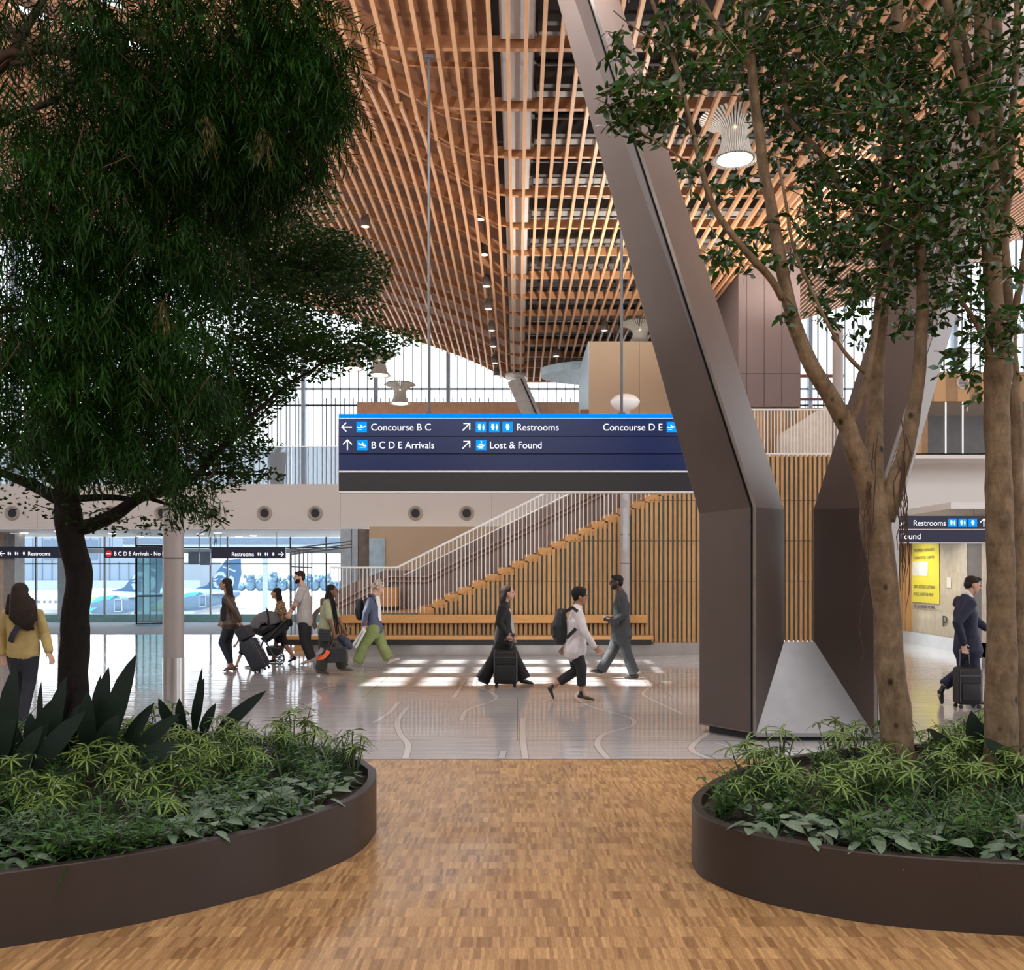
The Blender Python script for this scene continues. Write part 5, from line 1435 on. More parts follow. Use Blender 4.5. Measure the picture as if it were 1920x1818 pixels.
t1 = ficus((at(1686,1450,YC).x,YC,SOIL), 'pale barked tree nearer the bronze column, forking low into three stems',
 [('trunk',[(1693,1490,YC,62),(1684,1400,YC,58),(1674,1300,YC,54),(1666,1200,YC,51),(1658,1110,YC,50),(1650,1040,YC,54),(1643,985,YC,58),(1643,950,YC,52),(1641,900,YC,34)]),
  ('stem',[(1642,965,YC,46),(1622,900,YC-.05,42),(1600,835,YC-.1,37),(1588,795,YC-.1,34),(1555,740,YC-.15,31),(1520,680,YC-.2,29),(1490,610,YC-.2,27),(1472,540,YC-.2,25),(1458,460,YC-.2,24),(1446,390,YC-.2,22),(1430,300,YC-.2,20),(1414,180,YC-.2,18),(1407,60,YC-.2,17),(1404,-60,YC-.2,15)]),
  ('stem',[(1646,950,YC+.1,38),(1640,860,YC+.15,34),(1640,760,YC+.2,31),(1645,660,YC+.2,28),(1655,560,YC+.2,26),(1664,450,YC+.2,24),(1664,340,YC+.2,24),(1672,200,YC+.2,25),(1680,60,YC+.2,22),(1685,-60,YC+.2,20)]),
  ('stem',[(1662,975,YC,34),(1676,915,YC-.05,34),(1694,860,YC-.05,31),(1708,790,YC-.05,28),(1722,710,YC-.05,25),(1728,620,YC-.05,23),(1730,540,YC-.05,21),(1722,450,YC,18),(1712,330,YC,16),(1700,200,YC,14),(1720,60,YC,12)]),
  ('branch',[(1466,560,YC-.2,15),(1440,515,YC-.3,14),(1390,462,YC-.4,13),(1345,400,YC-.45,12),(1318,325,YC-.5,11),(1298,240,YC-.5,10),(1270,130,YC-.5,9),(1240,50,YC-.5,8),(1215,-20,YC-.5,7)]),
  ('branch',[(1410,125,YC-.2,15),(1375,85,YC-.25,13),(1340,45,YC-.3,13),(1308,-5,YC-.3,12)]),
  ('branch',[(1592,800,YC-.1,15),(1612,755,YC-.15,15),(1630,690,YC-.2,13),(1640,630,YC-.2,11),(1652,560,YC-.2,9),(1690,450,YC-.2,8),(1740,380,YC-.3,6)]),
  ('branch',[(1630,705,YC-.1,9),(1600,680,YC-.15,8),(1570,640,YC-.2,7),(1530,560,YC-.2,6),(1490,470,YC-.2,6),(1460,300,YC-.2,5)]),
  ('branch',[(1318,325,YC-.5,5),(1260,285,YC-.55,4),(1215,255,YC-.6,3),(1170,230,YC-.6,2)]), ('branch',[(1255,90,YC-.5,4),(1200,60,YC-.55,3),(1150,20,YC-.6,2)]),
  ('branch',[(1672,200,YC+.2,14),(1720,150,YC+.1,12),(1760,60,YC,9),(1775,-20,YC,8)]), ('branch',[(1590,380,YC,14),(1540,290,YC,11),(1480,220,YC,9),(1470,120,YC,7)]), ('branch',[(1664,450,YC+.2,13),(1600,385,YC+.1,13),(1560,330,YC,11)])],
 [(1560,90,190,130,150),(1610,250,150,120,146),(1440,60,110,80,60),(1500,180,70,80,44),(1320,100,80,60,30,YC-.4,.4),(1270,60,60,50,18,YC-.5,.3),(1240,200,45,30,13,YC-.55,.25),(1180,190,55,40,18,YC-.6,.25),(1205,230,60,22,14,YC-.6,.25),(1150,120,30,60,6,YC-.6,.2),(1305,290,25,40,5,YC-.45,.3),(1360,350,30,40,6,YC-.4,.3),(1640,400,120,70,66),(1620,470,110,60,52),(1560,400,50,50,15),(1420,490,60,18,7,YC-.3,.2),(1350,490,30,12,4,YC-.35,.15),(1480,595,25,12,3,YC-.25,.1),(1540,470,50,40,10),(1600,560,80,35,20),(1690,520,60,50,24),(1710,600,40,40,9),(1630,610,25,20,4),(1470,430,50,40,9),(1400,420,40,40,6)],
 YC, 1)
YD = 6.75
t2 = ficus((at(1878,1455,YD).x,YD,SOIL), 'pale barked tree with the thickest straight trunk near the right edge',
 [('trunk',[(1876,1500,YD,66),(1877,1350,YD,60),(1878,1200,YD,53),(1876,1080,YD,50),(1874,960,YD,49),(1870,850,YD,44),(1868,760,YD,46),(1872,700,YD,50),(1868,640,YD,38),(1864,560,YD,35),(1858,450,YD,33),(1854,340,YD,32),(1846,230,YD,31),(1842,120,YD,32),(1842,-40,YD,28)]),
  ('stem',[(1905,1480,YD+.25,44),(1907,1300,YD+.25,42),(1904,1150,YD+.25,38),(1904,1000,YD+.25,38),(1900,880,YD+.25,38),(1898,760,YD+.25,34),(1888,600,YD+.2,27),(1880,470,YD+.2,25),(1876,330,YD+.2,23),(1872,200,YD+.2,21),(1868,60,YD+.2,20),(1862,-40,YD+.2,18)]),
  ('branch',[(1862,690,YD,13),(1846,640,YD-.1,12),(1820,590,YD-.15,9),(1790,545,YD-.2,6)]), ('branch',[(1852,330,YD,22),(1820,210,YD-.1,20),(1800,130,YD-.1,19),(1785,60,YD-.1,19),(1772,-30,YD-.1,17)]), ('branch',[(1848,250,YD,15),(1818,120,YD+.1,14),(1795,30,YD+.1,12),(1785,-30,YD+.1,11)]),
  ('branch',[(1880,440,YD+.2,16),(1895,300,YD+.1,14),(1905,150,YD,12),(1908,-20,YD,11)]), ('branch',[(1892,640,YD+.2,15),(1908,560,YD+.1,14),(1925,450,YD,12),(1940,330,YD,10)])],
 [(1760,120,120,110,70),(1860,80,80,100,34),(1780,260,110,70,50),(1730,330,110,70,60),(1790,400,90,70,44),(1880,300,60,80,26),(1760,480,70,60,30),(1800,560,60,40,16),(1890,470,40,60,10),(1885,610,40,50,16,YD-.2,.4),(1830,650,50,35,10,YD-.2,.3),(1800,690,40,20,6,YD-.2,.2),(1905,180,40,100,16),(1760,560,50,40,12),(1910,690,20,40,6)],
 YD, 2)
# hanging aerial roots
m = MB(); rr = random.Random(5)
for i in range(16):
    px = rr.choice((1632,1640,1690,1700,1694,1628))+rr.uniform(-8,8); py = rr.uniform(780,960); L = rr.uniform(120,330); pts = []
    for k in range(8): pts.append(at(px+rr.uniform(-7,7)-(28*k/8 if px < 1660 else 0)*rr.random(), py+L*k/7, YC-.12))
    m.tube(pts, [.0035]*7+[.0015], 4, caps=False)
m.build('aerial_roots', MAT_BARKR, t1)
# ================================================================ PEOPLE
def clothmat(name, col, rough=.75, var=.12, sc=7):
    if name in _M: return _M[name]
    t = NT(name); c = t.coord()
    lo = tuple(x*(1-var) for x in col); hi = tuple(min(1,x*(1+var)) for x in col)
    t.set(t.ramp(t.noise(c, sc, 4), [(.3,lo),(.7,hi)]), rough)
    t.bump(t.noise(t.coord('Object',(1,1,.45)), 13, 3, .55, 1.2), .55, .03); _M[name] = t.m
    return t.m
SKIN_L = plain('skin_light', (.56,.33,.24), .5, 0, .06, 9)
SKIN_T = plain('skin_tan', (.42,.22,.135), .5, 0, .06, 9)
SKIN_D = plain('skin_deep', (.16,.075,.045), .45, 0, .06, 9)
SKIN_K = plain('skin_dark', (.060,.030,.020), .45, 0, .06, 9)
HAIR_K = plain('hair_black', (.008,.006,.006), .6, 0, .3, 30, .6, .25)
HAIR_B = plain('hair_brown', (.022,.012,.008), .6, 0, .3, 30, .6, .25)
HAIR_G = plain('hair_blond_grey', (.42,.36,.30), .5, 0, .45, 26, .6)
EYE_M = plain('eye_dark', (.015,.012,.012), .3)
LIP_M = plain('lip', (.34,.13,.11), .5)

def offs(p, dy): return at(p[0], p[1], dy)
def lerp(a, b, t): return a+(b-a)*t

class Fig:
    """a figure posed from joints; every joint is (px, py) at depth Y + offset"""
    def __init__(s, label, Y, group='people walking through the concourse'):
        s.Y = Y; s.e = empty('person', (0,0,0), label, 'person', group); s.lab = label
    def base(s, x, y): s.e.location = (x, y, 0)
    def head_axes(s, yaw, pitch=0, roll=0):
        f = V(math.cos(yaw)*math.cos(pitch), math.sin(yaw)*math.cos(pitch), math.sin(pitch))
        r = f.cross(V(0,0,1)).normalized(); u = r.cross(f).normalized()
        return f, r, u
    def head(s, m, c, yaw, pitch=0, k=1.0, neck=None, female=False):
        f, r, u = s.head_axes(yaw, pitch); s.f, s.r, s.u, s.hc, s.k = f, r, u, c, k
        m.ell(c - f*.012*k + u*.028*k, (f*.094*k, r*.073*k, u*.088*k), 18, 12)
        m.ell(c + f*.022*k - u*.030*k, (f*.068*k, r*.060*k, u*.075*k), 16, 10)
        m.ell(c + f*.046*k - u*.078*k, (f*.036*k, r*.040*k, u*.030*k), 12, 8)             # chin
        m.etube([c+f*.086*k+u*.022*k, c+f*.108*k-u*.018*k], [.011*k,.017*k], [.010*k,.013*k], r, 10)  # nose
        m.ell(c + f*.078*k + u*.030*k, (f*.018*k, r*.045*k, u*.010*k), 10, 6)                # brow
        m.ell(c + f*.080*k - u*.050*k, (f*.014*k, r*.026*k, u*.012*k), 10, 6)                # mouth
        for q in (-1,1):
            m.ell(c + r*q*.074*k - f*.008*k - u*.004*k, (f*.020*k, r*.011*k, u*.032*k), 10, 6)  # ears
            m.ell(c + f*.066*k + r*q*.034*k - u*.018*k, (f*.018*k, r*.018*k, u*.018*k), 10, 6)  # cheeks
        if neck is not None:
            kk = .86 if female else 1.0
            m.etube([c - f*.022*k - u*.06*k, lerp(c-u*.06*k, neck, .6), neck], [.056*kk,.054*kk,.066*kk], [.060*kk,.056*kk,.066*kk], r, 14)
    def face(s):
        c, f, r, u, k = s.hc, s.f, s.r, s.u, s.k
        for q in (-1,1):
            m = MB(); m.ell(c + f*.083*k + r*q*.030*k + u*.010*k, (f*.008*k, r*.013*k, u*.006*k), 10, 6); m.build('eye', EYE_M, s.e, smooth=True)
        m = MB(); m.ell(c + f*.090*k - u*.049*k, (f*.006*k, r*.022*k, u*.006*k), 10, 6); m.build('mouth', LIP_M, s.e, smooth=True)
    def hand(s, m, wrist, tip, side, curl=.5, k=1.0):
        """palm with four unequal fingers and a thumb off its side; side = thumb direction"""
        d = (tip-wrist).normalized(); th = (Vector(side) - d*Vector(side).dot(d)).normalized(); nrm = d.cross(th)
        pc = wrist + d*.048*k
        m.etube([wrist - d*.02, wrist+d*.02*k, wrist+d*.085*k], [.024*k,.034*k,.040*k], [.020*k,.017*k,.014*k], th, 12)
        for i, L in enumerate((.072,.080,.075,.058)):
            b = wrist + d*.085*k + th*(.031-.0205*i)*k; dd = d + th*(.13-.09*i); dd.normalize(); pts = [b-d*.012, b]
            a = 0; p = b
            for j, seg in enumerate((.45,.32,.23)):
                a += curl*(.55+.35*j); q = dd*math.cos(a) + nrm*math.sin(a); p = p + q*L*seg*k; pts.append(p)
            m.tube(pts, [.0095*k,.0095*k,.0088*k,.0082*k,.0068*k], 8)
        b = wrist + d*.022*k + th*.028*k; p1 = b + (d*.55+th*.75).normalized()*.036*k; p2 = p1 + (d*.9+th*.3+nrm*curl*.5).normalized()*.028*k
        m.tube([b-th*.012, b, p1, p2], [.012*k,.0125*k,.0105*k,.008*k], 8)
    def limbs(s, m, pts, rad, lat=(0,1,0), n=14): m.etube(pts, rad, rad, lat, n)
    def part(s, name, m, mat, vox=.011, sm=3):
        o = m.build(name, mat, s.e, smooth=True)
        if vox: remesh(o, vox, sm)
        return o
    def shoe(s, heel, toe, ankle, mat, h=.075, w=.044, k=1.0, name='shoe', sole=None):
        m = MB(); d = (toe-heel); L = d.length; d.normalize(); up = V(0,0,1); lat = d.cross(up).normalized(); up = lat.cross(d)
        pts = [heel+d*L*t for t in (.06,.3,.6,.85,.97)]
        rb = [h*.50,h*.52,h*.40,h*.30,h*.20]; ra = [w*.72,w*.78,w*1.0,w*.92,w*.5]
        pts = [p+up*r for p, r in zip(pts, rb)]
        m.etube(pts, ra, rb, lat, 14)
        m.tube([heel+d*L*.2+up*h*.5, ankle], [w*.75, w*.72], 12)
        lo = min(p[2] for p in m.v)
        m.v = [(p[0],p[1],max(p[2],.004)) for p in m.v]
        return s.part(name, m, mat, .009, 2)

def torso_path(hip, waist_t, neck, bow=0):
    pass

def walker(label, Y, facing, J, skin, top, topname, trou, shoe, hair, female=False, k=1.0, coat=False, sleeve='long', legw=1.0, legname='trousers', flare=1.0, pitch=0, headyaw=None, chest=.150, hemlen=0, shoeh=.075, skirt=False, hipw=None, topw=1.0, legcut=1.0):
    """side-on figure. J: head, neck, sh, hip, arms [(elbow, wrist, tip, side)], legs [(knee, ankle, heel, toe, side)], side n = nearer"""
    F = Fig(label, Y); yaw = 0 if facing > 0 else math.pi
    if headyaw is not None: yaw = headyaw
    sw = (.155 if female else .180)*k; hw = .085*k
    hd = at(*J['head'], Y); nk = at(*J['neck'], Y); sh = at(*J['sh'], Y); hp = at(*J['hip'], Y)
    F.base(hp.x, Y)
    fx = V(facing,0,0); side = {'n':-1,'f':1}
    # ---- body
    b = MB(); F.head(b, hd, yaw, pitch, k, nk, female)
    ch = lerp(hp, sh, .72); wa = lerp(hp, sh, .36)
    b.etube([hp, wa, ch, sh], [x*k for x in (.150,.125,.150,.125)], [x*k for x in (.100,.085,.100,.060)], (0,1,0), 18)
    arms = []; legs = []
    for (el, wr, tip, sd) in J['arms']:
        q = side[sd]; S = sh+V(0,q*sw,-.02*k); E = at(*el, Y+q*(sw+.05)); Wp = at(*wr, Y+q*(sw+.03)); Tp = at(*tip, Y+q*(sw+.03)); arms.append((S,E,Wp,Tp,q))
        b.etube([S, lerp(S,E,.5), E], [.046*k,.042*k,.036*k], [.046*k,.042*k,.036*k], (0,1,0), 12); b.etube([E, lerp(E,Wp,.4), Wp], [.036*k,.034*k,.024*k], [.036*k,.034*k,.024*k], (0,1,0), 12)
        F.hand(b, Wp, Tp, fx, J.get('curl',.55), k)
    for (kn, an, hl, to, sd) in J['legs']:
        q = side[sd]; H = hp+V(0,q*hw,-.02); K = at(*kn, Y+q*hw); A = at(*an, Y+q*hw*.8); HL = at(*hl, Y+q*hw*.8); TO = at(*to, Y+q*hw*.8)
        HL.z = max(HL.z, .0); TO.z = max(TO.z, .0); legs.append((H,K,A,HL,TO,q))
        b.etube([H, lerp(H,K,.5), K], [.078*k,.068*k,.050*k], [.078*k,.068*k,.050*k], (0,1,0), 12); b.etube([K, lerp(K,A,.35), A], [.048*k,.050*k,.034*k], [.048*k,.050*k,.034*k], (0,1,0), 12)
        b.etube([A+V(0,0,-.01), lerp(HL,TO,.5)+V(0,0,.03)], [.034*k,.03*k],[.03*k,.024*k],(0,1,0),10)
    F.part('body', b, skin, .0085, 3); F.face()
    # ---- top
    t = MB(); hem = lerp(hp, sh, -.04-hemlen); cw = topw
    t.etube([hem, lerp(hp,sh,.12), wa, ch, lerp(sh,nk,.15)], [x*k*cw for x in ((.200 if coat else .182),.178,.160,.178,.120)], [x*k*cw for x in ((.165 if coat else .142),.142,chest*.80,chest*.86,.070)], (0,1,0), 20)
    if J.get('collar',1): t.etube([sh, lerp(sh,nk,.75)], [.085*k,.066*k], [.075*k,.066*k], (0,1,0), 14)
    for (S,E,Wp,Tp,q) in arms:
        end = Wp if sleeve == 'long' else lerp(S,E,.80)
        pts = [S+V(0,-q*.03,.0), S, lerp(S,E,.5), E, lerp(E,Wp,.5), Wp] if sleeve == 'long' else [S+V(0,-q*.03,0), S, lerp(S,E,.45), end]
        rr = [.074,.070,.062,.056,.050,.043] if sleeve == 'long' else [.074,.072,.068,.070]
        rr = [x*k*(1.12 if coat else 1.0) for x in rr]; t.etube(pts, rr, rr, (0,1,0), 14)
    F.part(topname, t, top, .011, 3)
    # ---- legs
    if trou is not None:
        t = MB(); hww = (hipw or .150)*k
        t.etube([lerp(hp,sh,.18), hp, hp+V(0,0,-.09*k)], [.150*k,.172*k,.165*k], [hww*.72,hww*.86,hww*.84], (0,1,0), 18)
        for (H,K,A,HL,TO,q) in legs:
            e = lerp(K,A,legcut)
            r0, r1, r2 = .098*k*legw, .076*k*legw, .056*k*legw*flare
            t.etube([H, lerp(H,K,.5), K, lerp(K,A,.5*legcut), e], [r0,(r0+r1)/2*.95,r1*.92,(r1+r2)/2*.9,r2*.92], [r0,(r0+r1)/2,r1,(r1+r2)/2*.98,r2], (0,1,0), 14, 0, 'start')
        F.part(legname, t, trou, .011, 3)
    for (H,K,A,HL,TO,q) in legs: F.shoe(HL, TO, A, shoe, shoeh*k, .046*k)
    F.arms, F.legs, F.sh, F.hp, F.nk = arms, legs, sh, hp, nk
    if hair: hair(F)
    return F

def hair_short(mat, vol=1.0, top=1.0):
    def h(F):
        c,f,r,u,k = F.hc,F.f,F.r,F.u,F.k; m = MB()
        m.ell(c - f*.022*k + u*.048*k, (f*.096*k*vol, r*.081*k*vol, u*.082*k*vol*top), 18, 12); m.ell(c - f*.060*k + u*.0*k, (f*.052*k, r*.074*k, u*.066*k), 14, 9)
        m.ell(c + f*.045*k + u*.094*k, (f*.045*k, r*.055*k, u*.026*k*top), 12, 8); F.part('hair', m, mat, .009, 2)
    return h
def hair_long(mat, L=.33, fwd=.0, w=1.0):
    def h(F):
        c,f,r,u,k = F.hc,F.f,F.r,F.u,F.k; m = MB()
        m.ell(c - f*.030*k + u*.044*k, (f*.098*k, r*.086*k, u*.084*k), 18, 12)
        for q in (-1,1): m.etube([c + r*q*.068*k + u*.04*k - f*.045*k, c + r*q*.074*k - u*.06*k - f*.065*k, c + r*q*.070*k - u*(L*.62)*k - f*.075*k], [.036*k,.036*k,.026*k], [.020*k,.020*k,.016*k], f, 12)
        m.etube([c - f*.05*k + u*.02*k, c - f*.085*k - u*.08*k, c - f*.095*k - u*L*.6*k, c - f*(.085-fwd)*k - u*L*k], [.072*k*w,.085*k*w,.085*k*w,.045*k*w], [.055*k,.052*k,.046*k,.026*k], r, 16)
        F.part('hair', m, mat, .009, 2)
    return h
def hair_curly(mat):
    def h(F):
        c,f,r,u,k = F.hc,F.f,F.r,F.u,F.k; m = MB(); rr = random.Random(4)
        for i in range(46):
            a = rr.uniform(0,6.28); b = rr.uniform(-.5,1.4); p = c - f*.018*k + u*.035*k + (f*math.cos(a)*.10+r*math.sin(a)*.082)*math.cos(b)*k + u*math.sin(b)*.10*k
            if (p-c).dot(f) > .065*k and (p-c).dot(u) < .07*k: continue
            m.ell(p, (V(.026,0,0),V(0,.026,0),V(0,0,.026)), 8, 6)
        m.ell(c - f*.022*k + u*.042*k, (f*.098*k, r*.082*k, u*.085*k), 16, 10); F.part('hair', m, mat, .009, 1)
    return h
def beard(F, mat):
    c,f,r,u,k = F.hc,F.f,F.r,F.u,F.k; m = MB()
    m.ell(c + f*.048*k - u*.082*k, (f*.040*k, r*.046*k, u*.034*k), 12, 8); 
    for q in (-1,1): m.ell(c + f*.030*k + r*q*.048*k - u*.060*k, (f*.042*k, r*.016*k, u*.040*k), 10, 7)
    m.ell(c + f*.094*k - u*.036*k, (f*.010*k, r*.026*k, u*.006*k), 10, 6); F.part('beard', m, mat, .007, 2)

NAVYJ = clothmat('navy_suit_cloth',(.010,.015,.042)); GREYS = clothmat('grey_suit_cloth',(.030,.033,.037)); BLACKC = clothmat('black_cloth',(.008,.008,.010)); DENIMD = clothmat('dark_denim',(.012,.016,.030))
# 1 woman in brown leather jacket
Y1 = 17.2
F1 = walker('woman in a brown leather jacket and dark jeans pulling a dark suitcase', Y1, -1, dict(head=(422.5,1096), neck=(427,1112.5), sh=(429,1120), hip=(431,1168),
  arms=[((441,1144),(449,1163),(452,1173),'n'),((419,1144),(417,1162),(413,1170),'f')], legs=[((416,1205),(431.5,1243),(438,1253),(420,1258.5),'n'),((428,1206),(433,1243),(441,1255),(424,1258.5),'f')]),
  SKIN_T, plain('brown_leather',(.060,.036,.026),.45,0,.15,8,.5), 'jacket', DENIMD, plain('tan_heels',(.20,.085,.055),.4), hair_long(HAIR_B,.36), True, .98, True, legw=.88, flare=.85, hipw=.15)
for (H,K,A,HL,TO,q) in F1.legs:
    m = MB(); m.tube([HL+V(0,0,.055), V(HL.x, HL.y, .002)], [.018,.013], 8); m.build('shoe_heel', plain('tan_heels',(.20,.085,.055),.4), F1.e)
m = MB(); m.prism([at(416,1120,Y1-.17),at(421,1122,Y1-.17),at(424,1162,Y1-.17),at(415,1165,Y1-.17)], (0,.34,0)); m.build('shirt', BLACKC, F1.e)
# 2 small child behind the suitcase
Y2 = 17.9
FC = walker('small child in dark shorts leaning forward behind the dark suitcase', Y2, -1, dict(head=(447,1178), neck=(451.5,1184), sh=(453,1189), hip=(457,1212),
  arms=[((448,1199),(443,1208),(439,1212),'f')], legs=[((452,1225),(443,1248),(446.5,1253),(436,1254),'f'),((463,1225),(470.5,1247),(476,1251.5),(458,1253.5),'n')]),
  SKIN_L, clothmat('grey_child_shirt',(.12,.13,.15)), 'shirt', clothmat('navy_shorts',(.012,.014,.022)), plain('grey_trainer',(.10,.11,.10),.6), hair_short(HAIR_B), False, .58, sleeve='short', legw=1.2, legname='shorts', legcut=.02, flare=1.5, topw=.95)
# 3 woman in leopard top
Y3 = 18.85
def leopard():
    t = NT('leopard_print'); v = t.n('ShaderNodeTexVoronoi'); v.inputs['Scale'].default_value = 26; t.l(t.coord(), v.inputs['Vector'])
    t.set(t.ramp(v.outputs['Distance'], [(.30,(.018,.012,.010)),(.42,(.30,.19,.10))]), .7); return t.m
F3 = walker('smiling woman in a leopard print top walking behind the pram', Y3, -1, dict(head=(517,1112.5), neck=(523,1125), sh=(526,1131), hip=(526,1180),
  arms=[((529,1153),(524,1174),(518,1182),'n'),((520,1153),(512,1166),(505,1172),'f')], legs=[((518,1203),(512,1236),(516,1242),(502,1244),'f'),((535,1209),(550,1229.5),(556,1236),(540,1241.5),'n')]),
  SKIN_T, leopard(), 'top', clothmat('dark_skirt',(.02,.018,.018)), BLACKC, hair_long(HAIR_K,.42), True, .94, sleeve='short', legname='shorts', legcut=-.35, shoeh=.06)
# 4 man pushing the pram
Y4 = 18.4
F4 = walker('bearded man in a light grey T-shirt pushing the pram', Y4, -1, dict(head=(561,1082.5), neck=(567,1097), sh=(569,1104), hip=(571,1163),
  arms=[((557,1129),(546,1148),(541,1157),'n'),((553,1129),(543,1147),(538,1156),'f')], legs=[((570,1202),(583,1234),(589,1240),(564,1246),'n'),((575,1203),(585,1232),(589.5,1237),(572,1243),'f')]),
  SKIN_L, clothmat('light_grey_tee',(.40,.375,.36)), 'tshirt', clothmat('black_trousers',(.010,.010,.013)), plain('tan_shoe',(.42,.33,.26),.6), hair_short(HAIR_B,1.0,1.05), False, 1.03, sleeve='short', legw=1.1, flare=1.25, headyaw=R(205), hemlen=.0, topw=1.06)
beard(F4, HAIR_K)
m = MB(); S,E,Wp,Tp,q = F4.arms[0]; m.etube([lerp(E,Wp,.35),lerp(E,Wp,.7)],[.0385,.034],[.0385,.034],(0,1,0),12,dome=False); m.build('tattoo', plain('tattoo_ink',(.13,.10,.10),.5,0,.6,26), F4.e, smooth=True)
# 5 woman in olive with long braids
Y5 = 16.6
F5 = walker('woman in an olive shirt with long braids carrying a black tote bag', Y5, 1, dict(head=(623.5,1108.5), neck=(617,1122), sh=(616,1128), hip=(611,1181),
  arms=[((618.5,1163),(626,1189),(629,1200),'n'),((633,1158),(643,1180),(648,1189),'f')], legs=[((607,1220),(602,1254),(594,1262),(617,1264.5),'n'),((631,1220),(643,1250),(638,1257),(662,1258),'f')]),
  SKIN_D, clothmat('olive_shirt',(.30,.31,.19)), 'shirt', clothmat('dark_olive_trousers',(.045,.042,.030)), plain('olive_shoe',(.09,.085,.055),.6), hair_long(HAIR_K,.22), True, .98, sleeve='short', legw=1.22, flare=1.55, topw=1.05)
m = MB()
for dx in (0, 3, 6): m.tube([at(616+dx*.5,1112,Y5-.10), at(622+dx,1130,Y5-.17), at(626+dx,1160,Y5-.2), at(630+dx,1188,Y5-.18)], [.018,.016,.013,.008], 8)
m.build('braids', HAIR_K, F5.e, smooth=True)
# 6 curly haired person, navy jacket, green trousers
Y6 = 18.2
F6 = walker('curly haired person in a blue jacket and loose green trousers holding rolled papers', Y6, 1, dict(head=(709.5,1101.5), neck=(702,1115.5), sh=(698,1122), hip=(703,1176),
  arms=[((686,1148),(682,1170),(683,1181),'n'),((702,1150),(712,1172),(716,1181),'f')], legs=[((682,1210),(671,1240),(660,1244),(682,1247.5),'n'),((717,1211),(729,1234),(727,1246.5),(750,1236),'f')]),
  SKIN_L, clothmat('blue_jacket',(.065,.085,.140)), 'jacket', clothmat('green_trousers',(.20,.24,.085)), plain('cream_shoe',(.50,.44,.37),.6), hair_curly(HAIR_G), True, .99, True, legw=1.35, flare=1.5, hipw=.17)
m = MB(); m.etube([at(707,1121,Y6), at(709,1145,Y6), at(710,1177,Y6)], [.08,.10,.10],[.055,.06,.055],(0,1,0),14); F6.part('white_shirt', m, clothmat('white_shirt_cloth',(.72,.72,.72)), .011)
# 7 woman in black
Y7 = 15.14
F7 = walker('woman in a black suit and wide trousers wheeling a black suitcase', Y7, 1, dict(head=(953,1112), neck=(946,1128), sh=(944,1136), hip=(945,1192),
  arms=[((935,1168),(949,1188),(956,1196),'n'),((950,1168),(960,1190),(963,1200),'f')], legs=[((926,1236),(905,1273),(897,1277),(915,1284),'n'),((967,1237),(981,1272),(976,1281),(1000,1283),'f')]),
  SKIN_L, BLACKC, 'jacket', BLACKC, plain('black_shoe',(.012,.012,.012),.3), hair_long(HAIR_B,.34,w=.95), True, 1.0, True, legw=1.18, flare=1.9, hemlen=.10)
m = MB(); m.prism([at(954,1140,Y7-.06),at(957,1142,Y7-.06),at(964,1172,Y7-.06),at(965,1187,Y7-.06),at(957,1187,Y7-.06)], (0,.12,0)); m.build('blouse', clothmat('white_shirt_cloth',(.72,.72,.72)), F7.e)
# 8 woman in white shirt with backpack
Y8 = 13.2
F8 = walker('woman in a white shirt and cropped black trousers wearing a backpack', Y8, 1, dict(head=(1088,1118), neck=(1083.5,1136), sh=(1081,1144), hip=(1078,1214),
  arms=[((1096,1184),(1114,1212),(1121,1219),'n'),((1070,1184),(1061,1210),(1054,1219),'f')], legs=[((1090,1252),(1090.5,1294),(1083,1308),(1115,1314),'n'),((1080,1257),(1040,1284),(1026,1290),(1037,1311),'f')]),
  SKIN_T, clothmat('white_shirt_pink',(.68,.63,.64)), 'shirt', clothmat('black_crop',(.012,.012,.015)), plain('black_flat',(.012,.012,.012),.35), hair_short(HAIR_K,1.12,1.05), True, 1.0, legw=1.02, flare=1.1, topw=1.12, hemlen=.06, legcut=.78, shoeh=.055)
m = MB(); c,f,r,u = F8.hc,F8.f,F8.r,F8.u
for q in (-1,1): m.tube([c+f*.10+r*q*.03+u*.012, c+f*.085+r*q*.066+u*.014, c-f*.01+r*q*.078+u*.01], .004, 6)
m.build('glasses', EYE_M, F8.e)
# 9 man in grey suit
Y9 = 16.0
F9 = walker('man in a grey suit walking left with a phone in his hand', Y9, -1, dict(head=(1155.5,1092), neck=(1162,1107), sh=(1165,1115), hip=(1165,1180),
  arms=[((1171,1152),(1150,1163),(1141,1160),'n'),((1159,1150),(1147,1164),(1139,1161),'f')], legs=[((1148,1221),(1127,1256),(1129,1263),(1106,1260),'f'),((1174,1222),(1189,1261),(1196,1271.5),(1171,1272),'n')]),
  SKIN_K, GREYS, 'suit_jacket', GREYS, plain('black_shoe',(.012,.012,.012),.3), hair_short(HAIR_K), False, 1.04, True, legw=1.18, flare=1.35, hemlen=.14, topw=1.06)
beard(F9, HAIR_K)
m = MB(); c = at(1138,1157.5,Y9-.21); m.bar(c+V(-.06,0,.02), c+V(.05,0,-.01), .07, .009, up=(.2,-.3,1)); tag(m.build('phone', plain('phone_white',(.6,.6,.62),.2)), 'pale phone held by the man in the grey suit', 'phone')
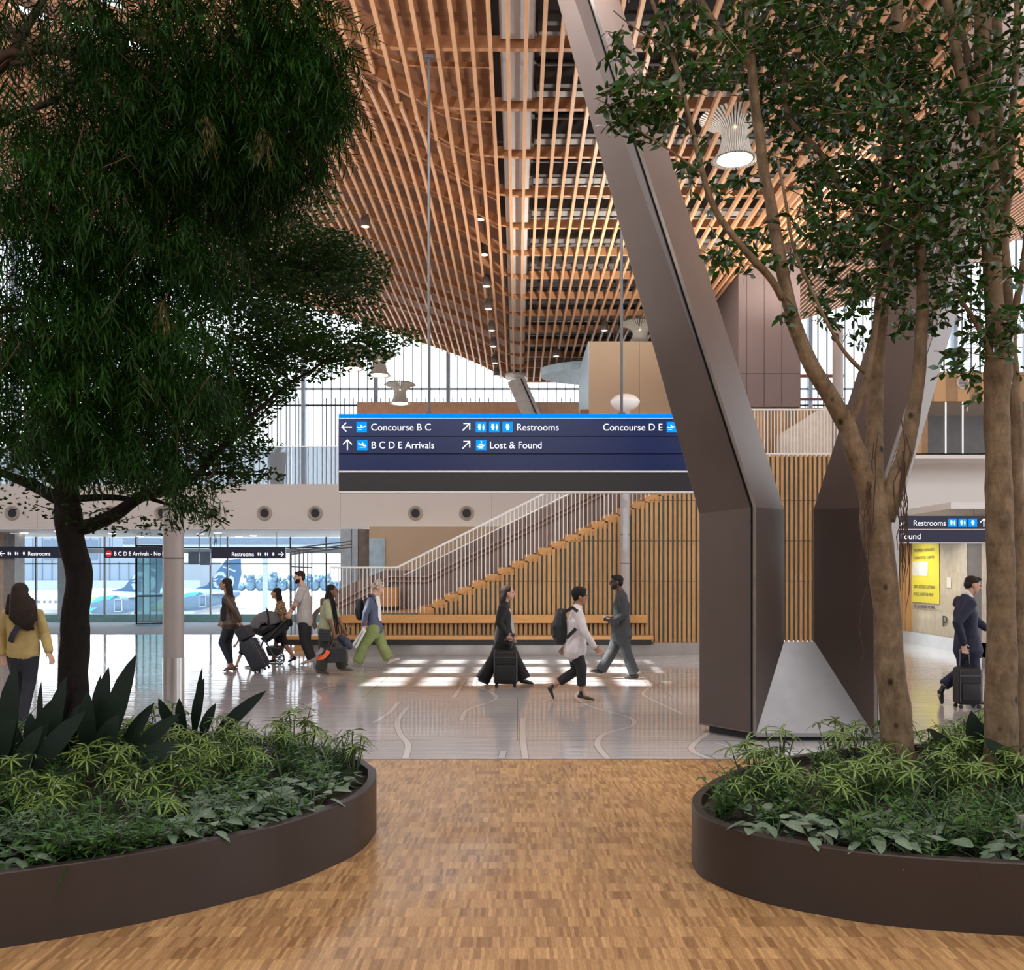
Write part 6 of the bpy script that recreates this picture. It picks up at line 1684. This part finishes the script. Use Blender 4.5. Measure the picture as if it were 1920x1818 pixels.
# 10 man in navy suit on the right
Y10 = 12.86
F10 = walker('man in a navy suit pulling a black suitcase behind the pale tree trunk', Y10, 1, dict(head=(1824,1097), neck=(1813,1116), sh=(1808,1126), hip=(1814,1208),
  arms=[((1826,1160),(1848,1177),(1858,1182),'f'),((1795,1168),(1806,1205),(1808,1217),'n')], legs=[((1826,1262),(1830,1304),(1822,1319),(1846,1321),'n'),((1806,1256),(1770,1284),(1757,1296),(1764,1320),'f')]),
  SKIN_L, NAVYJ, 'suit_jacket', NAVYJ, plain('black_shoe',(.012,.012,.012),.3), hair_short(HAIR_B,.97,.92), False, 1.04, True, legw=1.1, flare=1.25, hemlen=.10, pitch=R(-14), topw=1.06)
m = MB(); m.etube([at(1813,1112,Y10),at(1815,1121,Y10)],[.060,.072],[.062,.066],(0,1,0),14); F10.part('shirt_collar', m, clothmat('white_shirt_cloth',(.72,.72,.72)), .009)

# 11 woman in yellow jacket seen from behind
Y11 = 11.25
FY = Fig('woman in a tan yellow jacket with long dark hair seen from behind, far left', Y11); hp = at(43,1226,Y11); FY.base(hp.x, Y11)
b = MB(); hd = at(39,1112,Y11); nk = at(41,1136,Y11); FY.head(b, hd, R(88), 0, 1.0, nk, True)
shL, shR = at(14,1150,Y11), at(70,1150,Y11); sh = lerp(shL,shR,.5); lat = (1,0,0)
b.etube([hp, lerp(hp,sh,.4), lerp(hp,sh,.75), sh], [.155,.130,.155,.13],[.10,.09,.10,.06], lat, 18)
eR, wR, tR = at(84,1188,Y11+.05), at(92,1222,Y11-.02), at(100,1243,Y11-.05); eL, wL, tL = at(3,1190,Y11+.05), at(5,1226,Y11), at(10,1246,Y11-.02)
for S,E,Wp,Tp,sd in ((shR,eR,wR,tR,(-.3,-1,0)),(shL,eL,wL,tL,(1,.2,0))):
    b.etube([S,lerp(S,E,.5),E],[.046,.042,.036],[.046,.042,.036],(0,1,0),12); b.etube([E,lerp(E,Wp,.4),Wp],[.036,.034,.025],[.036,.034,.025],(0,1,0),12); FY.hand(b, Wp, Tp, sd, .28)
legY = []
for dx, ky in ((-.09,0.10),(.09,-.10)):
    H = hp+V(dx,0,-.02); K = V(H.x*1.0, Y11+ky*.6+.03, .50); A = V(H.x, Y11+ky*1.8, .085); legY.append((H,K,A))
    b.etube([H,lerp(H,K,.5),K],[.08,.07,.052],[.08,.07,.052],(0,1,0),12); b.etube([K,lerp(K,A,.4),A],[.05,.052,.036],[.05,.052,.036],(0,1,0),12)
FY.part('body', b, SKIN_L, .0075, 3); FY.face()
t = MB(); t.etube([at(44,1226,Y11), at(44,1208,Y11), at(42,1185,Y11), at(42,1162,Y11), at(41,1143,Y11)], [.190,.185,.175,.185,.11],[.135,.13,.115,.12,.07], lat, 20)
for S,E,Wp in ((shR,eR,wR),(shL,eL,wL)):
    t.etube([lerp(S,sh,.3),S,lerp(S,E,.5),E,lerp(E,Wp,.5),lerp(E,Wp,.92)],[.075,.072,.066,.062,.056,.050],[.075,.072,.066,.062,.056,.050],(0,1,0),14)
FY.part('jacket', t, clothmat('tan_yellow_cloth',(.44,.33,.125)), .010, 3)
t = MB(); t.etube([at(43,1215,Y11),hp,hp+V(0,0,-.1)],[.155,.175,.172],[.115,.125,.12],lat,18)
for H,K,A in legY: t.etube([H,lerp(H,K,.5),K,lerp(K,A,.5),A],[.098,.088,.074,.062,.052],[.098,.088,.074,.062,.052],(1,0,0),14)
FY.part('trousers', t, clothmat('dark_navy_trousers',(.012,.014,.022)), .011, 3)
for H,K,A in legY: FY.shoe(V(A.x,A.y-.07,0),V(A.x,A.y+.18,0),A,BLACKC)
m = MB(); c,f,r,u = FY.hc,FY.f,FY.r,FY.u
m.ell(c-f*.02+u*.035,(f*.105,r*.092,u*.095),18,12); m.etube([c-f*.05+u*.02,at(38,1125,Y11-.10),at(42,1150,Y11-.14),at(50,1168,Y11-.15),at(56,1178,Y11-.14)],[.088,.125,.165,.12,.05],[.07,.06,.05,.04,.025],(1,0,0),18)
m.etube([at(20,1118,Y11-.02),at(18,1138,Y11-.06),at(14,1148,Y11-.08)],[.04,.05,.03],[.04,.04,.03],(1,0,0),12)
for a,bq in (((58,1125),(68,1162)),((30,1130),(24,1156)),((48,1140),(62,1180))): m.etube([at(*a,Y11-.08),lerp(at(*a,Y11-.08),at(*bq,Y11-.13),.5),at(*bq,Y11-.13)],[.04,.045,.02],[.03,.03,.015],(1,0,0),10)
FY.part('hair', m, HAIR_B, .009, 2)
m = MB(); m.etube([at(90.5,1219,Y11-.01),at(93,1226,Y11-.02)],[.034,.034],[.030,.030],(1,0,0),14,dome=False); m.build('wrist_watch', BLACKC, FY.e)
m = MB(); m.sweep([at(62,1150,Y11-.155),at(48,1162,Y11-.165),at(33,1176,Y11-.16),at(24,1190,Y11-.16),at(20,1203,Y11-.14)], .06, .014, up=(0,-1,0)); tag(m.build('bag_strap', plain('strap_navy',(.012,.016,.032),.6)), 'dark shoulder strap across the back of the tan yellow jacket', 'strap')

# ================================================================ LUGGAGE AND BAGS
def rounded(m, C, ax, ay, az):
    pass
def suitcase(label, C, up, wid, dep, H, Wd, Dp, mat, handle, soft=False, wheels=True):
    """C = middle of the base; up/wid/dep unit vectors"""
    C = Vector(C); e = empty('suitcase', C, label, 'suitcase', 'suitcases pulled by travellers')
    m = MB(); z0 = .05
    def P(a,b,c): return C+wid*a+dep*b+up*c
    m.hexa([P(-Wd/2,-Dp/2,z0),P(Wd/2,-Dp/2,z0),P(Wd/2,Dp/2,z0),P(-Wd/2,Dp/2,z0),P(-Wd/2,-Dp/2,H),P(Wd/2,-Dp/2,H),P(Wd/2,Dp/2,H),P(-Wd/2,Dp/2,H)])
    o = m.build('shell', mat, e, smooth=True); bevel(o, .045, 4)
    m = MB(); q = .82
    m.hexa([P(-Wd/2*q,-Dp/2-.025,z0+.05),P(Wd/2*q,-Dp/2-.025,z0+.05),P(Wd/2*q,-Dp/2+.02,z0+.05),P(-Wd/2*q,-Dp/2+.02,z0+.05),P(-Wd/2*q,-Dp/2-.025,H*.62),P(Wd/2*q,-Dp/2-.025,H*.62),P(Wd/2*q,-Dp/2+.02,H*.62),P(-Wd/2*q,-Dp/2+.02,H*.62)])
    o = m.build('front_pocket', mat, e, smooth=True); bevel(o, .02, 3)
    m = MB()
    for k in (-.35,.35): m.tube([P(-Wd*.5*.86,-Dp/2-.004,H*.80+k*.01),P(Wd*.5*.86,-Dp/2-.004,H*.80+k*.01)], .004, 5)
    m.tube([P(-Wd/2*.9,-Dp/2-.006,z0+.04),P(-Wd/2*.9,-Dp/2-.006,H*.94),P(Wd/2*.9,-Dp/2-.006,H*.94),P(Wd/2*.9,-Dp/2-.006,z0+.04)], .006, 6)
    m.build('zip_piping', plain('grey_piping',(.10,.10,.11),.5), e)
    hl = Vector(handle); hw = Wd*.22; top = C+up*H
    m = MB(); 
    for q in (-1,1): m.tube([top+wid*hw*q+dep*Dp*.3, hl+wid*hw*q*.8], .008, 6)
    m.tube([hl-wid*hw*.9, hl+wid*hw*.9], .013, 8); m.build('telescopic_handle', plain('handle_grey',(.20,.20,.21),.35,.5), e)
    m = MB(); m.tube([P(-.06,0,H-.005),P(-.05,0,H+.03),P(.05,0,H+.03),P(.06,0,H-.005)], .009, 6); m.build('grip', BLACKC, e)
    for a in (-1,1):
        for b in (-1,1):
            m = MB(); p = P(a*Wd*.38, b*Dp*.35, .025); m.tube([p-dep*.014, p+dep*.014], .026, 10); m.build('wheel', MAT_BLACK, e)
    return e
CASE = plain('suitcase_black',(.011,.011,.013),.5,0,.2,10,.15); CASEN = plain('suitcase_navy',(.014,.017,.024),.5,0,.2,10,.15)
hnd = at(452,1172,Y1-.19); bt = at(496,1258,Y1-.19); bt.z = .0; u1 = (hnd-bt).normalized(); w1 = V(0,1,0); d1 = u1.cross(w1).normalized()
s1 = suitcase('dark navy suitcase tilted and pulled by the woman in the brown jacket', bt+V(-.03,0,.02), u1, w1, d1, .62, .36, .26, CASEN, hnd)
m = MB(); c0 = bt+u1*.66; 
m.hexa([c0+w1*a*.16+d1*b*.12+u1*z for z in (.0,.24) for a,b in ((-1,-1),(1,-1),(1,1),(-1,1))]); o = tag(m.build('travel_bag', CASEN), 'dark soft bag strapped on top of the tilted navy suitcase', 'bag'); bevel(o,.04,3)
hnd = at(955,1197,Y7-.20); bt = at(948,1287,Y7-.20); bt.z = 0
suitcase('black upright suitcase wheeled by the woman in black', bt, V(0,0,1), V(1,0,0), V(0,1,0), .58, .37, .24, CASE, hnd+V(0,0,-.01))
bt = at(1799,1318,Y10-.02); bt.z = 0; hn = at(1808,1218,Y10-.21)
suitcase('black suitcase beside the man in the navy suit', V(bt.x,Y10-.24,0), V(0,0,1), V(1,0,0), V(0,1,0), .54, .31, .22, CASE, hn)
def backpack(label, C, w, h, d, mat, straps):
    e = empty('backpack', C, label, 'backpack'); C = Vector(C); m = MB()
    m.etube([C+V(-.01,0,-h*.40), C+V(-.02,0,0), C+V(0,0,h*.38)], [w*.5,w*.52,w*.42],[d*.5,d*.55,d*.36],(0,1,0),18); o = m.build('pack', mat, e, smooth=True); remesh(o,.011,3)
    m = MB(); m.etube([C+V(-d*.42*(1 if straps else 1),0,-h*.32), C+V(-d*.5,0,-h*.02)], [w*.38,w*.40],[d*.2,d*.2],(0,1,0),14); o = m.build('front_pocket', mat, e, smooth=True); remesh(o,.011,2)
    for pts in straps:
        m = MB(); m.sweep(pts, .045, .012, up=(0,-1,0)); m.build('strap', mat, e)
    return e
BP = plain('backpack_black',(.012,.012,.015),.55,0,.2,12,.3)
C = at(1052,1172,Y8); sg_ = []
for dy in (-.165,.10): sg_.append([at(1060,1146,Y8+dy),at(1074,1139,Y8+dy-.03),at(1083,1146,Y8+dy-.05)])
sg_.append([at(1062,1196,Y8-.18),at(1072,1186,Y8-.2),at(1080,1178,Y8-.2)])
backpack('black backpack on the back of the woman in the white shirt', C, .30, .46, .20, BP, sg_)
C = at(676,1141,Y6); backpack('dark backpack on the back of the curly haired person', C, .28, .38, .15, BP, [[at(684,1126,Y6-.15),at(695,1117,Y6-.17),at(704,1128,Y6-.16)]])
m = MB(); a = at(682,1180,Y6-.20); b2 = at(660,1213,Y6-.2); m.tube([a+(a-b2)*.06,b2], .028, 14); tag(m.build('paper_roll', plain('paper_roll_white',(.62,.64,.64),.5), smooth=True, auto=40), 'long white roll of paper held by the curly haired person', 'paper roll', 'rolls of paper')
m = MB(); a = at(685,1181,Y6-.24); b2 = at(667,1214,Y6-.24); m.tube([a,b2], .022, 14); tag(m.build('paper_roll', plain('paper_roll_white',(.62,.64,.64),.5), smooth=True, auto=40), 'shorter nearer white roll of paper in the same hand', 'paper roll', 'rolls of paper')
# tote, cross-body bag, clips
TOTE = plain('tote_black',(.016,.017,.020),.5,0,.2,8,.3)
e = empty('tote_bag', at(632,1243,Y5-.22), 'big black tote bag hanging from the hand of the woman with braids', 'bag'); m = MB()
p = [at(614,1213,Y5-.30),at(649,1213,Y5-.30),at(651,1242,Y5-.31),at(612,1243,Y5-.31)]; m.prism([Vector(x) for x in p], (0,.13,0)); o = m.build('body', TOTE, e); bevel(o,.02,3)
m = MB()
for dy in (-.30,-.19): m.sweep([at(620,1214,Y5+dy),at(626,1200,Y5-.2),at(631,1197,Y5-.2),at(644,1214,Y5+dy)], .02, .008, up=(0,-1,0))
m.build('handles', TOTE, e)
e = empty('crossbody_bag', at(608,1203,Y5-.20), 'small black bag at the hip of the woman with braids', 'bag'); m = MB(); m.prism([at(598,1187,Y5-.26),at(619,1188,Y5-.26),at(619,1203,Y5-.26),at(599,1203,Y5-.26)],(0,.10,0)); o = m.build('body', TOTE, e); bevel(o,.015,3)
m = MB(); m.prism([at(597.5,1179,Y5-.262),at(618.5,1181,Y5-.262),at(618.5,1188,Y5-.262),at(598,1187,Y5-.262)],(0,.10,0)); m.build('flap', plain('bag_flap',(.03,.03,.034),.35,0,.5,14), e)
e = empty('sandals', at(604,1236,Y5-.33), 'pair of grey and orange soled sandals clipped to the black tote bag', 'sandals')
m = MB(); m.sweep([at(616,1219,Y5-.315),at(613,1226,Y5-.32),at(607,1231,Y5-.33),at(596,1234,Y5-.33)], .07, .035, up=(0,-1,0)); m.build('orange_sole', plain('coral_orange',(.85,.13,.04),.5,0,.2,30), e)
m = MB(); m.sweep([at(605,1215,Y5-.35),at(601,1222,Y5-.36),at(594,1227,Y5-.36)], .06, .05, up=(0,-1,0)); m.build('grey_upper', plain('sandal_grey',(.22,.22,.25),.5,0,.3,30), e)
m = MB(); m.etube([at(638,1196,Y5+.17),at(648,1203,Y5+.17),at(656,1212,Y5+.17)],[.07,.10,.06],[.07,.09,.06],(0,1,0),12); o = tag(m.build('bundle_bag', clothmat('blue_bundle',(.035,.045,.085)), smooth=True), 'navy bundle carried in the far hand of the woman with braids', 'bag'); remesh(o,.012,2)
# ================================================================ PRAM
YP2 = 18.62
e = empty('pram', at(510,1246,YP2), 'black pram with a grey hooded infant seat pushed by the bearded man', 'pram'); e.location.z = 0
PB = plain('pram_black',(.010,.010,.012),.45); PG = clothmat('pram_grey',(.115,.11,.115))
m = MB(); C0 = at(500,1176,YP2); Rr = .30; vs=[]; fs=[]; nA, nB = 14, 12
for i in range(nA+1):
    th = R(-6)+R(170)*i/nA
    for j in range(nB+1):
        ph = -1.5+3.0*j/nB; rr_ = Rr*(1.0 if i != 8 else 1.04)
        vs.append(C0+V(-math.cos(th)*rr_*max(.12,math.cos(ph))**.6, math.sin(ph)*.21, math.sin(th)*rr_*.98*max(.12,math.cos(ph))**.6+ (.02 if i>8 else 0)))
for i in range(nA):
    for j in range(nB): a=i*(nB+1)+j; fs.append((a,a+1,a+nB+2,a+nB+1))
m.add(vs,fs); o = m.build('canopy', PG, e, smooth=True); sol = o.modifiers.new('solid','SOLIDIFY'); sol.thickness = .02
m = MB(); m.prism([at(498,1138,YP2-.235),at(503,1143,YP2-.235),at(507,1176,YP2-.235),at(500,1178,YP2-.235),at(502,1160,YP2-.235)],(0,.012,0)); m.build('hinge_arm', PB, e)
m = MB(); m.etube([at(476,1178,YP2),at(494,1180,YP2),at(513,1174,YP2)],[.18,.20,.18],[.09,.15,.13],(0,1,0),16); o = m.build('infant_seat', PB, e, smooth=True); remesh(o,.014,3)
m = MB(); m.hexa([at(487,1197,YP2-.20),at(499,1206,YP2-.20),at(499,1206,YP2+.2),at(487,1197,YP2+.2),at(535,1164,YP2-.20),at(543,1178,YP2-.2),at(543,1178,YP2+.2),at(535,1164,YP2+.2)]); o = m.build('seat_back', PB, e); bevel(o,.03,3)
for dy in (-.24,.24):
    m = MB(); m.tube([at(545,1154,YP2+dy),at(526,1171,YP2+dy),at(508,1190,YP2+dy),at(492,1204,YP2+dy),at(483,1236,YP2+dy)], .015, 8); m.tube([at(497,1200,YP2+dy),at(514,1230,YP2+dy),at(524,1234,YP2+dy)], .017, 8); m.build('frame', PB if dy > 0 else plain('pram_frame',(.06,.06,.062),.35,.6), e)
m = MB(); m.tube([at(545,1154,YP2-.24),at(546,1153,YP2),at(545,1154,YP2+.24)], .016, 8); m.build('handlebar', PB, e)
m = MB(); m.prism([at(497,1212,YP2-.18),at(527,1212,YP2-.18),at(522,1228,YP2-.18),at(502,1230,YP2-.18)],(0,.36,0)); o = m.build('basket', PB, e); bevel(o,.03,2)
m = MB(); m.etube([at(541,1160,YP2-.1),at(543,1170,YP2-.1)],[.1,.1],[.06,.06],(0,1,0),12); m.build('parent_pouch', PB, e, smooth=True)
def wheel(px, dy, rad):
    c = at(px,1200,YP2+dy); c.z = rad; m = MB(); n = 24; vs=[];fs=[]
    for k in range(n):
        a = 2*math.pi*k/n
        for j in range(8):
            b = 2*math.pi*j/8; r_ = rad-.012+.012*math.cos(b); vs.append(c+V(math.cos(a)*r_, .014*math.sin(b), math.sin(a)*r_))
    for k in range(n):
        for j in range(8): fs.append((k*8+j,((k+1)%n)*8+j,((k+1)%n)*8+(j+1)%8,k*8+(j+1)%8))
    m.add(vs,fs); w = m.build('wheel', MAT_BLACK, e, smooth=True)
    m = MB()
    for k in range(6): a = math.pi*2*k/6; m.tube([c, c+V(math.cos(a)*(rad-.02),0,math.sin(a)*(rad-.02))], .008, 6)
    m.tube([c-V(0,.02,0),c+V(0,.02,0)], .022, 10); m.build('spokes', plain('spoke_grey',(.16,.16,.17),.4,.4), w)
for px, dy, rad in ((524,-.25,.105),(524,.25,.105),(486,-.20,.085),(486,.20,.085)): wheel(px,dy,rad)
# ================================================================ APRON BEYOND THE GLASS
GZ = -7.0
m = MB(); m.box(-400, 200, 60, 900, GZ-.2, GZ); tag(m.build('ground_apron', plain('apron_concrete',(.36,.36,.36),.8,0,.06,.05), origin=(0,300,GZ)), 'pale concrete apron outside', 'ground', kind='structure')
m = MB(); m.box(-400, 200, 240, 330, GZ, GZ+.05); tag(m.build('ground_grass', plain('dry_grass',(.30,.29,.24),.9,0,.15,.1), origin=(0,280,GZ)), 'dry grass strip beyond the apron', 'ground', kind='structure')
LIV_W = plain('liv_white',(.42,.44,.47),.35); LIV_B = plain('liv_blue',(.035,.10,.20),.4); LIV_D = plain('liv_greyblue',(.11,.19,.29),.4); LIV_C = plain('liv_cyan',(.08,.42,.62),.4); LIV_G = plain('liv_green',(.38,.52,.22),.4)
def airliner(label, xt, Y, fin=True):
    s = Y/150.0; e = empty('airliner', (xt-12, Y, GZ), label, 'airplane', 'parked airliners'); zc = -2.75
    L = 27; rr = 1.85
    prof = [(-L,.3),(-L+.6,.9),(-L+2,1.5),(-L+4,rr),(-9,rr),(-6,1.75),(-3,1.25),(-1,.75),(0,.35)]
    def ring(x, r, zoff): return [V(xt+x, Y-math.sin(2*math.pi*k/20)*r, zc+zoff+math.cos(2*math.pi*k/20)*r) for k in range(20)]
    def section(a, b, mat, name, par=None):
        pr = [p for p in prof if a <= p[0] <= b]; m = MB(); vs = []; 
        for x, r in pr: vs += ring(x, r, (rr-r)*.75 if x > -9 else -(rr-r)*.15)
        fs = [(i*20+k,(i+1)*20+k,(i+1)*20+(k+1)%20,i*20+(k+1)%20) for i in range(len(pr)-1) for k in range(20)]
        fs += [tuple(range(20)), tuple((len(pr)-1)*20+k for k in range(19,-1,-1))]; m.add(vs, fs); return m.build(name, mat, e, smooth=True, auto=50)
    section(-L, -9, LIV_W, 'fuselage'); section(-9, 0, LIV_D, 'tail_cone')
    yf = Y-rr-.03
    m = MB(); m.prism([V(xt-13,yf,zc-1.3),V(xt-11.6,yf,zc-1.3),V(xt-7.8,yf,zc+1.1),V(xt-9.0,yf,zc+1.1)],(0,.25,0)); m.build('green_stripe', LIV_G, e)
    m = MB(); m.prism([V(xt-11.6,yf,zc-1.3),V(xt-9.6,yf,zc-1.3),V(xt-5.6,yf+.3,zc+1.3),V(xt-7.8,yf,zc+1.1)],(0,.25,0)); m.build('cyan_stripe', LIV_C, e)
    for x in np.arange(-L+5, -12.5, .75):
        m = MB(); m.box(xt+x-.14,xt+x+.14,Y-rr-.012,Y-rr+.3,zc+.22,zc+.58); m.build('cabin_window', plain('cabin_dark',(.12,.15,.2),.3), e)
    m = MB(); z0 = zc-.1; y2 = Y-1.35
    for a, b in (((xt-5.9),(xt-4.9)),): m.box(a,a+.07,Y-1.75,Y-1.5,z0-.85,z0+.85); m.box(b,b+.07,Y-1.75,Y-1.4,z0-.85,z0+.85); m.box(a,b+.07,Y-1.75,Y-1.5,z0+.8,z0+.87); m.box(a,b+.07,Y-1.75,Y-1.5,z0-.87,z0-.8)
    m.build('door_outline', LIV_W, e)
    m = MB(); F = [V(xt-8.6,Y,zc+1.4),V(xt-5.2,Y,zc+2.3),V(xt-2.2,Y,zc+6.3),V(xt+.1,Y,zc+6.45),V(xt+.2,Y,zc+4.0),V(xt-.6,Y,zc+1.0)]
    m.prism([p+V(0,-.15,0) for p in F], (0,.3,0)); fin_ = m.build('tail_fin', LIV_B, e)
    # the face on the fin, as pale patches
    m = MB(); fx = lambda a, b: V(xt-4.6+a*4.0, Y-.18, zc+1.2+b*4.4)
    for poly in ([(.10,.50),(.20,.66),(.36,.74),(.52,.72),(.62,.58),(.58,.52),(.46,.60),(.30,.60),(.18,.50)],          # hood fur over the brow
                 [(.08,.44),(.16,.46),(.30,.50),(.30,.46),(.20,.42)], [(.36,.46),(.50,.50),(.60,.46),(.58,.42),(.46,.44)],  # brows
                 [(.70,.52),(.80,.60),(.90,.54),(.94,.36),(.86,.20),(.74,.14),(.78,.30),(.72,.42)],                        # hood edge
                 [(.10,.36),(.22,.38),(.26,.26),(.34,.22),(.30,.14),(.16,.20)], [(.42,.34),(.56,.36),(.62,.24),(.54,.12),(.42,.14),(.46,.24)],
                 [(.30,.08),(.46,.06),(.58,.02),(.40,-.02),(.26,.02)], [(.46,.94),(.98,.78),(.98,.72),(.50,.88)]):
        m.prism([fx(*p) for p in poly], (0,-.03,0))
    m.build('fin_emblem', plain('liv_pale',(.30,.38,.45),.4), fin_)
    m = MB(); m.prism([V(xt-4.5,Y-1,zc+.9),V(xt-1.2,Y-5.6,zc+1.3),V(xt-.2,Y-5.6,zc+1.3),V(xt-1.4,Y-1,zc+.9)],(0,0,.14)); m.build('tailplane', LIV_W, e)
    m = MB(); m.prism([V(xt-19,Y-1.2,zc-1.2),V(xt-11.5,Y-14,zc-.4),V(xt-10.2,Y-14,zc-.4),V(xt-13.2,Y-1.2,zc-1.2)],(0,0,.3)); m.build('wing', LIV_W, e)
    m = MB(); m.lathe([(.75,0),(1.0,.4),(1.0,2.2),(.6,3.2)], (0,0,0), 18); m.v = [(xt-18.5+p[2], Y-5.2+p[0], zc-2.0+p[1]) for p in m.v]; m.build('engine', LIV_B, e, smooth=True)
    m = MB()
    for x, y in ((-15.5,-2.4),(-15.5,2.4),(-24,0)):
        m.tube([V(xt+x,Y+y,zc-1.2),V(xt+x,Y+y,GZ+.5)], .16, 8); m.tube([V(xt+x,Y+y-.3,GZ+.5),V(xt+x,Y+y+.3,GZ+.5)], .5, 14)
    m.build('landing_gear', plain('gear',(.20,.20,.21),.5), e); return e
airliner('parked airliner whose blue tail fin stands right of the grey pole', -43.3, 150)
airliner('parked airliner further left, its tail behind the glass lobby', -48.4, 131)
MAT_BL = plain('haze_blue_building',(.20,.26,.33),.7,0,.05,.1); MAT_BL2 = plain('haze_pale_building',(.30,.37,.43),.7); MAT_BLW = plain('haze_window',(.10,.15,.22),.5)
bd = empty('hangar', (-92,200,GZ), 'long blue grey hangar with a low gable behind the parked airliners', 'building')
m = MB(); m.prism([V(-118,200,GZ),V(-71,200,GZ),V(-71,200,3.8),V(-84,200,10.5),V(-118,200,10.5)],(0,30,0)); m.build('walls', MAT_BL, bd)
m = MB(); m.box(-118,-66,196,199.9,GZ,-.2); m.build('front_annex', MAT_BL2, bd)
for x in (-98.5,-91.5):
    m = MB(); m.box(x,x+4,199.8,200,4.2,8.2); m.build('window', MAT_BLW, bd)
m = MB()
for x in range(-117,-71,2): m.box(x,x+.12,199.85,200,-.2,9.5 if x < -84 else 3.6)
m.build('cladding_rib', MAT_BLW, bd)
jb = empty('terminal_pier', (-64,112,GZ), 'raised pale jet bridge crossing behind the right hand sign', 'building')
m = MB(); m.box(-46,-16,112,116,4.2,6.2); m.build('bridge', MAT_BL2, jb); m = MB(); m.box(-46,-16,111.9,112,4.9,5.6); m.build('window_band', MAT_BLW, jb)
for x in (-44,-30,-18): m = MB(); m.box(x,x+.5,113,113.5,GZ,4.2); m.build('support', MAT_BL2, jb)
# distant trees
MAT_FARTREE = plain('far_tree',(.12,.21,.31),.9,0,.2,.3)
rt = random.Random(9)
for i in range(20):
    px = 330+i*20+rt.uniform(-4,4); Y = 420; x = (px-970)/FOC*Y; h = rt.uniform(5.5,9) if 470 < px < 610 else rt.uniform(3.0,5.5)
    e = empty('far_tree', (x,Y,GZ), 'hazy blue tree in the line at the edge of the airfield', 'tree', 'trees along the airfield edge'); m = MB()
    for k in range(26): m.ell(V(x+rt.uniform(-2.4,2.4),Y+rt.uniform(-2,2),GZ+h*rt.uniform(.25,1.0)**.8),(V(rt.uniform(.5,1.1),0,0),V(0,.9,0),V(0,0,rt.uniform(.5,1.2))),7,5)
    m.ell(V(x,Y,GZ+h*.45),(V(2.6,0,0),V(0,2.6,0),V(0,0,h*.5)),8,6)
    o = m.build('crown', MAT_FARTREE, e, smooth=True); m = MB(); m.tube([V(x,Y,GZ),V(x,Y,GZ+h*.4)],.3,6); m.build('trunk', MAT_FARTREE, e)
# service vehicles near the aircraft
VEH = [(-70,118,(.62,.63,.64),'white service van on the apron under the left airliner'),(-62.5,119,(.30,.42,.55),'blue baggage tractor on the apron beneath the left airliner tail'),(-36.5,128,(.60,.60,.62),'white van on the apron near the standing tail fin')]
for x, y, c, lab in VEH:
    e = empty('service_van', (x,y,GZ), lab, 'vehicle'); m = MB(); m.prism([V(x-2,y,GZ+.4),V(x+2,y,GZ+.4),V(x+2,y,GZ+1.2),V(x+1.3,y,GZ+2.1),V(x-2,y,GZ+2.1)],(0,1.8,0)); m.build('cab', plain('van_%d' % int(-x), c, .5), e)
    for q in (-1.2,1.2): m = MB(); m.tube([V(x+q,y-.05,GZ+.4),V(x+q,y+1.85,GZ+.4)],.4,12); m.build('wheel', MAT_BLACK, e)
# glass lobby inside the window wall
gl = empty('glass_lobby', at(280,1165,32.2), 'glass revolving lobby with dark frames by the window wall', 'glass lobby'); gl.location.z = 0
p = [at(256,1000,32.6),at(256,1000,31.6),at(306,1000,32.0),at(306,1000,33.4)]
gm = MB(); fm = MB()
for a, b in zip(p, p[1:]+p[:1]):
    A=V(a.x,a.y,0.06);B_=V(b.x,b.y,.06); d=(B_-A); nn=V(-d.y,d.x,0).normalized()*.008
    gm.hexa([A-nn,B_-nn,B_+nn,A+nn,A-nn+V(0,0,2.55),B_-nn+V(0,0,2.55),B_+nn+V(0,0,2.55),A+nn+V(0,0,2.55)])
    k = 4 if d.length > .9 else 1
    for i in range(k+1): q_ = A+d*i/k; fm.bar(q_, q_+V(0,0,2.6), .035)
    for z in (0,.9,2.3,2.58): fm.bar(A+V(0,0,z),B_+V(0,0,z),.035)
gm.build('glazing', glass('lobby_glass',(.80,.93,.95),haze=.22,hazecol=(.62,.78,.82)), gl); fm.build('frame', MAT_MULLION, gl)
